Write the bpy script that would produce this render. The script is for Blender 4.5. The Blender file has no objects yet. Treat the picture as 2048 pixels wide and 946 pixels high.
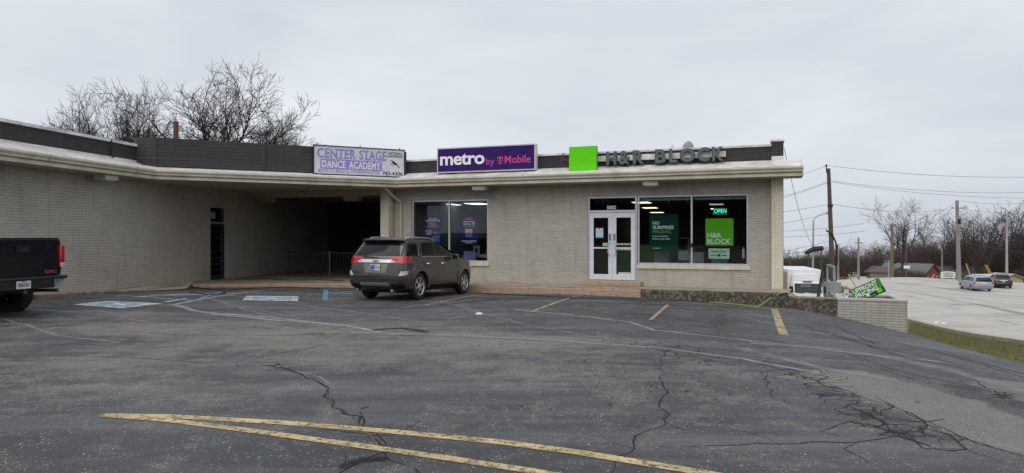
import bpy, bmesh, math, random
import numpy as np
from mathutils import Vector, Matrix, noise as mnoise
R = math.radians
PI = math.pi
random.seed(7)
SC = bpy.context.scene
COL = SC.collection
# ------------------------------------------------------------------ camera, sky, sun, exposure
FPX, HOR, CAMZ = 1350.0, 475.0, 1.6
cd = bpy.data.cameras.new('camera'); cam = bpy.data.objects.new('camera', cd); COL.objects.link(cam)
cam.location = (0, 0, CAMZ); cam.rotation_euler = (R(90), 0, 0)
cd.sensor_width = 36; cd.lens = 36*FPX/2048; cd.shift_y = 2/2048; cd.clip_end = 8000; cd.clip_start = 0.1
SC.camera = cam
SUN_EL, SUN_AZ = R(52), R(205)      # sun behind the clouds and behind the camera
w = bpy.data.worlds.new('World'); SC.world = w; w.use_nodes = True
nt = w.node_tree; nt.nodes.clear()
def wn(t, **k):
    n = nt.nodes.new(t)
    for a, b in k.items(): setattr(n, a, b)
    return n
out = wn('ShaderNodeOutputWorld'); bg = wn('ShaderNodeBackground')
sky = wn('ShaderNodeTexSky'); sky.sky_type = 'NISHITA'; sky.sun_disc = False
sky.sun_elevation = SUN_EL; sky.sun_rotation = SUN_AZ; sky.air_density = 1; sky.dust_density = 3
tc = wn('ShaderNodeTexCoord'); mp = wn('ShaderNodeMapping'); mp.inputs['Scale'].default_value = (1.0, 1.0, 3.2)
n1 = wn('ShaderNodeTexNoise'); n1.inputs['Scale'].default_value = 1.9; n1.inputs['Detail'].default_value = 7; n1.inputs['Roughness'].default_value = .5
n1.inputs['Distortion'].default_value = .4
cr = wn('ShaderNodeValToRGB')
cr.color_ramp.elements[0].position = .3; cr.color_ramp.elements[0].color = (6.1, 6.5, 7.25, 1)
cr.color_ramp.elements[1].position = .72; cr.color_ramp.elements[1].color = (8.3, 8.7, 9.25, 1)
mx = wn('ShaderNodeMix', data_type='RGBA'); mx.inputs[0].default_value = .97
L = nt.links.new
L(tc.outputs['Generated'], mp.inputs[0]); L(mp.outputs[0], n1.inputs['Vector']); L(n1.outputs['Fac'], cr.inputs[0])
L(sky.outputs[0], mx.inputs[6]); L(cr.outputs[0], mx.inputs[7]); L(mx.outputs[2], bg.inputs[0])
bg.inputs[1].default_value = .1; L(bg.outputs[0], out.inputs[0])
sl = bpy.data.lights.new('sun', 'SUN'); sun = bpy.data.objects.new('sun', sl); COL.objects.link(sun)
sl.energy = 1.5; sl.angle = R(70); sl.color = (1, .97, .93)
sd = Vector((math.sin(SUN_AZ)*math.cos(SUN_EL), math.cos(SUN_AZ)*math.cos(SUN_EL), math.sin(SUN_EL)))
sun.rotation_euler = sd.to_track_quat('Z', 'Y').to_euler()
vs = SC.view_settings; vs.view_transform = 'Standard'; vs.look = 'None'; vs.exposure = 0; vs.gamma = 1; vs.use_curve_mapping = False
SC.cycles.max_bounces = 6; SC.cycles.transparent_max_bounces = 12; SC.cycles.caustics_reflective = False; SC.cycles.caustics_refractive = False
SC.cycles.use_denoising = True

# ------------------------------------------------------------------ helpers
def tag(o, label=None, cat=None, group=None, kind=None):
    if label: o['label'] = label
    if cat: o['category'] = cat
    if group: o['group'] = group
    if kind: o['kind'] = kind
    return o
def thing(name, label, cat, loc=(0, 0, 0), rz=0, group=None):
    o = bpy.data.objects.new(name, None); COL.objects.link(o); o.location = loc; o.rotation_euler = (0, 0, rz)
    o.empty_display_size = .1
    return tag(o, label, cat, group)
def children(o): return [c for c in bpy.data.objects if c.parent == o]
def copy_tree(o, parent=None):
    c = o.copy(); COL.objects.link(c)
    if parent: c.parent = parent
    for ch in children(o): copy_tree(ch, c)
    return c
def link_mesh(name, me, mats, parent=None, loc=(0, 0, 0), rz=0):
    o = bpy.data.objects.new(name, me); COL.objects.link(o)
    for m in mats: me.materials.append(m)
    if parent: o.parent = parent
    o.location = loc; o.rotation_euler = (0, 0, rz)
    return o
class MB:
    def __init__(s): s.v = []; s.f = []; s.m = []; s.uv = None
    def add(s, vs_, fs, m=0):
        b = len(s.v); s.v += [tuple(p) for p in vs_]
        for f in fs: s.f.append([b+i for i in f]); s.m.append(m)
        return s
    def box(s, x0, x1, y0, y1, z0, z1, m=0):
        return s.add([(x0,y0,z0),(x1,y0,z0),(x1,y1,z0),(x0,y1,z0),(x0,y0,z1),(x1,y0,z1),(x1,y1,z1),(x0,y1,z1)],
                     [(0,3,2,1),(4,5,6,7),(0,1,5,4),(1,2,6,5),(2,3,7,6),(3,0,4,7)], m)
    def bar(s, a, b, w, h=None, m=0, up=(0, 0, 1)):
        a = Vector(a); b = Vector(b); h = h or w; d = (b-a).normalized(); up = Vector(up)
        if abs(d.dot(up)) > .98: up = Vector((0, 1, 0))
        sx = d.cross(up).normalized(); sy = sx.cross(d)
        vs_ = [p+sx*i*w/2+sy*j*h/2 for p in (a, b) for i, j in ((-1,-1),(1,-1),(1,1),(-1,1))]
        return s.add(vs_, [(0,1,2,3),(7,6,5,4),(0,4,5,1),(1,5,6,2),(2,6,7,3),(3,7,4,0)], m)
    def tube(s, pts, r, n=8, m=0, cap=True):
        pts = [Vector(p) for p in pts]; k = len(pts); rs = r if hasattr(r, '__len__') else [r]*k
        rings = []; ref = None
        for i, p in enumerate(pts):
            d = (pts[min(i+1, k-1)]-pts[max(i-1, 0)])
            if d.length < 1e-9: d = Vector((0, 0, 1))
            d.normalize()
            if ref is None: ref = Vector((0, 0, 1)) if abs(d.z) < .9 else Vector((1, 0, 0))
            sx = d.cross(ref)
            if sx.length < 1e-4: sx = d.cross(Vector((.3, 1, .1)))
            sx.normalize(); sy = d.cross(sx).normalized(); ref = sx.cross(d)
            rings.append([p+(sx*math.cos(2*PI*j/n)+sy*math.sin(2*PI*j/n))*rs[i] for j in range(n)])
        vs_ = [q for g in rings for q in g]; fs = []
        for i in range(k-1):
            for j in range(n): fs.append((i*n+j, i*n+(j+1) % n, (i+1)*n+(j+1) % n, (i+1)*n+j))
        if cap: fs.append(tuple(range(n))[::-1]); fs.append(tuple((k-1)*n+j for j in range(n)))
        return s.add(vs_, fs, m)
    def prism(s, poly, y0, y1, m=0):       # poly in (x,z), extruded along y
        n = len(poly); a = [(x, y0, z) for x, z in poly]+[(x, y1, z) for x, z in poly]
        return s.add(a, [tuple(range(n)), tuple(range(2*n-1, n-1, -1))]+[(i, i+n, (i+1) % n+n, (i+1) % n) for i in range(n)], m)
    def slab(s, poly, z0, z1, m=0):        # poly in (x,y), extruded along z
        n = len(poly); a = [(x, y, z0) for x, y in poly]+[(x, y, z1) for x, y in poly]
        return s.add(a, [tuple(range(n))[::-1], tuple(range(n, 2*n))]+[(i, (i+1) % n, (i+1) % n+n, i+n) for i in range(n)], m)
    def lathe(s, prof, n=24, m=0, axis='y', c=(0, 0, 0)):  # prof [(along axis, radius)]
        vs_ = []; k = len(prof)
        for a, r in prof:
            for j in range(n):
                t = 2*PI*j/n; p = (r*math.cos(t), a, r*math.sin(t)) if axis == 'y' else (r*math.cos(t), r*math.sin(t), a)
                vs_.append((p[0]+c[0], p[1]+c[1], p[2]+c[2]))
        return s.add(vs_, [(i*n+j, i*n+(j+1) % n, (i+1)*n+(j+1) % n, (i+1)*n+j) for i in range(k-1) for j in range(n)], m)
    def build(s, name, mats, parent=None, loc=(0, 0, 0), rz=0, bevel=0, smooth=False, fixn=True):
        me = bpy.data.meshes.new(name); me.from_pydata(s.v, [], s.f)
        if not isinstance(mats, (list, tuple)): mats = [mats]
        me.polygons.foreach_set('material_index', s.m)
        if s.uv is not None:
            ul = me.uv_layers.new(name='UVMap')
            li = np.zeros(len(me.loops), dtype=np.int32); me.loops.foreach_get('vertex_index', li)
            ul.data.foreach_set('uv', np.array(s.uv, dtype=np.float32)[li].ravel())
        me.update()
        if fixn or bevel:
            bm = bmesh.new(); bm.from_mesh(me)
            if fixn: bmesh.ops.recalc_face_normals(bm, faces=bm.faces)
            if bevel:
                ed = [e for e in bm.edges if len(e.link_faces) == 2 and e.calc_face_angle(0) > R(40)]
                bmesh.ops.bevel(bm, geom=ed, offset=bevel, segments=2, affect='EDGES', profile=.6)
            bm.to_mesh(me); bm.free()
        if smooth:
            me.polygons.foreach_set('use_smooth', [True]*len(me.polygons))
            try: me.set_sharp_from_angle(angle=R(38))
            except Exception: pass
        return link_mesh(name, me, mats, parent, loc, rz)
# --- text: flattened font outlines fitted to a box (x right, z up, facing -y)
def text(name, body, x, z, wd, ht, mat_, parent, y=0, weight=.0, ext=.002, rot=0, shear=0, spacing=1):
    cu = bpy.data.curves.new('t', 'FONT'); cu.body = body; cu.size = 1; cu.offset = min(weight, .024); cu.extrude = .5; cu.resolution_u = 3
    cu.shear = shear; cu.space_character = spacing
    ob = bpy.data.objects.new('t', cu); COL.objects.link(ob)
    dg = bpy.context.evaluated_depsgraph_get(); me = bpy.data.meshes.new_from_object(ob.evaluated_get(dg))
    bpy.data.objects.remove(ob); bpy.data.curves.remove(cu)
    n = len(me.vertices); co = np.zeros(n*3); me.vertices.foreach_get('co', co); co = co.reshape(-1, 3)
    lo = co.min(0); hi = co.max(0); sc_ = np.array([wd/(hi[0]-lo[0]), ht/(hi[1]-lo[1]), 2*ext])
    c = (co-[(lo[0]+hi[0])/2, (lo[1]+hi[1])/2, 0])*sc_
    ca, sa = math.cos(rot), math.sin(rot); X = c[:, 0]*ca-c[:, 1]*sa; Z = c[:, 0]*sa+c[:, 1]*ca
    o2 = np.stack([X, -c[:, 2], Z], 1); me.vertices.foreach_set('co', o2.ravel()); me.update(); me.name = name
    return link_mesh(name, me, [mat_], parent, (x+wd/2 if rot == 0 else x, y-ext, z+ht/2 if rot == 0 else z))

# ------------------------------------------------------------------ materials
MATS = {}
def nodes_of(name):
    m = bpy.data.materials.new(name); m.use_nodes = True; t = m.node_tree; t.nodes.clear()
    def N(ty, ins=None, **k):
        n = t.nodes.new(ty)
        for a, b in k.items(): setattr(n, a, b)
        for a, b in (ins or {}).items():
            if hasattr(b, 'is_linked') or isinstance(b, bpy.types.NodeSocket): t.links.new(b, n.inputs[a])
            else: n.inputs[a].default_value = b
        return n
    return m, t, N
def c4(c): return (c[0], c[1], c[2], 1)
def mat(name, c, rough=.6, metal=0, var=.12, scale=3, bump=0, c2=None, coat=0, emit=0, bscale=40, spec=.5):
    if name in MATS: return MATS[name]
    m, t, N = nodes_of(name)
    o = N('ShaderNodeOutputMaterial'); p = N('ShaderNodeBsdfPrincipled', {'Roughness': rough, 'Metallic': metal, 'Coat Weight': coat, 'Specular IOR Level': spec})
    tcn = N('ShaderNodeTexCoord')
    n = N('ShaderNodeTexNoise', {'Vector': tcn.outputs['Object'], 'Scale': scale, 'Detail': 6, 'Roughness': .65})
    b = c2 or tuple(max(0, x*(1-var*2)) for x in c); a = c if c2 else tuple(min(1, x*(1+var)) for x in c)
    r = N('ShaderNodeValToRGB', {0: n.outputs['Fac']}); r.color_ramp.elements[0].position = .32; r.color_ramp.elements[1].position = .68
    r.color_ramp.elements[0].color = c4(b); r.color_ramp.elements[1].color = c4(a)
    t.links.new(r.outputs[0], p.inputs['Base Color'])
    if emit:
        t.links.new(r.outputs[0], p.inputs['Emission Color']); p.inputs['Emission Strength'].default_value = emit
    if bump:
        n2 = N('ShaderNodeTexNoise', {'Vector': tcn.outputs['Object'], 'Scale': bscale, 'Detail': 5})
        bn = N('ShaderNodeBump', {'Height': n2.outputs['Fac'], 'Strength': bump, 'Distance': .02}); t.links.new(bn.outputs[0], p.inputs['Normal'])
    t.links.new(p.outputs[0], o.inputs[0]); MATS[name] = m
    return m
def brick_mat(name, c, mortar, var=.06, bw=.215, bh=.075, stain=None, ms=.0085):
    m, t, N = nodes_of(name)
    o = N('ShaderNodeOutputMaterial'); p = N('ShaderNodeBsdfPrincipled', {'Roughness': .75, 'Specular IOR Level': .3})
    tcn = N('ShaderNodeTexCoord'); sp = N('ShaderNodeSeparateXYZ', {0: tcn.outputs['Object']}); sn = N('ShaderNodeSeparateXYZ', {0: tcn.outputs['Normal']})
    ab = N('ShaderNodeMath', {0: sn.outputs[0]}, operation='ABSOLUTE'); gt = N('ShaderNodeMath', {0: ab.outputs[0], 1: .6}, operation='GREATER_THAN')
    mxx = N('ShaderNodeMix', {0: gt.outputs[0], 2: sp.outputs[0], 3: sp.outputs[1]}, data_type='FLOAT')
    cb = N('ShaderNodeCombineXYZ', {0: mxx.outputs[0], 1: sp.outputs[2]})
    dn = N('ShaderNodeTexNoise', {'Vector': cb.outputs[0], 'Scale': 9.0, 'Detail': 2})
    dv = N('ShaderNodeVectorMath', {0: dn.outputs['Color'], 1: (.5, .5, .5)}, operation='SUBTRACT')
    ds = N('ShaderNodeVectorMath', {0: dv.outputs[0], 'Scale': .007}, operation='SCALE')
    da = N('ShaderNodeVectorMath', {0: cb.outputs[0], 1: ds.outputs[0]}, operation='ADD')
    br = N('ShaderNodeTexBrick', {'Vector': da.outputs[0], 'Color1': c4([x*(1+var) for x in c]), 'Color2': c4([x*(1-var) for x in c]), 'Mortar': c4(mortar),
           'Scale': 1, 'Mortar Size': ms, 'Mortar Smooth': .3, 'Bias': 0, 'Brick Width': bw, 'Row Height': bh})
    nz = N('ShaderNodeTexNoise', {'Vector': tcn.outputs['Object'], 'Scale': .6, 'Detail': 8, 'Roughness': .72})
    rr = N('ShaderNodeMapRange', {0: nz.outputs['Fac'], 1: .32, 2: .68, 3: .84, 4: 1.08})
    hs = N('ShaderNodeVectorMath', {0: br.outputs['Color'], 'Scale': rr.outputs[0]}, operation='SCALE')
    col = hs.outputs[0]
    # dirt rising from the bottom and thin drip streaks
    mpp = N('ShaderNodeMapping', {'Vector': cb.outputs[0], 'Scale': (5, .5, 1)}); n3 = N('ShaderNodeTexNoise', {'Vector': mpp.outputs[0], 'Scale': 1, 'Detail': 4})
    sr = N('ShaderNodeMapRange', {0: n3.outputs['Fac'], 1: .55, 2: .75, 3: 0, 4: .34})
    m2 = N('ShaderNodeMix', {0: sr.outputs[0], 6: col, 7: c4(stain or (.2, .17, .13))}, data_type='RGBA'); col = m2.outputs[2]
    t.links.new(col, p.inputs['Base Color'])
    n4 = N('ShaderNodeTexNoise', {'Vector': tcn.outputs['Object'], 'Scale': 30, 'Detail': 3})
    inv = N('ShaderNodeMath', {0: n4.outputs['Fac'], 1: .25}, operation='MULTIPLY'); sb = N('ShaderNodeMath', {0: inv.outputs[0], 1: br.outputs['Fac']}, operation='SUBTRACT')
    bn = N('ShaderNodeBump', {'Height': sb.outputs[0], 'Strength': .7, 'Distance': .012}); t.links.new(bn.outputs[0], p.inputs['Normal'])
    t.links.new(p.outputs[0], o.inputs[0]); MATS[name] = m
    return m
def glass_mat(name, tint=(.86, .89, .89), refl=.028):
    m, t, N = nodes_of(name)
    o = N('ShaderNodeOutputMaterial'); tr = N('ShaderNodeBsdfTransparent', {'Color': c4(tint)}); gl = N('ShaderNodeBsdfGlossy', {'Color': (1, 1, 1, 1), 'Roughness': .01})
    fr = N('ShaderNodeLayerWeight', {'Blend': .08}); mr = N('ShaderNodeMapRange', {0: fr.outputs['Fresnel'], 1: 0, 2: 1, 3: refl, 4: .6})
    mx_ = N('ShaderNodeMixShader', {0: mr.outputs[0], 1: tr.outputs[0], 2: gl.outputs[0]}); t.links.new(mx_.outputs[0], o.inputs[0]); MATS[name] = m
    return m
def worn_mat(name, c, under, thr=.5, soft=.08, scale=5, rough=.75, bump=.4, c_under2=None):
    """paint over a bare surface, flaked away where the noise says so"""
    m, t, N = nodes_of(name)
    o = N('ShaderNodeOutputMaterial'); p = N('ShaderNodeBsdfPrincipled', {'Roughness': rough, 'Specular IOR Level': .3}); tcn = N('ShaderNodeTexCoord')
    n = N('ShaderNodeTexNoise', {'Vector': tcn.outputs['Object'], 'Scale': scale, 'Detail': 9, 'Roughness': .72})
    r = N('ShaderNodeMapRange', {0: n.outputs['Fac'], 1: thr-soft, 2: thr+soft, 3: 0, 4: 1})
    nb = N('ShaderNodeTexNoise', {'Vector': tcn.outputs['Object'], 'Scale': scale*2.3, 'Detail': 7, 'Roughness': .8})
    r2 = N('ShaderNodeMapRange', {0: nb.outputs['Fac'], 1: .35, 2: .65, 3: .0, 4: 1})
    u = N('ShaderNodeMix', {0: r2.outputs[0], 6: c4(under), 7: c4(c_under2 or [x*.5 for x in under])}, data_type='RGBA')
    v = N('ShaderNodeMix', {0: r.outputs[0], 6: c4(c), 7: u.outputs[2]}, data_type='RGBA')
    t.links.new(v.outputs[2], p.inputs['Base Color'])
    bn = N('ShaderNodeBump', {'Height': nb.outputs['Fac'], 'Strength': bump, 'Distance': .03}); t.links.new(bn.outputs[0], p.inputs['Normal'])
    t.links.new(p.outputs[0], o.inputs[0]); MATS[name] = m
    return m
def paint_mat(name, c, thr=.62, soft=.1, scale=9, strength=1.0, edge=False, rough=.7, stretch=(1, 1, 1)):
    """a coat that lets the asphalt show through (holes by noise, soft edge across the UV)"""
    m, t, N = nodes_of(name)
    o = N('ShaderNodeOutputMaterial'); p = N('ShaderNodeBsdfPrincipled', {'Base Color': c4(c), 'Roughness': rough, 'Specular IOR Level': .3}); tcn = N('ShaderNodeTexCoord')
    mpp = N('ShaderNodeMapping', {'Vector': tcn.outputs['Object'], 'Scale': stretch})
    n = N('ShaderNodeTexNoise', {'Vector': mpp.outputs[0], 'Scale': scale, 'Detail': 10, 'Roughness': .75})
    r = N('ShaderNodeMapRange', {0: n.outputs['Fac'], 1: thr-soft, 2: thr+soft, 3: strength, 4: 0}); f = r.outputs[0]
    nc = N('ShaderNodeTexNoise', {'Vector': tcn.outputs['Object'], 'Scale': 3, 'Detail': 6}); rc = N('ShaderNodeMapRange', {0: nc.outputs['Fac'], 1: .3, 2: .7, 3: .7, 4: 1.1})
    sc_ = N('ShaderNodeVectorMath', {0: tuple(c), 'Scale': rc.outputs[0]}, operation='SCALE'); t.links.new(sc_.outputs[0], p.inputs['Base Color'])
    if edge:
        su = N('ShaderNodeSeparateXYZ', {0: tcn.outputs['UV']}); a = N('ShaderNodeMath', {0: su.outputs[1], 1: .5}, operation='SUBTRACT'); b = N('ShaderNodeMath', {0: a.outputs[0]}, operation='ABSOLUTE')
        e = N('ShaderNodeMapRange', {0: b.outputs[0], 1: .12, 2: .5, 3: 1, 4: 0}); mm = N('ShaderNodeMath', {0: f, 1: e.outputs[0]}, operation='MULTIPLY'); f = mm.outputs[0]
    tr = N('ShaderNodeBsdfTransparent'); ms_ = N('ShaderNodeMixShader', {0: f, 1: tr.outputs[0], 2: p.outputs[0]})
    t.links.new(ms_.outputs[0], o.inputs[0]); MATS[name] = m
    return m
def emit_mat(name, c, s):
    m, t, N = nodes_of(name); o = N('ShaderNodeOutputMaterial'); e = N('ShaderNodeEmission', {'Color': c4(c), 'Strength': s}); t.links.new(e.outputs[0], o.inputs[0]); MATS[name] = m
    return m
BRICK = brick_mat('greige_brick', (.50, .462, .398), (.375, .345, .295), var=.055, bw=.225, ms=.0065)
BRICK_L = brick_mat('cream_brick', (.74, .68, .54), (.58, .53, .42), var=.03, ms=.006)
BRICK_D = brick_mat('charcoal_brick', (.05, .048, .05), (.022, .022, .024), stain=(.1, .1, .1))
BRICK_G = brick_mat('grey_planter_brick', (.44, .425, .375), (.25, .24, .21), bw=.33, bh=.072, ms=.008)
BRICK_R = brick_mat('red_brick', (.3, .075, .05), (.25, .15, .12))
CREAM = mat('cream_metal', (.7, .66, .54), .5, var=.07, scale=2, c2=(.5, .43, .32))
WHITEM = mat('weathered_white_metal', (.82, .81, .79), .5, scale=1.9, c2=(.47, .43, .38))
CREAMP = mat('cream_paint', (.72, .68, .55), .6, var=.08, scale=4, c2=(.5, .45, .34))
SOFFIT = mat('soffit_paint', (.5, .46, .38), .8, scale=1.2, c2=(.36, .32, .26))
PANELD = brick_mat('charcoal_cladding', (.058, .055, .055), (.03, .03, .03), var=.12, bw=2.44, bh=.115, ms=.006, stain=(.1, .1, .1))
ALU = mat('aluminium', (.62, .63, .65), .35, metal=.55, var=.04)
DOORW = mat('door_white_metal', (.72, .74, .8), .4, var=.04)
CONC = mat('sidewalk_concrete', (.42, .36, .28), .9, scale=2.2, c2=(.21, .175, .13), bump=.4)
RAMPC = mat('ramp_concrete', (.46, .42, .34), .9, scale=2.5, c2=(.33, .29, .22), bump=.3)
KERB = worn_mat('orange_worn_kerb', (.52, .315, .21), (.44, .38, .3), thr=.505, soft=.06, scale=7)
MOSS = worn_mat('mossy_concrete', (.055, .048, .036), (.33, .28, .22), thr=.535, soft=.07, scale=11, c_under2=(.1, .085, .06))
BLACK = mat('matt_black', (.012, .012, .013), .6, var=.1)
GREYM = mat('galvanised_steel', (.38, .4, .41), .45, metal=.5, var=.1, scale=8)
WOODP = mat('pole_wood', (.13, .095, .075), .9, scale=4, c2=(.06, .045, .037), bump=.4)
WOODG = mat('grey_pole_wood', (.3, .27, .23), .9, scale=4, c2=(.2, .175, .15))
GLASS = glass_mat('window_glass')
WHITE = mat('white_face', (.8, .8, .8), .5, var=.03)
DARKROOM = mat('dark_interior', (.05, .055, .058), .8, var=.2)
DARKER = mat('shaded_passage_brick', (.07, .064, .055), .85, var=.1)  # shade of the passage is put into this darker brick colour
BARK = mat('bark', (.075, .06, .052), .95, scale=6, var=.25)
TWIG = mat('twigs', (.075, .058, .052), .95, scale=2, var=.25)
TWIGB = mat('brown_twigs', (.125, .088, .075), .95, scale=.6, c2=(.08, .062, .056))

# ------------------------------------------------------------------ survey: pixel + depth -> world, and the terrain
def P(px, py, Y): return ((px-1024)/FPX*Y, Y, CAMZ-(py-HOR)/FPX*Y)
def X_(px, Y): return (px-1024)/FPX*Y
class Frame:      # x along the wall, y into the building, z up
    def __init__(s, O, ux, uy):
        l = math.hypot(ux, uy); s.O = O; s.u = (ux/l, uy/l); s.v = (-uy/l, ux/l); s.a = math.atan2(uy, ux)
    def s_(s, px, y=0):
        k = (px-1024)/FPX; return (k*(s.O[1]+s.v[1]*y)-s.O[0]-s.v[0]*y)/(s.u[0]-k*s.u[1])
    def W(s, x, y=0, z=0): return (s.O[0]+s.u[0]*x+s.v[0]*y, s.O[1]+s.u[1]*x+s.v[1]*y, z)
    def z_(s, px, py, y=0): return CAMZ-(py-HOR)/FPX*s.W(s.s_(px, y), y)[1]
    def loc(s, p):   # world xy -> local
        dx, dy = p[0]-s.O[0], p[1]-s.O[1]; return (dx*s.u[0]+dy*s.u[1], dx*s.v[0]+dy*s.v[1])
FA = Frame((3.29, 22.1), .9416, -.3368)        # right wing front
LW = Frame((-11.72, 20.65), .165, .986)        # left wing wall
CA = Frame((-10.83, 20.5), .897, .442)         # canopy eave
CT = [(0,0,0),(0,5,0),(-6,5,.0),(5,5,-.08),(0,10,-.02),(-9,14.4,0),(-14,13,.05),(-2.5,18.2,-.13),(6,10,-.25),(8,14,-.55),
      P(130,597,16.6),P(250,586,19.0),P(385,577,22.7),P(560,576,23.1),P(700,577,23.3),P(940,587,22.4),P(1120,590,21.5),P(1280,597,20.5),P(1465,611,19.3),P(1577,619,18.7),
      P(1675,636,18.4),P(1815,668,17.9),P(2048,730,11.8),(3,-12,.2),(-15,-12,.3),(15,0,-.9),(14,-12,-.3),(-25,0,.2),(-25,14,.2),
      P(1820,642,37),P(2048,688,24.5),(14.5,17.5,-1.6),(18,40,-3.5),(12,45,-3.5),(12,30,-2.6),P(1610,622,49),P(1665,572,60),P(1665,585,52),P(1720,584,50),P(1750,575,62),P(1965,586,74),
      P(1850,559,95),P(2040,566,95),P(1720,557,150),P(1800,558,115),P(1900,602,50),(40,30,-3.0),(60,60,-4.3),(60,20,-3),(110,60,-5),(-20,45,-.3),(0,60,-2),(-40,20,.3),
      (60,140,-10),(90,130,-9.5),(130,120,-9),(20,100,-6),(-40,80,-2.5),(-60,0,.5),(0,-50,.5),(60,-40,-1.5),(91,178,-9),(60,190,-12),(140,190,-13),(0,190,-10),(-90,100,-5),(-90,-60,1),(160,0,-6),(200,100,-11)]
CT = np.array(CT, dtype=float)
def _tps(r2): return .5*r2*np.log(r2+1e-12)
_n = len(CT); _d2 = ((CT[:, None, :2]-CT[None, :, :2])**2).sum(2)
_K = np.zeros((_n+3, _n+3)); _K[:_n, :_n] = _tps(_d2)+np.eye(_n)*.6; _K[:_n, _n] = 1; _K[:_n, _n+1:] = CT[:, :2]; _K[_n, :_n] = 1; _K[_n+1:, :_n] = CT[:, :2].T
_w = np.linalg.solve(_K, np.concatenate([CT[:, 2], np.zeros(3)]))
def Hn(x, y):
    x = np.asarray(x, float); y = np.asarray(y, float); sh = x.shape; x = x.ravel(); y = y.ravel(); r = np.hypot(x, y)
    q = np.minimum(1, 215/np.maximum(r, 1)); xx, yy = x*q, y*q
    z = _w[_n]+_w[_n+1]*xx+_w[_n+2]*yy
    for i in range(_n): z = z+_w[i]*_tps((xx-CT[i, 0])**2+(yy-CT[i, 1])**2)
    z = z-np.maximum(0, r-215)*.031
    return z.reshape(sh)
def H(x, y): return float(Hn(np.array([x]), np.array([y]))[0])
def G(px, py):     # where the ray through a pixel of the photograph meets the ground
    Y = 1.6*FPX/(py-HOR)
    for _ in range(25):
        z = H(X_(px, Y), Y); Y = .5*Y+.5*(CAMZ-z)*FPX/(py-HOR)
    return (X_(px, Y), Y)
def in_poly(x, y, poly):
    ins = np.zeros(x.shape, bool); n = len(poly)
    for i in range(n):
        x0, y0 = poly[i]; x1, y1 = poly[(i+1) % n]
        c = ((y0 > y) != (y1 > y)) & (x < (x1-x0)*(y-y0)/((y1-y0) if y1 != y0 else 1e-9)+x0); ins ^= c
    return ins
def sheet(name, mats, poly, step, lift, kind='structure', jitter=0, attrs=None):
    p = np.array(poly); x0, y0 = p.min(0); x1, y1 = p.max(0)
    xs = np.arange(x0, x1+step, step); ys = np.arange(y0, y1+step, step); Xg, Yg = np.meshgrid(xs, ys)
    nx, ny = len(xs), len(ys)
    Zg = Hn(Xg, Yg)+lift
    cx = (Xg[:-1, :-1]+Xg[1:, 1:])/2; cy = (Yg[:-1, :-1]+Yg[1:, 1:])/2
    if jitter:
        rg = np.random.RandomState(3); jx = np.zeros_like(cx)
        for k, a in ((7, 1), (19, .5)):
            jx += a*np.sin(cx*k*.37+cy*k*.51+k)*np.sin(cx*k*.61-cy*k*.23)
        keep = in_poly(cx+jx*jitter, cy+jx*jitter*.7, poly)
    else: keep = in_poly(cx, cy, poly)
    I = np.arange(nx*ny).reshape(ny, nx)
    q = np.stack([I[:-1, :-1], I[:-1, 1:], I[1:, 1:], I[1:, :-1]], -1)[keep]
    used = np.zeros(nx*ny, bool); used[q.ravel()] = True; mp_ = np.cumsum(used)-1; q = mp_[q]
    V = np.stack([Xg.ravel(), Yg.ravel(), Zg.ravel()], 1)[used]
    me = bpy.data.meshes.new(name); me.from_pydata(V.tolist(), [], q.tolist()); me.update()
    me.polygons.foreach_set('use_smooth', [True]*len(me.polygons))
    for an, fn in (attrs or {}).items():
        a = me.attributes.new(an, 'FLOAT', 'POINT'); a.data.foreach_set('value', fn(V).astype(np.float32))
    o = link_mesh(name, me, mats); o['kind'] = kind
    return o
def ribbon(mb, pts, wd, lift, wob=0, m=0, taper=False, sub=.25, closed=False):
    """strip of width wd (m) along plan points, laid on the terrain"""
    if mb.uv is None: mb.uv = []
    P2 = []; 
    for (a, b) in zip(pts[:-1], pts[1:]):
        n = max(1, int(math.hypot(b[0]-a[0], b[1]-a[1])/sub))
        for i in range(n): P2.append((a[0]+(b[0]-a[0])*i/n, a[1]+(b[1]-a[1])*i/n))
    P2.append(pts[-1])
    if wob:
        P2 = [(x+random.gauss(0, wob), y+random.gauss(0, wob)) if 0 < i < len(P2)-1 else (x, y) for i, (x, y) in enumerate(P2)]
    k = len(P2); vs_ = []; u = 0; xs = []; 
    for i, (x, y) in enumerate(P2):
        ax, ay = P2[max(0, i-1)]; bx, by = P2[min(k-1, i+1)]; dx, dy = bx-ax, by-ay; l = math.hypot(dx, dy) or 1
        w_ = wd/2*(1 if not taper else max(.08, math.sin(PI*min(1, max(0, (i+.6)/k)))**.5)*random.uniform(.55, 1.35))
        nx, ny = -dy/l*w_, dx/l*w_; xs += [(x+nx, y+ny), (x-nx, y-ny)]; mb.uv += [(u, 0), (u, 1)]
        u += l/2
    A = np.array(xs); Z = Hn(A[:, 0], A[:, 1])+lift
    vs_ = [(a[0], a[1], z) for a, z in zip(A, Z)]
    mb.add(vs_, [(2*i, 2*i+2, 2*i+3, 2*i+1) for i in range(k-1)], m)
def GP(l): return [G(*p) for p in l]
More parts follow.
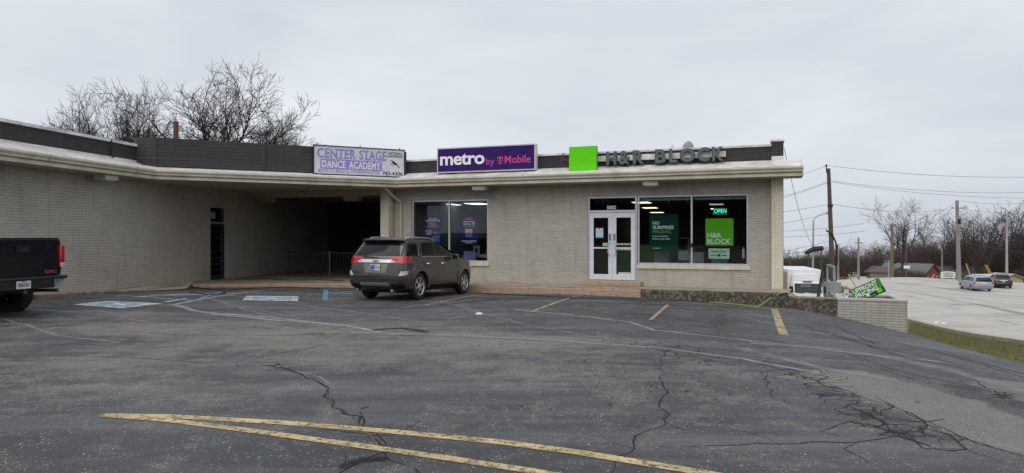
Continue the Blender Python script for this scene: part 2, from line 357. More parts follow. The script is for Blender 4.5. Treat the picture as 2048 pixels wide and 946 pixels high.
# ------------------------------------------------------------------ ground
def asphalt():
    m, t, N = nodes_of('asphalt')
    o = N('ShaderNodeOutputMaterial'); p = N('ShaderNodeBsdfPrincipled', {'Specular IOR Level': .35}); tcn = N('ShaderNodeTexCoord'); V = tcn.outputs['Object']
    aw = N('ShaderNodeAttribute', attribute_name='wear'); ag = N('ShaderNodeAttribute', attribute_name='gator'); ab = N('ShaderNodeAttribute', attribute_name='bare')
    big = N('ShaderNodeTexNoise', {'Vector': V, 'Scale': .45, 'Detail': 6, 'Roughness': .6})
    base = N('ShaderNodeValToRGB', {0: big.outputs['Fac']}); e = base.color_ramp.elements
    e[0].position = .3; e[0].color = (.034, .035, .039, 1); e[1].position = .7; e[1].color = (.076, .077, .081, 1)
    # tyre-polished streaks across the lot
    mpp = N('ShaderNodeMapping', {'Vector': V, 'Rotation': (0, 0, R(-4)), 'Scale': (.16, 1.1, 1)}); st = N('ShaderNodeTexNoise', {'Vector': mpp.outputs[0], 'Scale': 1, 'Detail': 9, 'Roughness': .68})
    sr = N('ShaderNodeMapRange', {0: st.outputs['Fac'], 1: .48, 2: .66, 3: 0, 4: .7}); b2 = N('ShaderNodeMix', {0: sr.outputs[0], 6: base.outputs[0], 7: (.145, .145, .148, 1)}, data_type='RGBA')
    # exposed stone
    fine = N('ShaderNodeTexNoise', {'Vector': V, 'Scale': 2.2, 'Detail': 9, 'Roughness': .75})
    wa = N('ShaderNodeMath', {0: fine.outputs['Fac'], 1: .5}, operation='SUBTRACT'); wb = N('ShaderNodeMath', {0: wa.outputs[0], 1: 3.2}, operation='MULTIPLY')
    wc = N('ShaderNodeMath', {0: wb.outputs[0], 1: aw.outputs['Fac']}, operation='ADD'); wc.use_clamp = True
    wd_ = N('ShaderNodeMath', {0: wc.outputs[0], 1: ab.outputs['Fac']}, operation='MAXIMUM')
    vo = N('ShaderNodeTexVoronoi', {'Vector': V, 'Scale': 80}); vs2 = N('ShaderNodeSeparateColor', {0: vo.outputs['Color']})
    pr = N('ShaderNodeMapRange', {0: wd_.outputs[0], 1: 0, 2: 1, 3: .968, 4: .22}); gt = N('ShaderNodeMath', {0: vs2.outputs[0], 1: pr.outputs[0]}, operation='GREATER_THAN')
    dd = N('ShaderNodeMath', {0: vo.outputs['Distance'], 1: .45}, operation='LESS_THAN'); gm = N('ShaderNodeMath', {0: gt.outputs[0], 1: dd.outputs[0]}, operation='MULTIPLY')
    stc = N('ShaderNodeValToRGB', {0: vs2.outputs[1]}); e = stc.color_ramp.elements; e[0].color = (.16, .15, .13, 1); e[1].color = (.5, .46, .38, 1)
    b3 = N('ShaderNodeMix', {0: gm.outputs[0], 6: b2.outputs[2], 7: stc.outputs[0]}, data_type='RGBA')
    soft = N('ShaderNodeMath', {0: wd_.outputs[0], 1: .72}, operation='MULTIPLY'); b4 = N('ShaderNodeMix', {0: soft.outputs[0], 6: b3.outputs[2], 7: (.2, .185, .16, 1)}, data_type='RGBA')
    # alligator cracking
    mg = N('ShaderNodeMapping', {'Vector': V, 'Rotation': (0, 0, R(25)), 'Scale': (1, 1.5, 1)}); dn = N('ShaderNodeTexNoise', {'Vector': V, 'Scale': 5, 'Detail': 4})
    dv = N('ShaderNodeVectorMath', {0: dn.outputs['Color'], 'Scale': .16}, operation='SCALE'); da = N('ShaderNodeVectorMath', {0: mg.outputs[0], 1: dv.outputs[0]}, operation='ADD')
    v2 = N('ShaderNodeTexVoronoi', {'Vector': da.outputs[0], 'Scale': 3.1}, feature='DISTANCE_TO_EDGE'); v3 = N('ShaderNodeTexVoronoi', {'Vector': da.outputs[0], 'Scale': 6.5}, feature='DISTANCE_TO_EDGE')
    th = N('ShaderNodeMath', {0: ag.outputs['Fac'], 1: .075}, operation='MULTIPLY'); l1 = N('ShaderNodeMath', {0: v2.outputs['Distance'], 1: th.outputs[0]}, operation='LESS_THAN')
    g2 = N('ShaderNodeMath', {0: ag.outputs['Fac'], 1: .45}, operation='SUBTRACT'); th2 = N('ShaderNodeMath', {0: g2.outputs[0], 1: .1}, operation='MULTIPLY'); l2 = N('ShaderNodeMath', {0: v3.outputs['Distance'], 1: th2.outputs[0]}, operation='LESS_THAN')
    mxm = N('ShaderNodeMath', {0: l1.outputs[0], 1: l2.outputs[0]}, operation='MAXIMUM')
    b5 = N('ShaderNodeMix', {0: mxm.outputs[0], 6: b4.outputs[2], 7: (.008, .008, .008, 1)}, data_type='RGBA')
    t.links.new(b5.outputs[2], p.inputs['Base Color'])
    rg = N('ShaderNodeMapRange', {0: fine.outputs['Fac'], 1: .3, 2: .7, 3: .5, 4: .85}); t.links.new(rg.outputs[0], p.inputs['Roughness'])
    hn = N('ShaderNodeTexNoise', {'Vector': V, 'Scale': 90, 'Detail': 4}); hs = N('ShaderNodeMath', {0: hn.outputs['Fac'], 1: mxm.outputs[0]}, operation='SUBTRACT')
    bn = N('ShaderNodeBump', {'Height': hs.outputs[0], 'Strength': .55, 'Distance': .012}); t.links.new(bn.outputs[0], p.inputs['Normal'])
    t.links.new(p.outputs[0], o.inputs[0]); return m
ASPH = asphalt()
def grass_mat(name, a, b, c):
    m, t, N = nodes_of(name); o = N('ShaderNodeOutputMaterial'); p = N('ShaderNodeBsdfPrincipled', {'Roughness': .95, 'Specular IOR Level': .1}); tcn = N('ShaderNodeTexCoord')
    n = N('ShaderNodeTexNoise', {'Vector': tcn.outputs['Object'], 'Scale': .8, 'Detail': 9, 'Roughness': .75}); r = N('ShaderNodeValToRGB', {0: n.outputs['Fac']})
    e = r.color_ramp.elements; e[0].position = .34; e[0].color = c4(a); e[1].position = .66; e[1].color = c4(c); k = e.new(.5); k.color = c4(b)
    t.links.new(r.outputs[0], p.inputs['Base Color']); n2 = N('ShaderNodeTexNoise', {'Vector': tcn.outputs['Object'], 'Scale': 14, 'Detail': 6}); bn = N('ShaderNodeBump', {'Height': n2.outputs['Fac'], 'Strength': .6, 'Distance': .08})
    t.links.new(bn.outputs[0], p.inputs['Normal']); t.links.new(p.outputs[0], o.inputs[0]); return m
GRASSM = grass_mat('winter_grass', (.075, .095, .028), (.13, .13, .055), (.2, .155, .09))
BLADE = mat('grass_blade', (.12, .14, .04), .9, scale=.8, c2=(.22, .18, .09))
ROADM = mat('pale_concrete_road', (.52, .495, .45), .85, scale=.35, c2=(.36, .335, .3))
E1 = G(1815, 668); E2 = G(2048, 730)
# wall lines in plan
S_L = FA.s_(789); S_R = FA.s_(1567); S_CUT = -9.2
CURB = 1.5
kpts = [P(-40, 0, 15.0)[:2], P(130, 0, 16.6)[:2], P(240, 0, 18.9)[:2], P(330, 0, 21.2)[:2], P(385, 0, 22.7)[:2], P(560, 0, 23.1)[:2], P(700, 0, 23.3)[:2], P(800, 0, 23.25)[:2]]
kpts += [FA.W(FA.s_(px, -CURB), -CURB)[:2] for px in (880, 1000, 1120, 1281)]
kz = [.3, .25, .12, .03, .03, .03, .03, .03, .03, .03, .03, .03]
kr = [FA.W(FA.s_(px, -CURB), -CURB)[:2] for px in (1281, 1465, 1577)]
LOTP = [(-26, -14), (14, -14), (13.5, 4), (E2[0]+.6, E2[1]-1.5), E2, (E2[0]*.45+E1[0]*.55, E2[1]*.45+E1[1]*.55), E1, (E1[0]-.2, E1[1]+.5), (9.6, 18.9), (8.5, 19.2)]+kr[::-1]+kpts[::-1]+[(-12.6, 15.6), (-26, 15.6)]
def pxy(V):
    Y = np.maximum(V[:, 1], .6); return 1024+FPX*V[:, 0]/Y, HOR+FPX*(CAMZ-V[:, 2])/Y
def blobs(lst):
    def f(V):
        px, py = pxy(V); o = np.zeros(len(V))
        nz = np.array([mnoise.noise((v[0]*.7, v[1]*.7, 0)) for v in V])
        for (cx, cy, rx, ry, an, a) in lst:
            ca, sa = math.cos(R(an)), math.sin(R(an)); dx, dy = px-cx, py-cy; u = (dx*ca+dy*sa)/rx; v = (-dx*sa+dy*ca)/ry
            o = np.maximum(o, a*np.clip(1.5-(u*u+v*v)**.5*1.0+nz*.5-.5, 0, 1))
        o[V[:, 1] < 3] = 0
        return o
    return f
WEAR = blobs([(180, 745, 420, 75, 2, .62), (560, 675, 620, 38, 3, 1.0), (980, 690, 460, 40, 3, .95), (330, 790, 330, 40, 0, .3), (1360, 790, 260, 30, 6, .42), (1050, 735, 420, 35, 3, .5), (640, 720, 300, 25, 0, .5), (1420, 735, 140, 20, 10, .5), (1900, 640+180, 200, 40, 20, .3)])
GATOR = blobs([(1375, 708, 190, 26, 8, .75), (1690, 795, 290, 34, 24, 1.0), (1800, 862, 170, 30, 16, 1.1), (560, 734, 110, 9, 4, .8), (1590, 730, 130, 12, 6, .55), (2000, 790, 120, 26, 15, .7), (1530, 690, 60, 40, 0, .35)])
def bare(V):
    pts = GP([(1545, 752), (1640, 745), (1720, 746), (1800, 765), (2048, 840), (2300, 930), (2300, 1000), (2048, 913), (1930, 880), (1800, 830), (1650, 775)])
    pts2 = GP([(1935, 757), (2000, 765), (2100, 775), (2150, 800), (2048, 812), (1990, 795)])
    nz = np.array([mnoise.noise((v[0]*1.4, v[1]*1.4, 3)) for v in V])*.22
    return np.maximum(in_poly(V[:, 0]+nz, V[:, 1]+nz, pts)*.78, in_poly(V[:, 0]+nz, V[:, 1]-nz, pts2)*.62)
lot = sheet('parking_lot', [ASPH], LOTP, .12, .0315, jitter=.0, attrs={'wear': WEAR, 'gator': GATOR, 'bare': bare})
# ground everywhere else
def axis():
    a = [0.0]; s = .9
    while a[-1] < 6000:
        a.append(a[-1]+s); s = s if a[-1] < 45 else s*1.13
    return np.array(sorted([-q for q in a[1:]]+a))
xs = axis(); ys = axis()+10; Xg, Yg = np.meshgrid(xs, ys); Zg = Hn(Xg, Yg)
cxy = np.array(LOTP).mean(0); shr = [(p[0]+(.6 if p[0] < cxy[0] else -.6), p[1]-.7) for p in LOTP]
Zg = np.where(in_poly(Xg, Yg, shr), Zg-.5, Zg)
bl = np.array([FA.W(S_R-.3, .6)[:2], FA.W(S_R-.3, 17)[:2], (-9, 36), (-30, 38), (-30, 18), (-12.4, 18), (-11, 24.5)]); Zg = np.where(in_poly(Xg, Yg, [tuple(b) for b in bl]), np.minimum(Zg, 0)-1.2, Zg)
RX0 = [(14.2, 6.5), (18.6, 24.5), (21.8, 37), (25.5, 50), (30, 62), (42, 90), (60, 125), (75, 150), (108, 200), (150, 260), (165, 255), (127, 195), (93, 150), (76, 128), (65, 115), (61.5, 97), (72, 96), (150, 84), (150, 6.5)]
Zg = np.where(in_poly(Xg, Yg, [(p[0]+(1.2 if i < 10 else -1.2), p[1]) for i, p in enumerate(RX0)]), Zg-.25, Zg)
I = np.arange(Xg.size).reshape(Xg.shape); q = np.stack([I[:-1, :-1], I[:-1, 1:], I[1:, 1:], I[1:, :-1]], -1).reshape(-1, 4)
me = bpy.data.meshes.new('ground'); me.from_pydata(np.stack([Xg.ravel(), Yg.ravel(), Zg.ravel()], 1).tolist(), [], q.tolist()); me.update()
me.polygons.foreach_set('use_smooth', [True]*len(me.polygons)); g = link_mesh('ground', me, [GRASSM]); g['kind'] = 'structure'
road = sheet('road', [ROADM], RX0, .6, .05)
mb = MB(); ribbon(mb, RX0[:10], .35, .0); mb2 = MB()
# kerb as a real step beside the road
def kerb(name, pts, wd, h, m, z=None, under=.3):
    mbk = MB(); P2 = []
    for a, b in zip(pts[:-1], pts[1:]):
        n = max(1, int(math.hypot(b[0]-a[0], b[1]-a[1])/1.0)); P2 += [(a[0]+(b[0]-a[0])*i/n, a[1]+(b[1]-a[1])*i/n) for i in range(n)]
    P2.append(pts[-1]); rows = []
    for i, (x, y) in enumerate(P2):
        ax, ay = P2[max(0, i-1)]; bx, by = P2[min(len(P2)-1, i+1)]; l = math.hypot(bx-ax, by-ay); nx, ny = -(by-ay)/l*wd, (bx-ax)/l*wd
        zt = H(x, y)+h; rows.append([(x, y, zt-h-under), (x, y, zt), (x+nx, y+ny, zt), (x+nx, y+ny, zt-h-under)])
    for i in range(len(rows)-1):
        mbk.add(rows[i]+rows[i+1], [(0, 1, 5, 4), (1, 2, 6, 5), (2, 3, 7, 6)])
    o = mbk.build(name, m); o['kind'] = 'structure'; return o
kerb('road_kerb', RX0[:10], .28, .16, mat('kerb_concrete', (.42, .38, .3), .9, scale=1.5))
# lane paint on the road
def gpath(pts): return GP(pts)
LANE = paint_mat('faded_white_road_paint', (.62, .62, .6), thr=.66, strength=.9); LANEY = paint_mat('faded_yellow_road_paint', (.5, .36, .16), thr=.55, strength=.55)
LTRK = paint_mat('tyre_darkened_lane', (.25, .235, .215), thr=.6, soft=.2, scale=.5, strength=.5, edge=True)
for i, (a, b) in enumerate([((1886, 612), (1922, 622)), ((1998, 641), (2040, 652)), ((1815, 592), (1840, 599)), ((1960, 598), (2010, 606)), ((1850, 577), (1890, 583)), ((1930, 590), (1945, 592))]):
    m_ = MB(); ribbon(m_, GP([a, b]), .14, .07); o = m_.build('lane_dash', LANE, fixn=False); o['kind'] = 'structure'
for a in ([(1760, 572), (1860, 586), (1960, 601), (2100, 622)], [(1755, 574), (1855, 589), (1960, 604.5), (2100, 626)]):
    m_ = MB(); ribbon(m_, GP(a), .14, .07); o = m_.build('centre_line', LANEY, fixn=False); o['kind'] = 'structure'
for a, w_ in (([(1790, 566), (1900, 579), (2100, 600)], 1.2), ([(1780, 580), (1900, 600), (2100, 640)], 1.0), ([(1900, 611), (2100, 618)], .5), ([(1830, 560), (1920, 568), (2060, 572)], .9), ([(1990, 628), (2100, 640)], .3)):
    m_ = MB(); ribbon(m_, GP(a), w_, .064); o = m_.build('tyre_track', LTRK, fixn=False); o['kind'] = 'structure'

# cracks, washed-out streaks and patches belong to the lot surface
CRK = mat('crack', (.007, .007, .007), .9); STRK = paint_mat('washed_streak', (.36, .36, .35), thr=.62, soft=.14, scale=5, strength=.85, edge=True)
STRK2 = paint_mat('faint_streak', (.32, .32, .32), thr=.58, soft=.16, scale=4, strength=.6, edge=True)
MOSSC = mat('crack_moss', (.06, .07, .02), .95, c2=(.14, .1, .05)); TYRK = paint_mat('dark_scuff', (.012, .012, .014), thr=.6, soft=.1, scale=6, strength=.75, edge=True)
mb = MB(); 
cr = [([(100, 716), (260, 719), (380, 729), (470, 730)], .012), ([(0, 718), (100, 716)], .01), ([(470, 730), (540, 728), (590, 750), (648, 775), (655, 800), (690, 826), (716, 850), (740, 880), (768, 912), (775, 930), (830, 946), (850, 965)], .03),
      ([(768, 912), (720, 925), (680, 950), (650, 975)], .02), ([(500, 722), (600, 705), (650, 693)], .01), ([(200, 665), (330, 671), (480, 676), (700, 672)], .01), ([(720, 830), (725, 860), (760, 880), (772, 915)], .01),
      ([(1322, 738), (1325, 755), (1318, 770), (1336, 790), (1312, 806), (1318, 820), (1332, 835), (1325, 858), (1290, 872), (1262, 880), (1268, 905), (1232, 925), (1220, 960)], .02),
      ([(1340, 700), (1322, 720), (1322, 738)], .01), ([(640, 672), (860, 676), (1130, 688), (1300, 700), (1400, 720), (1500, 745)], .012), ([(1380, 902), (1560, 898), (1640, 894), (1720, 890), (1790, 880), (1830, 860)], .014),
      ([(1500, 725), (1560, 745), (1620, 762), (1680, 790), (1750, 810)], .018), ([(1530, 745), (1535, 775), (1545, 800)], .014), ([(1640, 775), (1700, 790), (1800, 825), (1930, 885), (2048, 925)], .01),
      ([(1650, 700), (1720, 720), (1790, 745), (1900, 770), (2048, 800)], .016), ([(1640, 725), (1690, 715), (1750, 718)], .01), ([(1750, 740), (1830, 765), (1950, 785), (2048, 795)], .018), ([(1935, 757), (1990, 790), (2048, 812)], .012),
      ([(1700, 688), (1800, 705), (1900, 728), (2048, 765)], .012), ([(1680, 880), (1640, 870), (1700, 850), (1760, 860), (1850, 905), (1940, 908), (1900, 880), (1830, 860)], .02), ([(1870, 870), (1930, 885), (2048, 922)], .014),
      ([(60, 702), (120, 695), (190, 685)], .008), ([(1340, 655), (1310, 665), (1350, 670)], .008), ([(1440, 690), (1436, 665), (1442, 650)], .01), ([(580, 748), (560, 742), (530, 736), (600, 733)], .012), ([(1750, 800), (1790, 820), (1760, 835), (1830, 850), (1890, 845)], .02),
      ([(1810, 830), (1850, 850), (1840, 875), (1900, 890)], .018), ([(1700, 820), (1750, 845), (1800, 880), (1860, 900)], .02)]
for pts, wd in cr: ribbon(mb, GP(pts), max(wd*.95, .016), .0336, wob=wd*.7+.01, taper=True, sub=.14)
# side branches
for pts, wd in cr[:14]:
    g_ = GP(pts)
    for k in range(2):
        i = random.randrange(len(g_)-1); a = g_[i]; an = random.uniform(0, 2*PI); l = random.uniform(.2, .7)
        ribbon(mb, [a, (a[0]+l*math.cos(an)*.6, a[1]+l*math.sin(an)*.4), (a[0]+l*math.cos(an+.3), a[1]+l*math.sin(an+.3))], .008, .0336, wob=.02, taper=True, sub=.12)
mb.build('crack', CRK, lot, fixn=False)
mb = MB()
for pts, wd in [([(690, 826), (716, 850), (740, 880), (768, 912)], .02), ([(652, 790), (668, 812), (690, 826)], .015), ([(1442, 640), (1470, 622), (1490, 615)], .05), ([(1436, 670), (1442, 640)], .03)]: ribbon(mb, GP(pts), wd, .0345, wob=.015, taper=True, sub=.1)
mb.build('moss', MOSSC, lot, fixn=False)
mb = MB()
for pts, wd in [([(520, 584), (430, 596), (350, 612), (395, 626), (560, 640), (690, 655), (760, 668)], .22), ([(690, 655), (560, 644), (420, 631)], .2), ([(1032, 622), (1130, 632), (1260, 648), (1310, 664), (1420, 676), (1560, 692), (1720, 712), (1880, 728)], .13), ([(700, 669), (900, 674), (1130, 687), (1330, 702), (1480, 722), (1640, 752)], .12),
                ([(870, 600), (960, 628), (1060, 655), (1200, 680)], .05), ([(590, 746), (640, 760), (660, 775)], .025), ([(1300, 640), (1330, 645), (1420, 655)], .05), ([(350, 640), (500, 650), (640, 668)], .05)]: ribbon(mb, GP(pts), wd, .0345, wob=.02, sub=.3)
mb.build('washed_streak', STRK, lot, fixn=False)
mb = MB()
for pts, wd in [([(0, 640), (60, 655), (110, 675), (240, 690)], .12), ([(440, 590), (600, 612), (700, 625), (860, 650)], .15), ([(700, 612), (560, 640), (420, 600)], .1), ([(1500, 690), (1700, 705), (1900, 745), (2048, 790)], .35), ([(1480, 700), (1660, 745), (1800, 770)], .3),
                ([(1000, 720), (1150, 715), (1250, 700)], .08), ([(1150, 600), (1300, 618), (1500, 640), (1620, 665)], .12), ([(300, 600), (450, 606), (620, 610)], .08), ([(640, 640), (760, 630), (900, 640)], .1), ([(200, 625), (300, 650), (420, 660)], .1), ([(250, 590), (420, 600), (600, 640)], .08)]: ribbon(mb, GP(pts), wd, .0355, wob=.02, sub=.3)
mb.build('faint_streak', STRK2, lot, fixn=False)
mb = MB()
for pts, wd in [([(745, 664), (800, 660), (855, 668)], .28), ([(1590, 640), (1680, 660), (1760, 695)], .07), ([(1640, 660), (1760, 700), (1900, 728)], .06), ([(1700, 668), (1850, 700), (2048, 752)], .07), ([(1610, 655), (1720, 690), (1810, 720), (1950, 745)], .08),
                ([(1750, 680), (1900, 715), (2048, 760)], .05), ([(680, 945), (720, 930), (775, 925)], .14), ([(1030, 600), (1140, 600), (1400, 612)], .25), ([(740, 820), (720, 825)], .05), ([(880, 612), (1000, 600)], .2)]: ribbon(mb, GP(pts), wd, .0358, wob=.02, sub=.3)
mb.build('dark_scuff', TYRK, lot, fixn=False)
# painted markings
YEL = paint_mat('yellow_lot_paint', (.6, .455, .235), thr=.555, soft=.07, scale=16, strength=.95); YELF = paint_mat('faded_yellow_lot_paint', (.6, .47, .28), thr=.55, soft=.12, scale=9, strength=.85)
BLU = paint_mat('worn_blue_paint', (.2, .46, .6), thr=.56, soft=.14, scale=8, strength=.8); WHT = paint_mat('worn_white_paint', (.62, .64, .66), thr=.57, soft=.12, scale=7, strength=.9)
def mark(name, pts, wd, m_, lift=.0362, sub=.3):
    b = MB(); ribbon(b, GP(pts), wd, lift, sub=sub); o = b.build(name, m_, fixn=False); o['kind'] = 'structure'; return o
mark('parking_line', [(845, 614), (990, 588)], .075, YELF); mark('parking_line', [(1062, 627), (1160, 593)], .08, YELF); mark('parking_line', [(1301, 643), (1336, 612)], .075, YELF); mark('parking_line', [(1568, 674), (1549, 621)], .165, YELF)
mark('painted_chevron', [(204, 838), (330, 840), (560, 853), (800, 873), (1000, 893), (1150, 913), (1360, 948), (1600, 990)], .115, YEL)
mark('painted_chevron', [(204, 838), (330, 848), (500, 870), (700, 898), (900, 927), (1060, 952), (1250, 985)], .1, YEL, lift=.0372)
def markpoly(name, pts, m_, lift):
    g_ = GP(pts); o = MB().add([(x, y, H(x, y)+lift) for x, y in g_], [tuple(range(len(g_)))]).build(name, m_, fixn=False); o['kind'] = 'structure'; return o
markpoly('painted_symbol', [(146, 612), (215, 604.5), (326, 610), (243, 619.5)], WHT, .0362); markpoly('painted_symbol', [(180, 612), (222, 606.5), (295, 610), (238, 617)], BLU, .0372)
markpoly('painted_symbol', [(485, 603), (493, 594), (597, 595), (596, 605)], WHT, .0362); markpoly('painted_symbol', [(503, 601.5), (508, 595.5), (585, 596.2), (583, 602.5)], BLU, .0372)
for x0, x1, y0, y1 in ((210, 262, 613.5, 610), (226, 252, 608.5, 614), (525, 565, 600.5, 598), (535, 555, 597, 601)): mark('painted_symbol', [(x0, y0), (x1, y1)], .09, WHT, .0378)
for pts in ([(60, 622), (148, 627)], [(650, 603), (652, 582)], [(652, 592), (706, 585)], [(654, 587), (706, 590)], [(652, 602), (712, 597)], [(330, 607), (372, 600)], [(395, 602), (447, 585)], [(170, 590), (380, 603)], [(270, 596), (440, 590)], [(300, 593), (470, 588)]): mark('accessible_bay_line', pts, .1 if pts[0][0] != 650 else .13, BLU if pts[0][0] in (60, 650, 395, 170, 652) else WHT)

# ------------------------------------------------------------------ sidewalk and kerbs
def zsw(x, y):
    s, n = LW.loc((x, y)); return .04+max(0, (-s-.5))*.028 if x < -7 and y < 22 else .04
inner = [LW.W(LW.s_(-30)-.2, .0)[:2], LW.W(-1, 0)[:2], LW.W(6, 0)[:2], LW.W(14.5, 0)[:2]]
swp = kpts+[kr[1], kr[2], FA.W(S_R+.25, .2)[:2], FA.W(S_L, .1)[:2], FA.W(S_L, 9)[:2], LW.W(14.0, .05)[:2], LW.W(4, .05)[:2], LW.W(-2.5, .05)[:2], LW.W(-4.9, .05)[:2]]
bm_ = MB(); top = [(x, y, zsw(x, y)) for x, y in swp]; bm_.add(top, [tuple(range(len(top)))]); o = bm_.build('sidewalk', CONC, fixn=False)
bm = bmesh.new(); bm.from_mesh(o.data); bmesh.ops.triangulate(bm, faces=bm.faces); bmesh.ops.recalc_face_normals(bm, faces=bm.faces); bm.to_mesh(o.data); bm.free(); o['kind'] = 'structure'
def curbwall(name, pts, zt, m_, wd=.18, lift=.006, crook=.0):
    b = MB(); rows = []; P2 = []; Z2 = []
    for (a, c, za, zb) in zip(pts[:-1], pts[1:], zt[:-1], zt[1:]):
        n = max(1, int(math.hypot(c[0]-a[0], c[1]-a[1])/.35)); P2 += [(a[0]+(c[0]-a[0])*i/n, a[1]+(c[1]-a[1])*i/n) for i in range(n)]; Z2 += [za+(zb-za)*i/n for i in range(n)]
    P2.append(pts[-1]); Z2.append(zt[-1])
    for i, (x, y) in enumerate(P2):
        ax, ay = P2[max(0, i-1)]; bx, by = P2[min(len(P2)-1, i+1)]; l = math.hypot(bx-ax, by-ay); nx, ny = (by-ay)/l, -(bx-ax)/l; j = random.gauss(0, crook); z = Z2[i]+lift+random.gauss(0, crook*.5)
        rows.append([(x+nx*(.02+j), y+ny*(.02+j), min(H(x, y)-.25, z-.2)), (x+nx*(.02+j), y+ny*(.02+j), z-.035), (x-nx*.02, y-ny*.02, z), (x-nx*wd, y-ny*wd, z), (x-nx*wd, y-ny*wd, z-.3)])
    for i in range(len(rows)-1): b.add(rows[i]+rows[i+1], [(k, k+1, k+6, k+5) for k in range(4)])
    b.add(rows[0], [(0, 1, 2, 3, 4)]); b.add(rows[-1], [(0, 1, 2, 3, 4)])
    o = b.build(name, m_, smooth=True); o['kind'] = 'structure'; return o
curbwall('kerb', kpts[:3], kz[:3], mat('dirty_kerb', (.3, .26, .19), .9, scale=5, c2=(.08, .065, .045), bump=.5))
curbwall('kerb', kpts[4:], kz[4:], KERB, crook=.006)
curbwall('kerb', kr, [.03]*3, MOSS, crook=.014)
# ramp slab between the two kerbs
rp = [kpts[2], kpts[3], kpts[4]]; o_ = [(G(236, 584)), (G(300, 584)), (G(372, 580)), G(388, 575)]
rm = MB(); tp = [(-10.9, 19.2, .12), P(255, 572, 19.9), P(330, 570, 22.6), P(388, 569, 23.2)]
tp = [(p[0], p[1], max(.06, zsw(p[0], p[1]))+.012) for p in tp]; bt = [(x, y, H(x, y)+.045) for x, y in o_]
rm.add(tp+bt, [(0, 1, 5, 4), (1, 2, 6, 5), (2, 3, 7, 6)]); o = rm.build('kerb_ramp', RAMPC); o['kind'] = 'structure'
# landing right of the shop corner: dark mossy concrete block
a0 = FA.s_(1577, -CURB); a1 = FA.s_(1675, -CURB); 
mb = MB(); mb.box(a0+.01, a1, -CURB, -.85, -2.4, -.09); o = mb.build('landing', [MOSS], loc=(FA.O[0], FA.O[1], 0), rz=FA.a, bevel=.02); o['kind'] = 'structure'
mb = MB(); mb.box(a0+.02, a1-.02, -CURB+.03, -.87, -.095, -.086); o = mb.build('landing_top', [mat('brown_concrete', (.3, .24, .19), .9, scale=3, c2=(.16, .12, .1))], loc=(FA.O[0], FA.O[1], 0), rz=FA.a); o['kind'] = 'structure'
mb = MB(); mb.box(S_R-1.0, a0-.005, -CURB-.002, .3, -2.2, .025); o = mb.build('sidewalk_end', [MOSS], loc=(FA.O[0], FA.O[1], 0), rz=FA.a); o['kind'] = 'structure'
# ------------------------------------------------------------------ the strip of shops
BZ = thing('strip_mall', 'long low greige painted brick shopping strip with cream gutter, charcoal parapet and angled canopy', 'building', (FA.O[0], FA.O[1], 0), FA.a)
def fpart(mb, name, mats, parent=None, **k): return mb.build(name, mats, parent or BZ, **k)      # local to the right wing frame
_inv = Matrix.Translation((FA.O[0], FA.O[1], 0)) @ Matrix.Rotation(FA.a, 4, 'Z'); _inv.invert()
def wpart(mb, name, mats, fr, parent=None, **k):       # geometry given in another frame, still a child of the building
    o = mb.build(name, mats, parent or BZ, **k); lo = FA.loc(fr.O); o.location = (lo[0], lo[1], 0); o.rotation_euler = (0, 0, fr.a-FA.a); return o
def opart(mb, name, mats, parent=None, **k):           # geometry given in world coordinates
    o = mb.build(name, mats, parent or BZ, **k); t_, r_, _ = _inv.decompose(); o.location = t_; o.rotation_mode = 'XYZ'; o.rotation_euler = (0, 0, -FA.a); return o
SOFZ, ROOFZ, PARZ = 3.37, 3.95, 4.42
WT = .3
# openings in the right wing, measured from the photograph
m0, m1 = FA.s_(823), FA.s_(976); mm = FA.s_(897); h0, h1 = FA.s_(1273.5), FA.s_(1497); hm = FA.s_(1383); d0, d1 = FA.s_(1175), FA.s_(1273.5)
WB, WTp = .73, 2.95
mb = MB()
mb.box(S_L, S_R, 0, WT, WTp, 3.45)
for a, b in ((S_L, m0), (m1, d0), (h1, S_R)): mb.box(a, b, 0, WT, -.3, WTp)
for a, b in ((m0, m1), (h0, h1)): mb.box(a, b, 0, WT, -.3, WB)
mb.box(d0, d1, 0, WT, -.3, .2)
fpart(mb, 'wall', [BRICK])
# side, back walls of the right wing
mb = MB(); mb.box(S_R-WT, S_R-.002, WT, 22, -3, 3.9); mb.box(S_L, S_L+WT, WT, 22, -.3, 3.36); mb.box(S_L, S_R, 22, 22.3, -3, 3.9); fpart(mb, 'wall', [BRICK])
# pillars
def pillar(a, b, y0, z0=.02):
    mb = MB(); mb.box(a, b, y0, -.003, z0, SOFZ-.003); return fpart(mb, 'pillar', [BRICK_L])
pillar(FA.s_(761, -.35), FA.s_(777, -.35), -.35)
mb = MB(); mb.box(FA.s_(761, -.35), FA.s_(777, -.35), -.002, .4, .02, 3.36); fpart(mb, 'pillar_core', [BRICK_L])
p0 = FA.s_(1543, -.22); p1 = FA.s_(1566, -.22); pillar(p0, p1, -.22, .045)
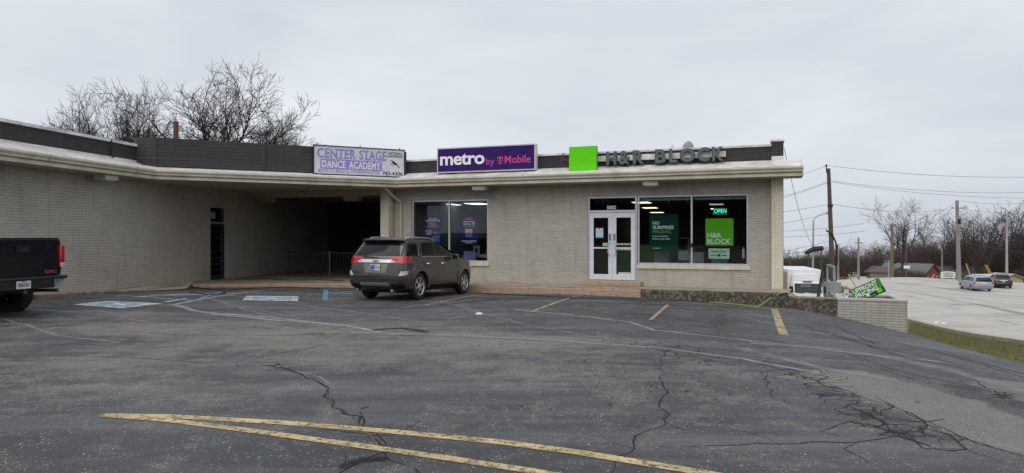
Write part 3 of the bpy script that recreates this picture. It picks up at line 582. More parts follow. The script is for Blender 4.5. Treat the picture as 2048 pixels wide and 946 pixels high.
# left wing wall, with its glass door
ld0, ld1 = LW.s_(421), LW.s_(455); L_E = -5.3
mb = MB()
for a, b in ((L_E, ld0), (ld1, 14.2)): mb.box(a, b, 0, WT, -.2, 3.83)
mb.box(ld0, ld1, 0, WT, 2.75, 3.83); wpart(mb, 'wall', [BRICK], LW)
mb = MB(); mb.box(L_E, L_E+WT, WT, 9, -.2, 3.86); mb.box(L_E, 14.2, 8.7, 9, -.2, 3.86); mb.box(13.9, 14.2, WT, 8.7, -.2, 3.86); wpart(mb, 'wall', [BRICK], LW)
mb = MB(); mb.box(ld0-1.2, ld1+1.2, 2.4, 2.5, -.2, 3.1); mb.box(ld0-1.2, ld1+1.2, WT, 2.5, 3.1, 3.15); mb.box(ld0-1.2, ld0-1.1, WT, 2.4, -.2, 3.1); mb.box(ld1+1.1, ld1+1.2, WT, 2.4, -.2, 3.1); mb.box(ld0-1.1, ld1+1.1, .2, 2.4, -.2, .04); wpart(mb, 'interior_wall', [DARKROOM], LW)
# passage back wall
bw0 = LW.W(14.0, 0)[:2]; bw1 = FA.W(S_L, 10.2)[:2]
mb = MB(); d = Vector((bw1[0]-bw0[0], bw1[1]-bw0[1], 0)); n_ = Vector((-d.y, d.x, 0)).normalized()*.3
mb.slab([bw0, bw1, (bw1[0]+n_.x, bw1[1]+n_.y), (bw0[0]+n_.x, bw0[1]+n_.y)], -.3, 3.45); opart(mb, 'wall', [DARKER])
mb = MB()
for k in range(7):
    f0 = .45+.07*k; a = Vector((bw0[0], bw0[1], 0)).lerp(Vector((bw1[0], bw1[1], 0)), f0)-n_*.1; mb.bar(a+Vector((0, 0, .05)), a+Vector((0, 0, 2.5)), .06)
a = Vector((bw0[0], bw0[1], 2.5)).lerp(Vector((bw1[0], bw1[1], 2.5)), .45)-n_*.1; b = Vector((bw0[0], bw0[1], 2.5)).lerp(Vector((bw1[0], bw1[1], 2.5)), .87)-n_*.1; mb.bar(a, b, .06)
opart(mb, 'window_frame', [mat('dark_bronze_frame', (.03, .028, .025), .5)])
# beam that carries on the front line
bl_ = LW.loc(FA.W(S_L, 0)[:2]); 
k = 0
for s_try in np.linspace(-22, 0, 700):
    if LW.loc(FA.W(float(s_try), 0)[:2])[1] < .02: k = float(s_try); break
BEAM0 = k
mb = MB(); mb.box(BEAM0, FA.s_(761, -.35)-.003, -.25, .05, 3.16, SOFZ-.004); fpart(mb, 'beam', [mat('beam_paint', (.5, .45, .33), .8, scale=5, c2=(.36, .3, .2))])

# eaves: one profile swept round the wings
gl = [LW.W(L_E-.2, -.9)[:2], CA.O, FA.W(FA.s_(790, -.9), -.9)[:2], FA.W(S_R+.5, -.9)[:2]]
def offset(path, d):     # towards the building (left of travel)
    o = []
    for i, p in enumerate(path):
        q = []
        for a, b in ((i-1, i), (i, i+1)):
            if a >= 0 and b < len(path):
                dx, dy = path[b][0]-path[a][0], path[b][1]-path[a][1]; l = math.hypot(dx, dy); q.append((-dy/l, dx/l))
        if len(q) == 1: o.append((p[0]+q[0][0]*d, p[1]+q[0][1]*d))
        else:
            mx_, my_ = q[0][0]+q[1][0], q[0][1]+q[1][1]; s = 2/(mx_*mx_+my_*my_); o.append((p[0]+mx_*s*d, p[1]+my_*s*d))
    return o
def sweep(path, prof, name, m_, closed=False, smooth=False, rg=None):
    b = MB(); rows = [[(x, y, z) for (x, y) in offset(path, d)] for d, z in prof]; n = len(path)
    for i, (r0, r1) in enumerate(zip(rows[:-1], rows[1:])):
        for j in range(n-1): b.add([r0[j], r0[j+1], r1[j+1], r1[j]], [(0, 1, 2, 3)])
    if closed:
        for j in range(n-1): b.add([rows[-1][j], rows[-1][j+1], rows[0][j+1], rows[0][j]], [(0, 1, 2, 3)])
        b.add([r[0] for r in rows], [tuple(range(len(rows)))]); b.add([r[-1] for r in rows], [tuple(range(len(rows)))])
    return opart(b, name, [m_], smooth=smooth)
sweep(gl, [(0, 3.655), (-.012, 3.64), (-.012, 3.61), (.03, 3.55), (.035, 3.51), (.065, 3.49), (.14, 3.49), (.14, 3.655)], 'gutter', CREAM, closed=True)
sweep(gl, [(.10, 3.48), (.10, 3.385), (.13, 3.375), (.16, 3.375), (.16, 3.48)], 'fascia', CREAM, closed=True)
sweep(gl, [(.02, 3.675), (.0, 3.668), (.0, 3.66), (.14, 3.66), (.5, 3.78), (.9, 3.94)], 'eave_roof', WHITEM)
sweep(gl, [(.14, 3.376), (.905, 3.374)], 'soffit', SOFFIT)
mb = MB(); mb.add([(S_R+.49, -.88, 3.38), (S_R+.49, -.88, 3.66), (S_R+.49, 0, 3.93), (S_R+.49, 0, 3.38), (S_R+.47, -.88, 3.38), (S_R+.47, -.88, 3.66), (S_R+.47, 0, 3.93), (S_R+.47, 0, 3.38)], [(0, 1, 2, 3), (7, 6, 5, 4), (0, 4, 5, 1), (1, 5, 6, 2), (2, 6, 7, 3), (3, 7, 4, 0)]); fpart(mb, 'eave_end', [CREAM])
mb = MB(); mb.box(S_R, S_R+.49, -.003, .05, 3.375, 3.93); fpart(mb, 'eave_end', [CREAM])
for (A_, B_) in zip(gl[:-1], gl[1:]):
    ln_ = math.hypot(B_[0]-A_[0], B_[1]-A_[1]); q_ = 1.7
    while q_ < ln_-.4:
        f_ = q_/ln_; cx_, cy_ = A_[0]+(B_[0]-A_[0])*f_, A_[1]+(B_[1]-A_[1])*f_; ux_, uy_ = (B_[0]-A_[0])/ln_, (B_[1]-A_[1])/ln_; b = MB()
        b.slab([(cx_-ux_*.012+uy_*.018, cy_-uy_*.012-ux_*.018), (cx_+ux_*.012+uy_*.018, cy_+uy_*.012-ux_*.018), (cx_+ux_*.012-uy_*.05, cy_+uy_*.012+ux_*.05), (cx_-ux_*.012-uy_*.05, cy_-uy_*.012+ux_*.05)], 3.485, 3.662); opart(b, 'gutter_joint', [mat('joint_metal', (.4, .35, .27), .6)]); q_ += 3.05
# canopy and passage ceiling
b = MB(); ip = offset(gl, .9); cp = [ip[1], ip[2], FA.W(S_L+.2, .01)[:2], FA.W(S_L+.2, 10.5)[:2], LW.W(14.3, .1)[:2], LW.W(.5, .1)[:2]]
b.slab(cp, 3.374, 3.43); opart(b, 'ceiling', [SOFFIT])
# flat roof slabs, out of view, added to block light from above
b = MB(); b.slab([FA.W(S_L-.1, .02)[:2], FA.W(S_R-.02, .02)[:2], FA.W(S_R-.02, 22.2)[:2], FA.W(S_L-.1, 22.2)[:2]], 3.86, 3.93); opart(b, 'roof', [WHITEM])
b = MB(); b.slab([LW.W(L_E, .02)[:2], LW.W(14.2, .02)[:2], LW.W(14.2, 9)[:2], LW.W(L_E, 9)[:2]], 3.86, 3.93); b.slab([ip[1], ip[2], FA.W(S_L, .02)[:2], FA.W(S_L, 12)[:2], LW.W(14.2, .0)[:2]], 3.80, 3.855); opart(b, 'roof', [WHITEM])
# parapets
PP = FA.s_(1543)
mb = MB(); mb.box(FA.s_(808), PP, 0, .25, 3.9, 4.36); mb.box(PP+.003, S_R, -.03, .4, 4.06, 4.5); mb.box(S_R-.25, S_R-.03, .4, 22, 3.9, 4.36); fpart(mb, 'parapet', [BRICK_D])
mb = MB(); mb.box(FA.s_(808), PP-.003, -.04, .3, 4.36, 4.43); mb.box(PP-.03, S_R+.03, -.06, .44, 4.5, 4.56); mb.box(PP, S_R+.01, -.035, .41, 3.88, 4.058); mb.box(S_R-.29, S_R+.01, .44, 22, 4.36, 4.43); fpart(mb, 'coping', [WHITEM], bevel=.01)
lp1 = LW.s_(272)
mb = MB(); mb.box(L_E, lp1, 0, .25, 3.9, 4.42); wpart(mb, 'parapet', [BRICK_D], LW)
mb = MB(); mb.box(L_E-.03, lp1, -.05, .3, 4.42, 4.50); mb.box(L_E, lp1-.003, -.02, -.002, 3.9, 3.99); wpart(mb, 'coping', [WHITEM], LW)
mb = MB(); sx = LW.s_(222, -.03); mb.tube([(sx, -.05, 4.5), (sx-.03, -.06, 4.3), (sx, -.05, 4.0), (sx+.03, -.1, 3.95)], .022, 6); wpart(mb, 'cable', [BLACK], LW)
# canopy cladding panel
cs0, cs1 = CA.s_(314, .5), CA.s_(812, .55)
C0 = CA.W(cs0, .5)[:2]; C1 = CA.W(cs1, .5)[:2]; CB = LW.W(lp1, -.02)[:2]
b = MB(); b.slab([C0, C1, CA.W(cs1, .75)[:2], CA.W(cs0+.1, .75)[:2], (CB[0]-.15, CB[1]+.1), CB], 3.82, 4.71); opart(b, 'canopy_panel', [PANELD])
for q_ in (0, 3.2): b = MB(); b.bar((*CA.W(cs0+q_, .495)[:2], 3.85), (*CA.W(cs0+q_, .495)[:2], 4.7), .012); opart(b, 'panel_joint', [BLACK])
# downspout by the left pillar
sx = FA.s_(801, -.08); sg = FA.s_(768, -.86)
mb = MB(); mb.tube([(sg, -.86, 3.5), (sg, -.86, 3.40), (sg+.05, -.80, 3.34), (sx-.12, -.2, 3.02), (sx, -.07, 2.9), (sx, -.06, 2.75), (sx, -.06, .12)], .045, 8); fpart(mb, 'downspout', [CREAM], smooth=True)
# door step
mb = MB(); mb.box(FA.s_(1160, -.45), FA.s_(1281, -.45), -.45, -.01, .042, .185); fpart(mb, 'door_step', [KERB], bevel=.02)
# windows
def window(x0, x1, z0, z1, mulls, transom=None, parent=None):
    t_ = .055; mb = MB()
    mb.box(x0, x1, .05, .14, z1-t_, z1); mb.box(x0, x1, .05, .14, z0, z0+t_)
    for x in (x0, x1-t_): mb.box(x, x+t_, .052, .138, z0+t_, z1-t_)
    for x in mulls: mb.box(x-t_/2, x+t_/2, .052, .138, z0+t_, z1-t_)
    f = fpart(mb, 'window', [ALU], bevel=.004)
    xs_ = [x0+t_]+list(mulls)+[x1-t_]
    for i, (a, b) in enumerate(zip(xs_[:-1], xs_[1:])):
        g_ = MB(); g_.box(a+(t_/2 if i else 0), b-(t_/2 if i < len(xs_)-2 else 0), .09, .096, z0+t_, z1-t_); g_.build('pane', [GLASS], f)
    return f
w1 = window(m0, m1, WB, WTp, [mm]); w2 = window(h0+.02, h1, WB, WTp-.0, [hm])
for a, b, f in ((m0, m1, w1), (h0, h1, w2)):
    mb = MB(); mb.box(a+.01, b+.06, -.05, .048, WB-.13, WB+.002); mb.build('sill', [CREAMP], f, bevel=.008)
mb = MB(); mb.box(hm-.03, hm+.03, -.0, .05, 1.3, 1.42); mb.build('latch', [BLACK], w2)
# blind boxes at the top of the right window
mb = MB(); mb.box(h0+.1, hm-.05, .16, .2, WTp-.16, WTp-.05); mb.box(hm+.05, h1-.06, .16, .2, WTp-.16, WTp-.05); mb.build('blind', [mat('blind', (.25, .3, .29), .7)], w2)
# entrance: transom and two leaves
DZ0, DZ1 = .2, 2.42
mb = MB(); t_ = .055
mb.box(d0, d1, .05, .14, WTp-t_, WTp); mb.box(d0, d1, .04, .15, DZ1, DZ1+.075)
for x in (d0, d1-.06): mb.box(x, x+.06, .048, .142, DZ0, DZ1); mb.box(x, x+.06, .048, .142, DZ1+.075, WTp-t_)
mb.box(d0, d1, .03, .16, .17, .2); dfr = fpart(mb, 'door_frame', [ALU], bevel=.004)
g_ = MB(); g_.box(d0+.06, d1-.06, .09, .096, DZ1+.08, WTp-t_); g_.build('pane', [GLASS], dfr)
def leaf(x0, x1, hinge):
    z0, z1 = DZ0+.012, DZ1-.01; sw = .13; mb = MB()
    mb.box(x0, x0+sw, .04, .09, z0, z1); mb.box(x1-sw, x1, .04, .09, z0, z1); mb.box(x0+sw, x1-sw, .042, .088, z0, z0+.18); mb.box(x0+sw, x1-sw, .042, .088, z1-.16, z1)
    mb.box(x0+sw, x1-sw, .045, .085, 1.23, 1.28)
    l = fpart(mb, 'door', [DOORW], bevel=.005)
    for a, b in ((z0+.18, 1.23), (1.28, z1-.16)):
        g_ = MB(); g_.box(x0+sw, x1-sw, .062, .068, a, b); g_.build('pane', [GLASS], l)
    hx = x1-.07 if hinge < 0 else x0+.07; s = -1 if hinge < 0 else 1
    h_ = MB(); h_.tube([(hx, .04, 1.0), (hx, -.03, 1.02), (hx+s*.06, -.05, 1.1), (hx+s*.06, -.05, 1.35), (hx, -.03, 1.42), (hx, .04, 1.44)], .013, 8); h_.build('handle', [GREYM], l, smooth=True)
    h_ = MB(); h_.box(hx-.035, hx+.035, .03, .042, 1.5, 1.72); h_.build('sign_plate', [mat('grey_plate', (.2, .2, .21), .4)], l)
    return l
dmid = FA.s_(1224)
L1 = leaf(d0+.065, dmid-.003, -1); L2 = leaf(dmid+.003, d1-.065, 1)
# left wing glass door
mb = MB(); t_ = .05
mb.box(ld0, ld1, .06, .14, 2.7, 2.75); mb.box(ld0, ld1, .06, .14, 2.12, 2.18)
for x in (ld0, ld1-.09): mb.box(x, x+(.05 if x == ld0 else .09), .058, .142, .05, 2.7)
fd = wpart(mb, 'door_frame', [ALU], LW, bevel=.004)
g_ = MB(); g_.box(ld0+.05, ld1-.09, .09, .096, 2.18, 2.7); g_.build('pane', [GLASS], fd)
mb = MB(); a, b = ld0+.06, ld1-.1
mb.box(a, a+.05, .07, .11, .07, 2.1); mb.box(b-.05, b, .07, .11, .07, 2.1); mb.box(a+.05, b-.05, .072, .108, .07, .2); mb.box(a+.05, b-.05, .072, .108, 2.02, 2.1); 
ldr = wpart(mb, 'door', [mat('dark_bronze', (.035, .035, .035), .5)], LW)
g_ = MB(); g_.box(a+.05, b-.05, .088, .094, .2, 2.02); g_.build('pane', [GLASS], ldr)
g_ = MB()
for z in np.arange(.35, 2.0, .24): g_.box(a+.05, b-.05, .1, .12, z, z+.03)
g_.build('push_bar', [mat('blue_grey_bars', (.1, .13, .15), .5)], ldr)
mb = MB(); mb.box(ld0+.15, ld0+.42, .08, .088, 2.3, 2.55); mb.build('notice', [mat('grey_paper', (.3, .3, .26), .8)], fd)
# rooms behind the glass
def room(x0, x1, y1, wallm, floorm, ceilm, name='room_shell', zc=3.02):
    mb = MB(); mb.box(x0, x1, y1, y1+.1, -.2, zc+.1, 0); mb.box(x0-.1, x0, WT, y1+.1, -.2, zc+.1, 0); mb.box(x1, x1+.1, WT, y1+.1, -.2, zc+.1, 0)
    fpart(mb, 'interior_wall', [wallm]); mb = MB(); mb.box(x0, x1, .15, y1, -.1, .2, 0); fpart(mb, 'interior_floor', [floorm]); mb = MB(); mb.box(x0, x1, WT, y1, zc, zc+.05, 0); fpart(mb, 'interior_ceiling', [ceilm])
CEI = mat('ceiling_tiles', (.4, .41, .4), .9); CARP = mat('dark_carpet', (.04, .04, .045), .95)
xd = FA.s_(1090)
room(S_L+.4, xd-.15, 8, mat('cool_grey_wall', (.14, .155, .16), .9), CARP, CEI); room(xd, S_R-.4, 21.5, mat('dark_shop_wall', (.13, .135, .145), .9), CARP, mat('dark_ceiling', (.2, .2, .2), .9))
mb = MB()
for px in (868, 878, 905, 918): 
    x = FA.s_(px, 7.7); mb.box(x, x+.12, 7.6, 7.75, .2, 3)
fpart(mb, 'wall_panel', [mat('grey_slat', (.25, .27, .27), .8)])
LITE_C = emit_mat('cool_light_panel', (.7, 1, .95), 2.4); LITE_W = emit_mat('warm_light_panel', (1, .78, .45), 2.6); LITE_G = emit_mat('dim_light_panel', (.6, .58, .48), .75)
def ceil_light(px0, px1, py, fr_y, depth, mt, label, group, zc=3.02):
    # the height of the ceiling fixes how far in the panel hangs
    Y = (zc-.03-CAMZ)*FPX/(HOR-py); x = X_((px0+px1)/2, Y); l = FA.loc((x, Y)); wd = (px1-px0)/FPX*Y*.82
    t = thing('ceiling_light', label, 'ceiling light', FA.W(l[0], l[1], zc), FA.a, group)
    mb = MB(); mb.box(-wd/2-.04, wd/2+.04, -depth/2-.04, depth/2+.04, -.02, 0); mb.build('frame', [ALU], t)
    mb = MB(); mb.box(-wd/2, wd/2, -depth/2, depth/2, -.032, -.021); mb.build('diffuser', [mt], t)
GL = 'lit ceiling panels inside the phone shop'; GH = 'lit ceiling panels inside the tax office'
for a in ((873, 918, 409.5, 'cool white ceiling panel behind the upper edge of the phone shop left pane'), (933, 975, 408, 'cool white ceiling panel nearest the top right of the phone shop window'), (945, 975, 423, 'cool white ceiling panel lower and further back in phone shop right pane'), (827, 862, 426, 'dim cool ceiling panel far back at left of phone shop window'), (884, 897, 432, 'small far cool ceiling panel beside the phone shop mullion')):
    ceil_light(a[0], a[1], a[2], 0, 1.1, LITE_C, a[3], GL)
for a in ((1264, 1303, 405.5, LITE_W, 'warm ceiling panel highest in view behind the tax office window'), (1284, 1316, 416, LITE_W, 'middle warm ceiling panel of the row over the dark green poster'), (1299, 1329, 425.2, LITE_W, 'lowest warm ceiling panel just above the dark green poster'), (1417, 1449, 409, LITE_G, 'dim grey ceiling panel above the green open sign'), (1421, 1432, 418, LITE_W, 'short warm ceiling panel just left of the open sign'), (1425, 1452, 427.5, LITE_W, 'warm ceiling panel just under the open sign'), (1428, 1453, 434, LITE_W, 'farthest warm ceiling panel just above the bright green poster')):
    ceil_light(a[0], a[1], a[2], 0, 1.0 if a[2] < 417 else .8, a[3], a[4], GH)
# soffit lights: shallow white boxes
def soffit_light(px, wd, fr, y, label, zb=3.17):
    s = fr.s_(px, y); t = thing('soffit_light', label, 'light', fr.W(s, y, SOFZ+.004), fr.a, 'box lights under the eaves')
    mb = MB(); mb.box(-wd/2, wd/2, -.2, .2, zb-SOFZ+.06, 0); mb.build('housing', [mat('light_housing', (.62, .6, .53), .5)], t, bevel=.01)
    mb = MB(); mb.box(-wd/2+.05, wd/2-.05, -.15, .15, zb-SOFZ+.03, zb-SOFZ+.06); mb.build('lens', [mat('frosted_lens', (.5, .5, .46), .4)], t)
soffit_light(961, .46, FA, -.45, 'white box light under the gutter above the phone shop window'); soffit_light(1302, .46, FA, -.45, 'white box light under the gutter above the tax office window')
soffit_light(212, .5, LW, -.45, 'white box light under the left wing eave above the blank wall')
soffit_light(533, .62, FA, 1.3, 'white box light in the passage ceiling nearer the glass side door', 3.02); soffit_light(706, .62, FA, 1.3, 'white box light in the passage ceiling nearer the cream pillar', 3.02)
# ------------------------------------------------------------------ signs
PURP = mat('deep_purple', (.035, .012, .125), .5, var=.03, spec=.12); PURW = mat('purple_poster', (.025, .01, .12), .6, var=.05, spec=.05)
LETW = mat('off_white_letter', (.86, .86, .88), .5, var=.02); MAG = mat('magenta_letter', (.62, .05, .27), .5, var=.03); LIME = mat('lime_green_face', (.13, .68, .008), .5, spec=.15, var=.04, scale=1)
GRN = mat('sign_green', (.05, .27, .035), .5, var=.04, spec=.15); GRN2 = mat('poster_green', (.15, .5, .02), .5, var=.04, spec=.1); DGRN = mat('dark_green', (.004, .05, .03), .6, var=.05, spec=.08); NAVY = mat('navy_panel', (.01, .03, .04), .5)
SLATE = mat('slate_letter', (.06, .075, .075), .5, var=.08); ORNG = mat('orange_letter', (.85, .22, .04), .5, var=.03); MINT = mat('mint_paper', (.5, .72, .55), .6, var=.03); YELO = mat('yellow_print', (.75, .55, .1), .6); SKIN = mat('brown_skin', (.2, .1, .06), .6); BLUE = mat('blue_print', (.05, .15, .5), .6, var=.3, scale=9)
def span(fr, px0, px1, pt, pb, y):      # extents on a plane y of a frame; pt, pb = (py at px0, py at px1)
    x0, x1 = fr.s_(px0, y), fr.s_(px1, y)
    zt = (fr.z_(px0, pt[0], y)+fr.z_(px1, pt[1], y))/2; zb = (fr.z_(px0, pb[0], y)+fr.z_(px1, pb[1], y))/2
    return x0, x1, zb, zt
# phone shop sign
y = -.35; x0, x1, z0, z1 = span(FA, 874, 1071, (295, 288), (346, 340), y); wd, ht = x1-x0, z1-z0; print('metro', wd, ht, z0)
t = thing('shop_sign', 'long purple lit box sign reading metro by T Mobile on the roof edge', 'sign', FA.W(x0, y, z0), FA.a)
mb = MB(); mb.box(0, wd, .0, .26, 0, ht); mb.build('cabinet', [mat('sign_cabinet', (.6, .6, .62), .4)], t, bevel=.008)
mb = MB(); mb.box(.045, wd-.045, -.012, -.001, .045, ht-.045); mb.build('face', [PURP], t)
kx = wd/197; kz_ = ht/51.5
text('lettering', 'metro', 7*kx, 15*kz_, 91*kx, 23*kz_, LETW, t, y=-.014, weight=.028, spacing=.95)
text('lettering', 'by', 101*kx, 9.5*kz_, 17*kx, 17*kz_, MAG, t, y=-.014, weight=.004)
mb = MB(); u = kx; v = kz_     # the slab T emblem
for a in ((124, 134, 26, 28.4), (127.7, 130.3, 15.5, 26), (125.3, 132.7, 14.2, 16), (123.5, 125.2, 23, 26.5), (132.8, 134.5, 23, 26.5), (122.8, 124.8, 18.8, 20.8), (133.4, 135.4, 18.8, 20.8)): mb.box(a[0]*u, a[1]*u, -.016, -.012, a[2]*v, a[3]*v)
mb.build('emblem', [MAG], t)
text('lettering', 'Mobile', 138*kx, 14.5*kz_, 50*kx, 15*kz_, MAG, t, y=-.014, weight=.012)
for q_ in ((.35, .62, -.1), (wd-.4, wd-.34, -.06)): mb = MB(); mb.box(q_[0], q_[1], .05, .2, q_[2], 0); mb.build('mounting_foot', [BLACK], t)
# academy sign
y = .42; x0, x1, z0, z1 = span(CA, 628, 808, (293, 299), (347, 353), y); wd, ht = x1-x0, z1-z0; print('academy', wd, ht, z0)
t = thing('academy_sign', 'white sign with purple lettering reading CENTER STAGE DANCE ACADEMY on the charcoal canopy panel', 'sign', CA.W(x0, y, z0), CA.a)
mb = MB(); mb.box(0, wd, .0, .07, 0, ht); mb.build('board', [mat('sign_board', (.7, .72, .74), .6, scale=3, c2=(.58, .6, .62))], t)
mb = MB(); 
for a in ((-.03, wd+.03, ht, ht+.03), (-.03, wd+.03, -.03, 0), (-.03, 0, 0, ht), (wd, wd+.03, 0, ht)): mb.box(a[0], a[1], -.02, .08, a[2], a[3])
for x in (.1, wd*.5, wd*.95): mb.box(x-.012, x+.012, .0, .03, ht+.03, ht+.09)
mb.build('frame', [BLACK], t)
LAV = mat('lavender_letter', (.2, .17, .52), .6, scale=4, c2=(.38, .34, .68)); kx = wd/180; kz_ = ht/54
def serif(body, x, z, w_, h_, m_, par, yy):
    o = text('lettering', body, x, z, w_, h_, m_, par, y=yy, weight=.022, spacing=1.05)
    # slab feet and heads so that the capitals read as serifed
    n = len(body); b = MB()
    for i, ch in enumerate(body):
        if ch in 'ENTRADMY':
            cx = x+(i+.5)*w_/n; l = w_/n*.42
            if ch not in 'D': b.box(cx-l, cx-l*.25, yy-.007, yy-.002, z, z+h_*.09)
            if ch in 'NTRAMY': b.box(cx+l*(.25 if ch != 'T' else -.5), cx+l, yy-.007, yy-.002, z+(0 if ch not in 'NY' else h_*.91), z+h_*(.09 if ch not in 'NY' else 1))
    if b.v: b.build('lettering', [m_], o.parent)
    return o
serif('CENTER', 6*kx, 31*kz_, 75*kx, 19*kz_, LAV, t, -.003); serif('STAGE', 88*kx, 31*kz_, 55*kx, 19*kz_, LAV, t, -.003)
mb = MB(); mb.box(12*kx, 134*kx, -.006, -.001, 10*kz_, 29*kz_); mb.build('band', [LAV], t)
serif('DANCE', 15*kx, 12*kz_, 46*kx, 14.5*kz_, WHITE, t, -.008); serif('ACADEMY', 67*kx, 12*kz_, 64*kx, 14.5*kz_, WHITE, t, -.008)
text('lettering', 'MICHELLE R. BERGDOLL OWNER/INSTRUCTOR', 8*kx, 3*kz_, 121*kx, 6*kz_, LAV, t, y=-.003, weight=.01)
text('lettering', '783-4306', 135*kx, 1.8*kz_, 42*kx, 7.5*kz_, BLACK, t, y=-.003, weight=.012); text('lettering', 'NATIONAL', 147*kx, 44.5*kz_, 28*kx, 5*kz_, BLACK, t, y=-.003, shear=.3); text('lettering', 'CHAMPIONS', 144*kx, 38.5*kz_, 33*kx, 5*kz_, BLACK, t, y=-.003, shear=.3)
mb = MB()    # leaping dancer emblem
for pl in ([(148, 31), (152, 32), (158, 28), (164, 24), (170, 17), (171, 18), (165, 26), (160, 30), (154, 33)], [(155, 30), (158, 31.5), (164, 24), (161, 22.5)], [(160, 25), (156, 21), (154, 20), (158, 24)], [(152, 24), (158, 26), (158, 28), (153, 26)]): mb.prism([(a*kx, b*kz_) for a, b in pl], -.006, -.002)
mb.build('emblem', [BLACK], t)
# green square and channel letters
y = -.42; x0, x1, z0, z1 = span(FA, 1138, 1193, (294, 291), (344.5, 342), y); wd, ht = x1-x0, z1-z0; print('sq', wd, ht, z0)
t = thing('square_sign', 'bright lime green square box sign on the roof edge', 'sign', FA.W(x0, y, z0), FA.a)
mb = MB(); mb.box(0, wd, .012, .2, 0, ht); mb.build('cabinet', [mat('lime_side', (.1, .45, .02), .5)], t, bevel=.006); mb = MB(); mb.box(.004, wd-.004, 0, .011, .004, ht-.004); mb.build('face', [LIME], t)
y = -.24; x0, x1 = FA.s_(1212, y), FA.s_(1450, y); z0 = 3.945; z1 = FA.z_(1440, 293, y); ht = z1-z0; wd = x1-x0; print('letters', wd, ht)
t = thing('letter_sign', 'raised slate grey letters reading H&R BLOCK on a pale raceway along the parapet', 'sign', FA.W(x0, y, z0), FA.a)
mb = MB(); mb.box(-.45, wd+.02, .12, .24, ht*.33, ht*.72); mb.build('raceway', [WHITEM], t)
gaps = [('H', 0, .098), ('&', .112, .215), ('R', .235, .335), ('B', .425, .525), ('L', .545, .62), ('O', .632, .765), ('C', .775, .885), ('K', .895, 1.0)]
FACE = mat('slate_letter_face', (.1, .125, .125), .4, var=.1)
for ch, a, b in gaps:
    o = text('letter', ch, a*wd, 0, (b-a)*wd-.02, ht, SLATE, t, y=.115, weight=.075, ext=.055)
    f = text('letter_face', ch, 0, 0, (b-a)*wd-.075, ht-.055, FACE, o, y=0, weight=.025, ext=.004); f.location = (0, -.062, 0)
# satellite dish and little vent behind the letters
dx = FA.s_(1376, 1.2); t = thing('satellite_dish', 'pale grey oval satellite dish standing on the roof behind the letters', 'satellite dish', FA.W(dx, 1.2, 3.70), FA.a+R(20))
mb = MB(); vs_ = []
for i in range(7):
    r = i/6
    for j in range(24): vs_.append((.19*r*math.cos(j*PI/12), .1*r*r-.1, .27*r*math.sin(j*PI/12)))
mb.add(vs_, [(i*24+j, i*24+(j+1) % 24, (i+1)*24+(j+1) % 24, (i+1)*24+j) for i in range(6) for j in range(24)])
d_ = mb.build('reflector', [mat('dish_grey', (.33, .34, .35), .5)], t, loc=(0, 0, .84), smooth=True); d_.rotation_euler = (R(15), 0, 0)
sm_ = d_.modifiers.new('s', 'SOLIDIFY'); sm_.thickness = .012
mb = MB(); mb.tube([(0, .05, 0), (0, .05, .6), (0, .02, .84)], .025, 8); mb.tube([(0, 0, .55), (0, -.35, .62), (0, -.4, .75)], .012, 6); mb.build('mast', [GREYM], t)
vx = FA.s_(1345, .8); t = thing('roof_vent', 'small white vent pipe between the letters B and L on the roof', 'vent pipe', FA.W(vx, .8, 3.93), FA.a)
mb = MB(); mb.lathe([(0, .05), (.52, .05), (.52, 0)], 12, axis='z'); mb.build('pipe', [WHITEM], t); mb = MB(); mb.lathe([(.5, .0), (.5, .08), (.6, .085), (.62, .04), (.7, .03), (.7, 0)], 12, axis='z'); mb.build('cap', [WHITEM], t)
# orange-red cable by the green sign
c = FA.s_(1127, -.3); o = MB().tube([FA.W(c-.02, -.02, 4.42), FA.W(c-.1, -.1, 4.4), FA.W(c-.08, -.12, 4.3), FA.W(c+.0, -.1, 4.2), FA.W(c+.14, -.1, 4.14), FA.W(c+.2, -.12, 4.1)], .013, 6).build('loose_cable', [mat('red_cable', (.3, .04, .03), .6)]); tag(o, 'loose dark red cable curling over the parapet beside the lime green square', 'cable')
o = MB().tube([FA.W(FA.s_(495, 5), 5, 3.9), FA.W(FA.s_(495, 5), 5, 5.35)], .09, 10).lathe([(5.1, .0), (5.1, .14), (5.2, .14), (5.22, .09)], 10, axis='z', c=(*FA.W(FA.s_(495, 5), 5)[:2], 0)).build('chimney_pipe', [mat('grey_pipe', (.25, .26, .27), .6)]); 
tag(o, 'stubby grey vent pipe rising behind the charcoal canopy panel', 'vent pipe')

# posters in the windows (hung just inside the glass)
PY = .13
def poster(px0, px1, pt, pb, m_, name, label, cat='poster', group=None, y=PY):
    x0, x1, z0, z1 = span(FA, px0, px1, pt, pb, y); t = thing(name, label, cat, FA.W(x0, y, z0), FA.a, group)
    mb = MB(); mb.box(0, x1-x0, 0, .008, 0, z1-z0); mb.build('sheet', [m_], t); return t, x1-x0, z1-z0
t, a, b = poster(847.5, 883, (431, 431), (486, 486), PURW, 'window_poster', 'purple poster reading One line Unlimited 5G in left pane of the phone shop')
text('lettering', 'One line', .28*a, .86*b, .48*a, .055*b, LETW, t, weight=.03); text('lettering', 'Unlimited 5G', .1*a, .785*b, .8*a, .06*b, LETW, t, weight=.03)
text('lettering', '$', .25*a, .66*b, .09*a, .08*b, ORNG, t, weight=.03); text('lettering', '25', .35*a, .62*b, .32*a, .12*b, ORNG, t, weight=.04); text('lettering', '/mo.', .7*a, .625*b, .12*a, .03*b, ORNG, t)
mb = MB(); mb.box(.15*a, .85*a, -.004, -.001, .585*b, .592*b); mb.build('rule', [LETW], t)
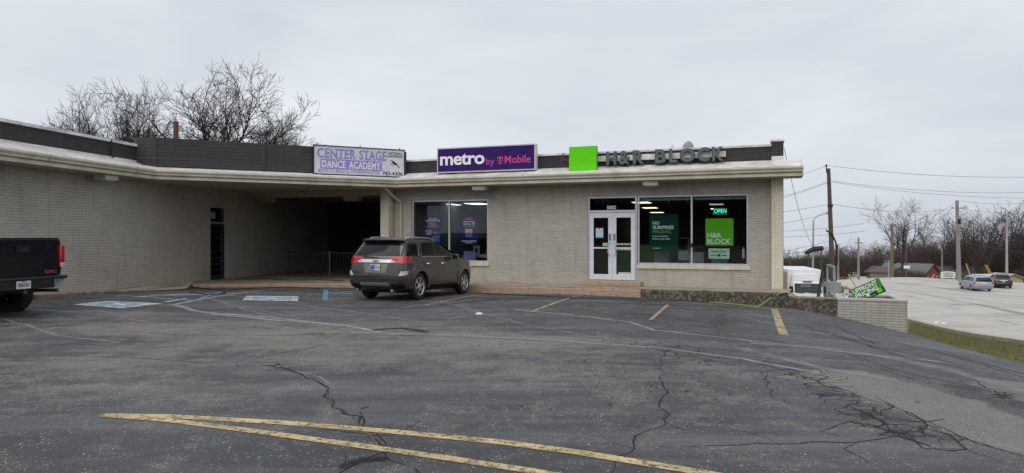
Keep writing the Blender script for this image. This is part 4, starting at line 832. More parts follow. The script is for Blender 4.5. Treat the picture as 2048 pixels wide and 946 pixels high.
text('lettering', 'Just bring', .07*a, .42*b, .4*a, .045*b, LETW, t, weight=.02); text('lettering', 'YOUR', .12*a, .35*b, .33*a, .06*b, ORNG, t, weight=.04); text('lettering', 'phone', .15*a, .3*b, .28*a, .045*b, LETW, t, weight=.02)
def disc(cx, cz, rx, rz, n=20): return [(cx+rx*math.cos(i*2*PI/n), cz+rz*math.sin(i*2*PI/n)) for i in range(n)]
mb = MB(); mb.prism(disc(.66*a, .36*b, .085*a, .065*b), -.004, -.001, 0); mb.prism([(.44*a, .02*b), (.46*a, .2*b), (.56*a, .26*b), (.76*a, .27*b), (.86*a, .2*b), (.93*a, .05*b), (.9*a, .02*b)], -.004, -.001, 1); mb.prism(disc(.87*a, .25*b, .06*a, .05*b), -.006, -.003, 0); mb.build('picture', [SKIN, BLUE], t)
t, a, b = poster(920, 956.5, (432, 432), (489, 489), PURW, 'window_poster', 'purple poster reading FREE Samsung Galaxy 5G in right pane of the phone shop')
text('lettering', 'FREE', .3*a, .86*b, .4*a, .06*b, ORNG, t, weight=.04); text('lettering', 'Samsung', .2*a, .765*b, .6*a, .065*b, LETW, t, weight=.03); text('lettering', 'Galaxy 5G', .17*a, .68*b, .66*a, .07*b, LETW, t, weight=.03)
mb = MB()
mb.box(.2*a, .8*a, -.004, -.001, .635*b, .645*b, 0)
for i in range(4): x = .3*a+i*.1*a; mb.box(x, x+.085*a, -.006-.001*i, -.003, .42*b, .555*b, 1); mb.box(x, x+.085*a, -.004, -.001, .25*b, .418*b, 2)
mb.box(.1*a, .9*a, -.004, -.001, .11*b, .13*b, 0); mb.box(.32*a, .68*a, -.004, -.001, .05*b, .065*b, 0); mb.build('picture', [LETW, YELO, BLUE], t)
t, a, b = poster(1299, 1357, (429, 429), (504, 505), DGRN, 'window_poster', 'large dark green poster reading NO SURPRISE PRICING')
text('lettering', 'NO', .11*a, .73*b, .23*a, .09*b, LETW, t, weight=.02); text('lettering', 'SURPRISE', .11*a, .615*b, .73*a, .09*b, LETW, t, weight=.02); text('lettering', 'PRICING.', .11*a, .5*b, .66*a, .09*b, mat('leaf_letter', (.12, .42, .09), .5), t, weight=.02)
text('lettering', 'Know the price', .11*a, .395*b, .53*a, .055*b, LETW, t, weight=.01); text('lettering', 'before you begin.', .11*a, .325*b, .62*a, .055*b, LETW, t, weight=.01); mb = MB(); mb.box(.11*a, .38*a, -.004, -.001, .1*b, .112*b); mb.build('fine_print', [LETW], t)
t, a, b = poster(1411, 1467, (437, 437), (491, 491.5), GRN2, 'window_poster', 'bright green square poster reading H&R BLOCK')
text('lettering', 'H&R', .06*a, .29*b, .52*a, .18*b, LETW, t, weight=.035); text('lettering', 'BLOCK', .06*a, .06*b, .85*a, .19*b, LETW, t, weight=.035)
t, a, b = poster(1417, 1459, (497, 497), (517, 517.5), MINT, 'window_poster', 'small pale mint notice under the bright green poster')
text('lettering', 'HABLAMOS ESPANOL', .12*a, .66*b, .76*a, .13*b, DGRN, t, weight=.03); mb = MB(); mb.box(.2*a, .8*a, -.004, -.001, .54*b, .56*b); mb.prism(disc(.36*a, .32*b, .03*a, .07*b), -.004, -.001); mb.box(.44*a, .57*a, -.004, -.001, .2*b, .42*b); mb.box(.09*a, .3*a, -.004, -.001, .28*b, .34*b); mb.box(.64*a, .86*a, -.004, -.001, .27*b, .36*b); mb.build('logo_row', [DGRN], t)
# open sign: glowing letters
x0, x1, z0, z1 = span(FA, 1427, 1454, (416, 416), (429, 429), .2); t = thing('open_sign', 'small glowing green sign reading OPEN high in the right pane', 'sign', FA.W(x0, .2, z0), FA.a)
mb = MB(); mb.box(0, x1-x0, .012, .03, 0, z1-z0); mb.build('backing', [BLACK], t)
text('lettering', 'OPEN', .02, .05, x1-x0-.04, z1-z0-.09, emit_mat('green_neon', (.12, 1, .5), 2.2), t, weight=-.01, y=.006)
mb = MB(); 
for a in ((.005, x1-x0-.005, .012, .02), (.005, x1-x0-.005, z1-z0-.02, z1-z0-.012)): mb.box(a[0], a[1], .003, .011, a[2], a[3])
mb.build('light_tube', [emit_mat('green_tube', (.1, .8, .5), .8)], t)
# house number, door words and notices: flat stickers on the glass
def sticker(px, py, w_, h_, m_, name, label, cat='sticker', yy=.055, body=None, lm=None, wt=.02):
    x = FA.s_(px, yy); z = FA.z_(px, py, yy); t = thing(name, label, cat, FA.W(x, yy, z), FA.a)
    if m_: mb = MB(); mb.box(-w_/2, w_/2, 0, .004, -h_/2, h_/2); mb.build('backing', [m_], t)
    if body: text('lettering', body, -w_/2*.92, -h_/2*.8, w_*.92, h_*.8, lm or LETW, t, y=-.002, weight=wt)
    return t
sticker(1223, 415, .33, .15, None, 'house_number', 'white number 5002 on the glass above the double doors', 'house number', yy=.085, body='5002', wt=.02)
sticker(1248, 488.2, .66, .07, None, 'door_lettering', 'white line reading WALK-INS WELCOME on the right door glass', 'lettering', yy=.058, body='WALK-INS WELCOME', wt=.03)
sticker(1247.6, 498.5, .7, .075, None, 'door_lettering', 'white line reading DROP OFFS AVAILABLE below the door mid rail', 'lettering', yy=.058, body='DROP OFFS AVAILABLE', wt=.03)
t = sticker(1199, 465.5, .25, .31, mat('pale_blue_paper', (.5, .6, .68), .6, var=.06, scale=14), 'door_notice', 'pale blue paper notice taped on the left door glass', 'notice')
mb = MB(); mb.box(-.14, .14, -.003, -.001, -.2, -.16); mb.box(-.02, .02, -.003, -.001, .12, .15); mb.build('fine_print', [BLACK], t)
sticker(1210.5, 489, .17, .11, mat('aqua_card', (.3, .55, .5), .6), 'door_card', 'small aqua card at the mid rail of the left door', 'card')
sticker(1249, 547, .4, .075, mat('white_label', (.65, .65, .58), .6), 'door_label', 'white strip label at the foot of the right door glass', 'label', body='ENTRANCE HOURS 9-5' if False else None)
# things inside
def at_floor(px, y): s = FA.s_(px, y); return FA.W(s, y, .2)
def desk(px, y, wd, m_, label, cat='desk', h=.74):
    p = at_floor(px, y); t = thing('desk', label, cat, p, FA.a)
    mb = MB(); mb.box(-wd/2, wd/2, -.35, .35, h-.04, h); mb.build('desk_top', [m_], t); mb = MB()
    for s in (-1, 1): mb.box(s*wd/2-.03 if s > 0 else -wd/2, s*wd/2 if s > 0 else -wd/2+.03, -.32, .32, 0, h-.04)
    mb.box(-wd/2+.03, wd/2-.03, .25, .28, .2, h-.04); mb.build('frame', [m_], t); return t
def chair(px, y, m_, label, group=None):
    p = at_floor(px, y); t = thing('chair', label, 'chair', p, FA.a, group)
    mb = MB(); mb.box(-.24, .24, -.22, .24, .42, .48); mb.build('seat', [m_], t, bevel=.02); mb = MB(); mb.box(-.24, .24, -.27, -.22, .5, .92); mb.build('backrest', [m_], t, bevel=.03)
    for a in (-.2, .2):
        for b in (-.22, .2): mb = MB(); mb.bar((a, b, 0), (a, b, .42), .03); mb.build('leg', [GREYM], t)
    return t
desk(958, 1.5, 1.1, mat('grey_desk', (.3, .32, .32), .6), 'grey desk behind the right pane of the phone shop')
chair(945, .75, mat('lilac_seat', (.2, .19, .42), .7), 'lilac chair in front of the grey desk in the phone shop')
p = FA.W(FA.s_(953, 1.5), 1.5, .94); t = thing('picture_frame', 'small grey display frame standing on the phone shop desk', 'picture frame', p, FA.a); mb = MB(); mb.box(-.13, .13, 0, .02, 0, .36); mb.build('frame', [mat('frame_grey', (.35, .36, .36), .5)], t); mb = MB(); mb.box(-.05, .05, -.006, -.001, .09, .26); mb.build('picture', [BLACK], t)
GC = 'pale office chairs behind the tax office window'; OW = mat('pale_chair', (.3, .3, .31), .7)
chair(1325, 1.0, OW, 'pale chair below the dark green poster', GC); chair(1394, 1.1, OW, 'pale chair right of the window mullion', GC); chair(1440, .9, OW, 'pale chair under the small mint notice', GC)
p = FA.W(FA.s_(1290, 2.2), 2.2, .2); o = MB().box(-1.0, .8, 0, .06, 0, 1.15).build('partition', [mat('green_partition', (.05, .2, .03), .6)], None, loc=p, rz=FA.a, bevel=.01); tag(o, 'low green partition inside the tax office left of the dark green poster', 'partition')
p = FA.W(FA.s_(1368, 1.6), 1.6, 1.0); t = thing('office_monitor', 'bright rectangular mirror like frame just left of the window mullion', 'monitor', FA.W(FA.s_(1367, 1.8), 1.8, .74), FA.a); mb = MB(); mb.box(-.19, .19, 0, .03, 0, .85); mb.build('frame', [mat('monitor_frame', (.3, .3, .3), .4)], t); mb = MB(); mb.box(-.17, .17, -.006, -.001, .02, .83); mb.build('reflecting_pane', [mat('monitor', (.6, .6, .62), .06, metal=1, var=.02)], t)  # bright screen pane, drawn as a polished metal reflecting sheet
p = FA.W(FA.s_(1487, .6), .6, .2); t = thing('hand_sanitizer_stand', 'dark floor stand with white bottle at right edge of the tax office window', 'stand', p, FA.a); mb = MB(); mb.tube([(0, 0, 0), (0, 0, 1.0)], .03, 8); mb.box(-.15, .15, -.12, .12, 0, .03); mb.build('post', [BLACK], t); mb = MB(); mb.lathe([(.75, 0), (.75, .045), (1.0, .045), (1.06, .015), (1.1, .015)], 10, axis='z'); mb.build('bottle', [WHITE], t)

CN = mat('counter_front', (.3, .29, .27), .6)
p = at_floor(1345, 6.5); t = thing('service_counter', 'long pale counter deep inside the tax office', 'counter', p, FA.a); mb = MB(); mb.box(-1.8, 1.8, -.3, .3, 0, 1.02); mb.build('front_panel', [CN], t); mb = MB(); mb.box(-1.9, 1.9, -.36, .36, 1.02, 1.07); mb.build('counter_top', [mat('counter_white', (.6, .6, .58), .4)], t)
p = at_floor(1465, 8.0); t = thing('filing_cabinet', 'grey filing cabinet deep in the tax office behind the bright green poster', 'cabinet', p, FA.a); mb = MB(); mb.box(-.5, .5, -.25, .25, 0, 1.5); mb.build('body', [CN], t)
for k_ in range(3): mb = MB(); mb.box(-.46, .46, -.27, -.252, .06+k_*.48, .48+k_*.48); mb.build('drawer', [mat('drawer_grey', (.24, .24, .25), .5)], t)
p = at_floor(868, 4.2); t = thing('display_wall', 'tall grey slatted display wall inside the phone shop', 'display', p, FA.a); mb = MB(); mb.box(-.7, .7, 0, .12, 0, 2.4); mb.build('board', [mat('display_grey', (.34, .36, .36), .7)], t)
for k_ in range(5): mb = MB(); mb.box(-.65, .65, -.2, -.002, .5+k_*.4, .53+k_*.4); mb.build('shelf', [WHITE], t)
# passage railings
RAILM = mat('dark_iron', (.03, .03, .03), .6)
q0 = P(628, 0, 26.2); q1 = P(720, 0, 25.6); t = thing('iron_railing', 'dark iron picket railing across the shaded passage', 'railing', (q0[0], q0[1], .04), math.atan2(q1[1]-q0[1], q1[0]-q0[0])); ln = math.hypot(q1[0]-q0[0], q1[1]-q0[1])
mb = MB(); mb.box(0, ln, -.02, .02, .95, .99); mb.box(0, ln, -.015, .015, .1, .13); mb.build('rail', [RAILM], t); mb = MB(); 
for i in range(15): x = .06+i*(ln-.12)/14; mb.box(x-.008, x+.008, -.008, .008, .13, .95)
mb.build('picket', [RAILM], t); mb = MB(); mb.box(.68, .73, -.03, .03, 0, 1.02); mb.build('post', [mat('grey_post', (.12, .12, .11), .6)], t)
q0 = P(577, 0, 26.8); q1 = P(627, 0, 26.5); t = thing('stair_handrail', 'thin dark handrail descending beside the passage wall', 'handrail', (q0[0], q0[1], .04)); 
mb = MB(); mb.tube([(0, 0, 0), (0, 0, .98), (q1[0]-q0[0], q1[1]-q0[1], .98), (q1[0]-q0[0], q1[1]-q0[1], 0)], .02, 6); mb.build('top_rail', [RAILM], t); mb = MB(); mb.tube([(.15, 0, .85), (.95, -.2, 0)], .022, 6); mb.build('sloping_rail', [RAILM], t)
# hose and cables lying at the kerb
def lay(name, pts, r, m_, label, cat, lift=.035, extra=None):
    w3 = [(x, y, H(x, y)+lift+r) for x, y in GP(pts)]
    if extra: w3 += extra
    S = []
    for i in range(len(w3)-1):      # Catmull-Rom
        p0, p1, p2, p3 = [Vector(w3[max(0, min(len(w3)-1, k))]) for k in (i-1, i, i+1, i+2)]
        for k in range(6):
            u = k/6; S.append(.5*((2*p1)+(p2-p0)*u+(2*p0-5*p1+4*p2-p3)*u*u+(3*p1-p0-3*p2+p3)*u**3))
    S.append(Vector(w3[-1])); o = MB().tube(S, r, 6).build(name, [m_], smooth=True); return tag(o, label, cat)
lay('garden_hose', [(1418, 607), (1452, 610), (1490, 614), (1516, 616)], .014, mat('lime_hose', (.3, .42, .06), .5), 'lime green hose running along kerb and up over the concrete landing', 'hose',
    extra=[FA.W(FA.s_(1540, -1.6), -1.58, -.12), FA.W(FA.s_(1562, -1.55), -1.55, .04), FA.W(FA.s_(1578, -1.5), -1.45, .05), FA.W(FA.s_(1595, -1.3), -1.2, -.07), FA.W(FA.s_(1608, -1.1), -1.0, -.07)])
lay('black_cable', [(950, 589), (1060, 594), (1150, 598.5), (1260, 600), (1330, 603), (1415, 607)], .012, BLACK, 'black cable lying along foot of the kerb right of the grey SUV', 'cable')
lay('loose_wire', [(372, 575), (440, 583), (500, 580), (570, 577), (640, 580)], .014, BLACK, 'thin black wire looping on asphalt in front of the passage kerb', 'wire')
lay('pavement_cable', [(395, 577), (450, 587), (420, 592), (380, 588)], .012, BLACK, 'short black cable loop on asphalt near the kerb ramp', 'cable')
w3 = [FA.W(FA.s_(px, yy), yy, .06) for px, yy in ((470, -1.9), (530, -1.2), (580, -1.6), (640, -1.0), (690, -1.35))]; o = MB().tube(w3, .012, 6).build('sidewalk_wire', [BLACK]); tag(o, 'dark wire trailing over the sidewalk under the canopy', 'wire')
# leaves and grit
mb = MB(); rg = random.Random(5)
for (px, py, sx_, sy_, n) in ((1300, 603, 55, 4, 420), (1480, 615, 120, 8, 300), (1100, 592, 160, 2.5, 160), (1700, 640, 60, 12, 160), (1440, 645, 20, 18, 90), (420, 580, 120, 5, 220), (230, 588, 90, 4, 200), (1400, 740, 500, 90, 90)):
    for i in range(n):
        x, y = G(px+rg.gauss(0, sx_*.5), max(577, py+rg.gauss(0, sy_*.5))); z = H(x, y)+.032+rg.uniform(0, .008); s = rg.uniform(.008, .03); a = rg.uniform(0, 2*PI)
        mb.add([(x+s*math.cos(a), y+s*math.sin(a), z+rg.uniform(0, .02)), (x+s*math.cos(a+1.8), y+s*math.sin(a+1.8), z), (x+s*math.cos(a+3.1), y+s*math.sin(a+3.1), z+.01), (x+s*math.cos(a+4.6), y+s*math.sin(a+4.6), z)], [(0, 1, 2, 3)])
o = mb.build('leaf_litter', [mat('dead_leaf', (.12, .07, .035), .9, scale=30, c2=(.05, .03, .02))], fixn=False); tag(o, 'dead leaves and grit along the kerb', kind='stuff', cat='leaf litter')
mb = MB(); rg = random.Random(9)
for i in range(150):
    x, y = G(rg.uniform(0, 2048), rg.choice([rg.uniform(600, 760), rg.uniform(620, 940)])); s = rg.uniform(.003, .009); z = H(x, y)+.032
    mb.add([(x-s, y, z), (x, y-s*.7, z), (x+s, y, z), (x, y+s*.8, z), (x, y, z+s)], [(0, 1, 4), (1, 2, 4), (2, 3, 4), (3, 0, 4)])
o = mb.build('gravel', [mat('pale_grit', (.5, .48, .44), .9)], fixn=False); tag(o, 'pale loose grit scattered on the asphalt', kind='stuff', cat='gravel')
def scrap(px, py, r, label, name='crushed_cup'):
    x, y = G(px, py); mb = MB(); mb.lathe([(0, .0), (0, r*.8), (.02, r), (.045, r*.7), (.05, 0)], 9, axis='z'); mb.v = [(v[0]*1.3+rg.gauss(0, .006), v[1]*.7, v[2]) for v in mb.v]; o = mb.build(name, [WHITE], loc=(x, y, H(x, y)+.035)); tag(o, label, 'litter')
scrap(958, 633, .06, 'white crushed foam cup lid on the open asphalt')
# ------------------------------------------------------------------ planter well, rail, sign, cup at the right
bx0, bx1 = FA.s_(1675, -CURB), FA.s_(1815, -CURB); WZ = -.055
t = thing('planter_wall', 'grey painted brick retaining wall with pale cap at the right end of the lot', 'wall', FA.W(bx0, -CURB, -1.3), FA.a)
Lw = bx1-bx0; dp = 1.75
mb = MB(); mb.box(0, Lw, 0, .2, -1.3, 1.3+WZ-.06); mb.box(0, Lw, dp-.2, dp, -1.3, 1.3+WZ-.06); mb.box(Lw-.2, Lw, .2, dp-.2, -1.3, 1.3+WZ-.06); mb.box(0, .2, .2, dp-.2, -1.3, 1.3+WZ-.06); mb.build('wall', [BRICK_G], t)
mb = MB(); zc = 1.3+WZ
for a in ((-.01, Lw+.015, -.015, .22), (-.01, Lw+.015, dp-.22, dp+.015), (Lw-.22, Lw+.015, .22, dp-.22), (-.01, .22, .22, dp-.22)): mb.box(a[0], a[1], a[2], a[3], zc-.06, zc)
mb.build('cap', [mat('pale_cap', (.5, .48, .43), .8, scale=3)], t, bevel=.01)
mb = MB(); mb.box(.2, Lw-.2, .2, dp-.2, zc-.75, zc-.7); mb.build('floor', [CONC], t)
# lawn sign leaning on the wall
x, y = FA.s_(1736, -.9), -.9; t = thing('yard_sign', 'tilted green yard sign reading UPFRONT PRICING behind the brick wall', 'sign', FA.W(x, y, .12), FA.a)
tl = R(27); wd, ht = .80, .42
def rot2(a, b): return (a*math.cos(tl)-b*math.sin(tl), a*math.sin(tl)+b*math.cos(tl))
mb = MB(); mb.prism([rot2(a, b) for a, b in ((-wd/2, -ht/2), (wd/2, -ht/2), (wd/2, ht/2), (-wd/2, ht/2))], 0, .012); mb.build('board', [GRN], t)
mb = MB(); mb.prism([rot2(a, b) for a, b in ((-wd/2+.1, -ht/2+.004), (wd/2-.004, -ht/2+.004), (wd/2-.004, -ht/2+.17), (.02, -ht/2+.1))], -.003, -.0005); mb.build('navy_corner', [NAVY], t)
def rtext(s, cx, cz, w_, h_, m_, yy=-.004, wt=.03): a, b = rot2(cx, cz); return text('lettering', s, a, b, w_, h_, m_, t, y=yy, weight=wt, rot=tl)
rtext('UPFRONT', -.03, .12, .66, .12, LETW); rtext('PRICING', -.05, -.02, .62, .12, LETW); rtext('fair price.', .05, -.165, .16, .035, LETW, wt=.0, yy=-.006)
mb = MB(); mb.prism([rot2(a, b) for a, b in ((.2, -.17), (.33, -.17), (.33, -.05), (.2, -.05))], -.006, -.0035); mb.build('square_logo', [LIME], t)
mb = MB(); mb.prism([rot2(a, b) for a, b in ((-.09, -.15), (-.02, -.15), (-.02, -.07), (-.09, -.07))], -.006, -.0035); mb.build('square_logo', [LETW], t)
mb = MB()
for a, b in ((-.15, .0), (.15, 0)): mb.tube([(*rot2(a, -ht/2)[:1], .02, rot2(a, -ht/2)[1]), (a*.9, .05, -.75)], .006, 6)
mb.build('stake', [GREYM], t)
# drink cup on the side cap
x, y = FA.s_(1692.5, -1.38), -1.38; t = thing('drink_cup', 'white paper drink cup with a red straw on the brick wall', 'cup', FA.W(x, y, WZ+.001), FA.a)
mb = MB(); mb.lathe([(0, 0), (0, .045), (.2, .062), (.2, 0)], 18, axis='z'); c_ = mb.build('cup', [WHITE], t, smooth=True); mb = MB(); mb.lathe([(.2, .0), (.2, .068), (.215, .068), (.22, .05), (.225, 0)], 18, axis='z'); mb.build('lid', [mat('cup_lid', (.6, .62, .65), .4)], t)
mb = MB(); mb.tube([(0, 0, .2), (.02, .0, .36)], .007, 6); mb.build('straw', [mat('red_straw', (.6, .03, .05), .5)], t); mb = MB(); mb.box(-.02, .02, -.062, -.055, .08, .13); mb.build('logo', [mat('cup_print', (.1, .12, .2), .5)], t)
# grey pipe rail
p0_ = FA.loc(P(1655, 0, 20.3)[:2]); p1_ = FA.loc(P(1668.5, 0, 18.9)[:2]); t = thing('pipe_rail', 'grey steel pipe rail standing on the concrete landing', 'rail', FA.W(p0_[0], p0_[1], -.09), FA.a)
a = Vector((0, 0, 0)); b = Vector((p1_[0]-p0_[0], p1_[1]-p0_[1], 0)); Z = Vector((0, 0, .86)); mb = MB(); mb.bar(a+Z, b+Z+Vector((0, 0, .0)), .06); mb.build('top_rail', [GREYM], t)
for q in (a, b): mb = MB(); mb.bar(q+Vector((0, 0, -.05)), q+Z, .06); mb.build('post', [GREYM], t)
q0 = P(1645, 545, 22.0); q1 = P(1636, 597, 21.0); o = MB().tube([(0, 0, 0), (q0[0]-q1[0], q0[1]-q1[1], q0[2]-q1[2])], .05, 8).build('leaning_post', [BLACK], loc=q1); tag(o, 'black post leaning between the white truck and the pipe rail', 'post')

# ------------------------------------------------------------------ street furniture
def on_ground(px, Y): x = X_(px, Y); return (x, Y, H(x, Y))
def zpx(py, Y): return CAMZ-(py-HOR)/FPX*Y
def upole(name, pxb, Y, pxt, pyt, r, label, m_=WOODP, extras=(), group='utility poles along the street', pyb=None, cat='utility pole'):
    b = on_ground(pxb, Y); tp = Vector((X_(pxt, Y)-b[0], 0, zpx(pyt, Y)-b[2])); t = thing(name, label, cat, (b[0], b[1], b[2]-.3), 0, group)
    mb = MB(); n = 7; mb.tube([tp*(i/n)+Vector((0, 0, .3)) for i in range(n+1)], [r*(1.15-.4*i/n) for i in range(n+1)], 10); mb.build('post', [m_], t, smooth=True)
    return t, tp+Vector((0, 0, .3)), b
t, tp, b = upole('utility_pole', 1666, 60, 1657, 337, .2, 'tall dark wooden pole leaning slightly, nearest the shop corner')
mb = MB(); mb.tube([tp+Vector((-.15, 0, -.4)), tp+Vector((-.2, 0, .2)), tp+Vector((-.2, 0, .32))], .05, 6); mb.lathe([(0, .0), (0, .09), (.15, .09), (.15, 0)], 8, axis='z', c=(tp.x-.2, 0, tp.z+.2)); mb.build('insulator', [BLACK], t)
mb = MB(); mb.tube([(tp.x*.8+.16, -.1, .3), (.32, -.15, 2.5), (.18, -.15, 4.2), (-.2, -.25, 4.9), (-.75, -.3, 5.25)], .07, 6); mb.tube([(.1, -.22, .3), (.25, -.22, 4.0)], .09, 6); mb.build('conduit', [BLACK], t)
def dzt(py): return zpx(py, 60)-b[2]+.3
hz = dzt(496); mb = MB(); mb.tube([(-1.05, -.3, hz+.0), (-1.9, -.35, hz-.1), (-2.6, -.35, hz-.45)], [.2, .24, .16], 8); mb.build('cable_splice', [BLACK], t)
mb = MB(); mb.lathe([(dzt(415), .17), (dzt(413), .23), (dzt(410), .23), (dzt(408), .17)], 10, axis='z', c=(tp.x*.6, 0, 0)); mb.build('band', [BLACK], t)
# street lamp beside it
t, tp, b = upole('street_lamp', 1625, 75, 1627, 440, .11, 'thin grey street lamp with curved arm left of the dark pole', GREYM, group=None, cat='street lamp')
mb = MB(); mb.tube([tp, tp+Vector((.35, 0, .4)), tp+Vector((1.1, 0, .75)), tp+Vector((1.5, 0, .8))], .06, 6); mb.build('arm', [GREYM], t); mb = MB(); mb.lathe([(-.14, 0), (-.1, .1), (0, .16), (.1, .1), (.13, 0)], 8, c=(tp.x+1.5, 0, tp.z+.8)); mb.build('lamp_head', [GREYM], t)
for a in ((1717, 100, 1717, 475, .16, 'brown pole with short crossarm right of the shop corner trees', WOODG), (1784, 112, 1784, 449, .26, 'brown wooden pole in front of the tall bare tree', mat('tan_pole', (.2, .14, .09), .9)), (1812, 104, 1812, 458, .12, 'thin dark pole carrying a small white plate', WOODP),
          (1884, 120, 1884, 497, .15, 'short grey pole beside the white signboard', WOODG), (1676, 118, 1676, 505, .2, 'short pale pole just right of the dark leaning pole', WOODG), (1617.5, 140, 1617.5, 498, .16, 'thin far pole between the truck and the street lamp', WOODP), (1643, 130, 1643, 500, .14, 'thin far pole just behind the green transformer box', WOODP), (1580, 150, 1580, 512, .22, 'small far pole nearest the shop corner pillar', WOODP)):
    t, tp, b = upole('utility_pole', a[0], a[1], a[2], a[3], a[4], a[5], a[6])
    mb = MB()
    if a[0] in (1717, 1884, 1784): mb.bar(tp+Vector((-.7, 0, -.8)), tp+Vector((.7, 0, -.8)), .1); mb.build('crossarm', [WOODP], t)
    elif a[0] == 1812:
        z_ = zpx(534, 104)-b[2]+.3; mb.box(-.45, .5, -.2, -.15, z_-.22, z_+.22); mb.build('plate', [WHITE], t)
t, tp, b = upole('utility_pole', 1918, 93, 1914, 401, .27, 'tall pale wooden pole behind the two cars on the road', WOODG)
mb = MB(); z_ = zpx(416, 93)-b[2]+.3; mb.bar((-1.0, 0, z_), (.9, 0, z_), .1); mb.build('crossarm', [WOODG], t)
mb = MB(); mb.lathe([(z_-.1, 0), (z_-.1, .09), (z_+.35, .09), (z_+.4, 0)], 8, axis='z', c=(.85, 0, 0)); mb.lathe([(z_, 0), (z_, .08), (z_+.25, .08), (z_+.25, 0)], 8, axis='z', c=(-.95, 0, 0)); mb.build('insulator', [GREYM], t)
z_ = zpx(443, 93)-b[2]+.3; mb = MB(); mb.lathe([(z_-.35, .26), (z_-.35, .3), (z_+.35, .3), (z_+.35, .25)], 10, axis='z', c=(-.1, 0, 0)); mb.build('band', [BLACK], t)
# flag pole
b = on_ground(2013.5, 98); t = thing('flag_pole', 'silver flag pole at the right edge flying a drooping striped flag', 'flag pole', (b[0], b[1], b[2]-.2)); h = zpx(432, 98)-b[2]+.2
mb = MB(); mb.tube([(0, 0, 0), (0, 0, h)], [.2, .1], 10); mb.lathe([(h, 0), (h+.08, .13), (h+.2, .13), (h+.28, 0)], 8, axis='z'); mb.build('pole', [mat('silver_pole', (.4, .41, .42), .4, metal=.3)], t, smooth=True)
fl = MB(); RED = mat('flag_red', (.35, .03, .04), .8); FB = mat('flag_blue', (.03, .04, .14), .8); nx_ = 8
for i in range(7):
    for j in range(nx_):
        def fp(i, j): u = j/nx_; v = i/7; return (-.12-u*1.0+.1*math.sin(v*5+u*4), .15*math.sin(u*9+v*3), h-.3-v*.9-u*1.25)
        mm_ = 2 if (i < 4 and j < 3) else (0 if i % 2 == 0 else 1); fl.add([fp(i, j), fp(i, j+1), fp(i+1, j+1), fp(i+1, j)], [(0, 1, 2, 3)], mm_)
fo = fl.build('flag', [RED, WHITE, FB], t, smooth=True); so = fo.modifiers.new('s', 'SOLIDIFY'); so.thickness = .02
# transformer box, street sign, signboard, guy guards
b = on_ground(1666, 52); t = thing('transformer_box', 'grey green utility cabinet on the grass behind the pipe rail', 'utility box', (b[0], b[1], b[2]-.05)); mb = MB(); mb.box(-.43, .43, -.4, .4, 0, .78); BX = mat('box_green_grey', (.3, .36, .33), .6); mb.build('cabinet', [BX], t, bevel=.03); mb = MB(); mb.box(-.46, .46, -.43, .43, .78, .84); mb.build('lid', [BX], t, bevel=.01); mb = MB(); mb.box(-.2, .02, -.41, -.402, .3, .5); mb.build('label', [YELO], t)
b = on_ground(1777, 100); t = thing('street_name_sign', 'green street name sign on a thin post left of the tan pole', 'street sign', (b[0], b[1], b[2]-.1)); mb = MB(); mb.tube([(0, 0, 0), (0, 0, 2.9)], .07, 6); mb.build('post', [GREYM], t); mb = MB(); mb.box(-.6, .5, -.05, -.02, 2.6, 2.85); mb.build('blade', [mat('street_sign_green', (.02, .2, .15), .5)], t)
b = on_ground(1897, 96); t = thing('signboard', 'white roadside signboard with lines of small dark print beside the pole', 'sign', (b[0], b[1], b[2]-.1)); z0 = .3
mb = MB(); mb.prism([(-1.0, z0), (1.0, z0), (1.0, 1.1), (.6, 1.22), (0, 1.27), (-.6, 1.22), (-1.0, 1.1)], 0, .2); mb.build('board', [mat('signboard_white', (.75, .76, .74), .6, var=.03)], t)
TX = mat('dark_green_print', (.08, .2, .13), .6); text('lettering', 'OUR LADY OF', -.5, 1.06, 1.0, .1, TX, t, y=-.005, weight=.02); mb = MB()
for i, (w_, z_) in enumerate(((.85, .93), (.6, .8), (.7, .68), (.75, .56), (.5, .45))): mb.box(-w_, w_, -.01, -.002, z_, z_+.05)
mb.build('fine_print', [TX], t); mb = MB(); mb.box(-.85, -.75, .05, .15, -.2, z0); mb.box(.75, .85, .05, .15, -.2, z0); mb.build('post', [WHITE], t)
GY = mat('guy_guard_yellow', (.6, .4, .08), .6)
for px0, py0, px1, py1, Y, lb in ((1697, 549, 1713, 576, 56, 'yellow guy wire guard leaning behind the yard sign'), (1932, 527, 1942, 556, 96, 'yellow guy guard leaning above the silver minivan'), (1970, 530, 1979, 548, 105, 'left one of the two close yellow guy guards above the dark crossover'), (1973.5, 530, 1983, 548, 104, 'right one of the two close yellow guy guards above the dark crossover'), (1869, 549, 1861, 560, 97, 'short yellow guy guard leaning in front of the red brick house')):
    a = P(px1, py1, Y); c = P(px0, py0, Y); o = MB().tube([(0, 0, 0), (c[0]-a[0], 0, c[2]-a[2])], .07 if Y > 60 else .05, 6).build('guy_guard', [GY], loc=a); tag(o, lb, 'guy guard', 'yellow guy wire guards')
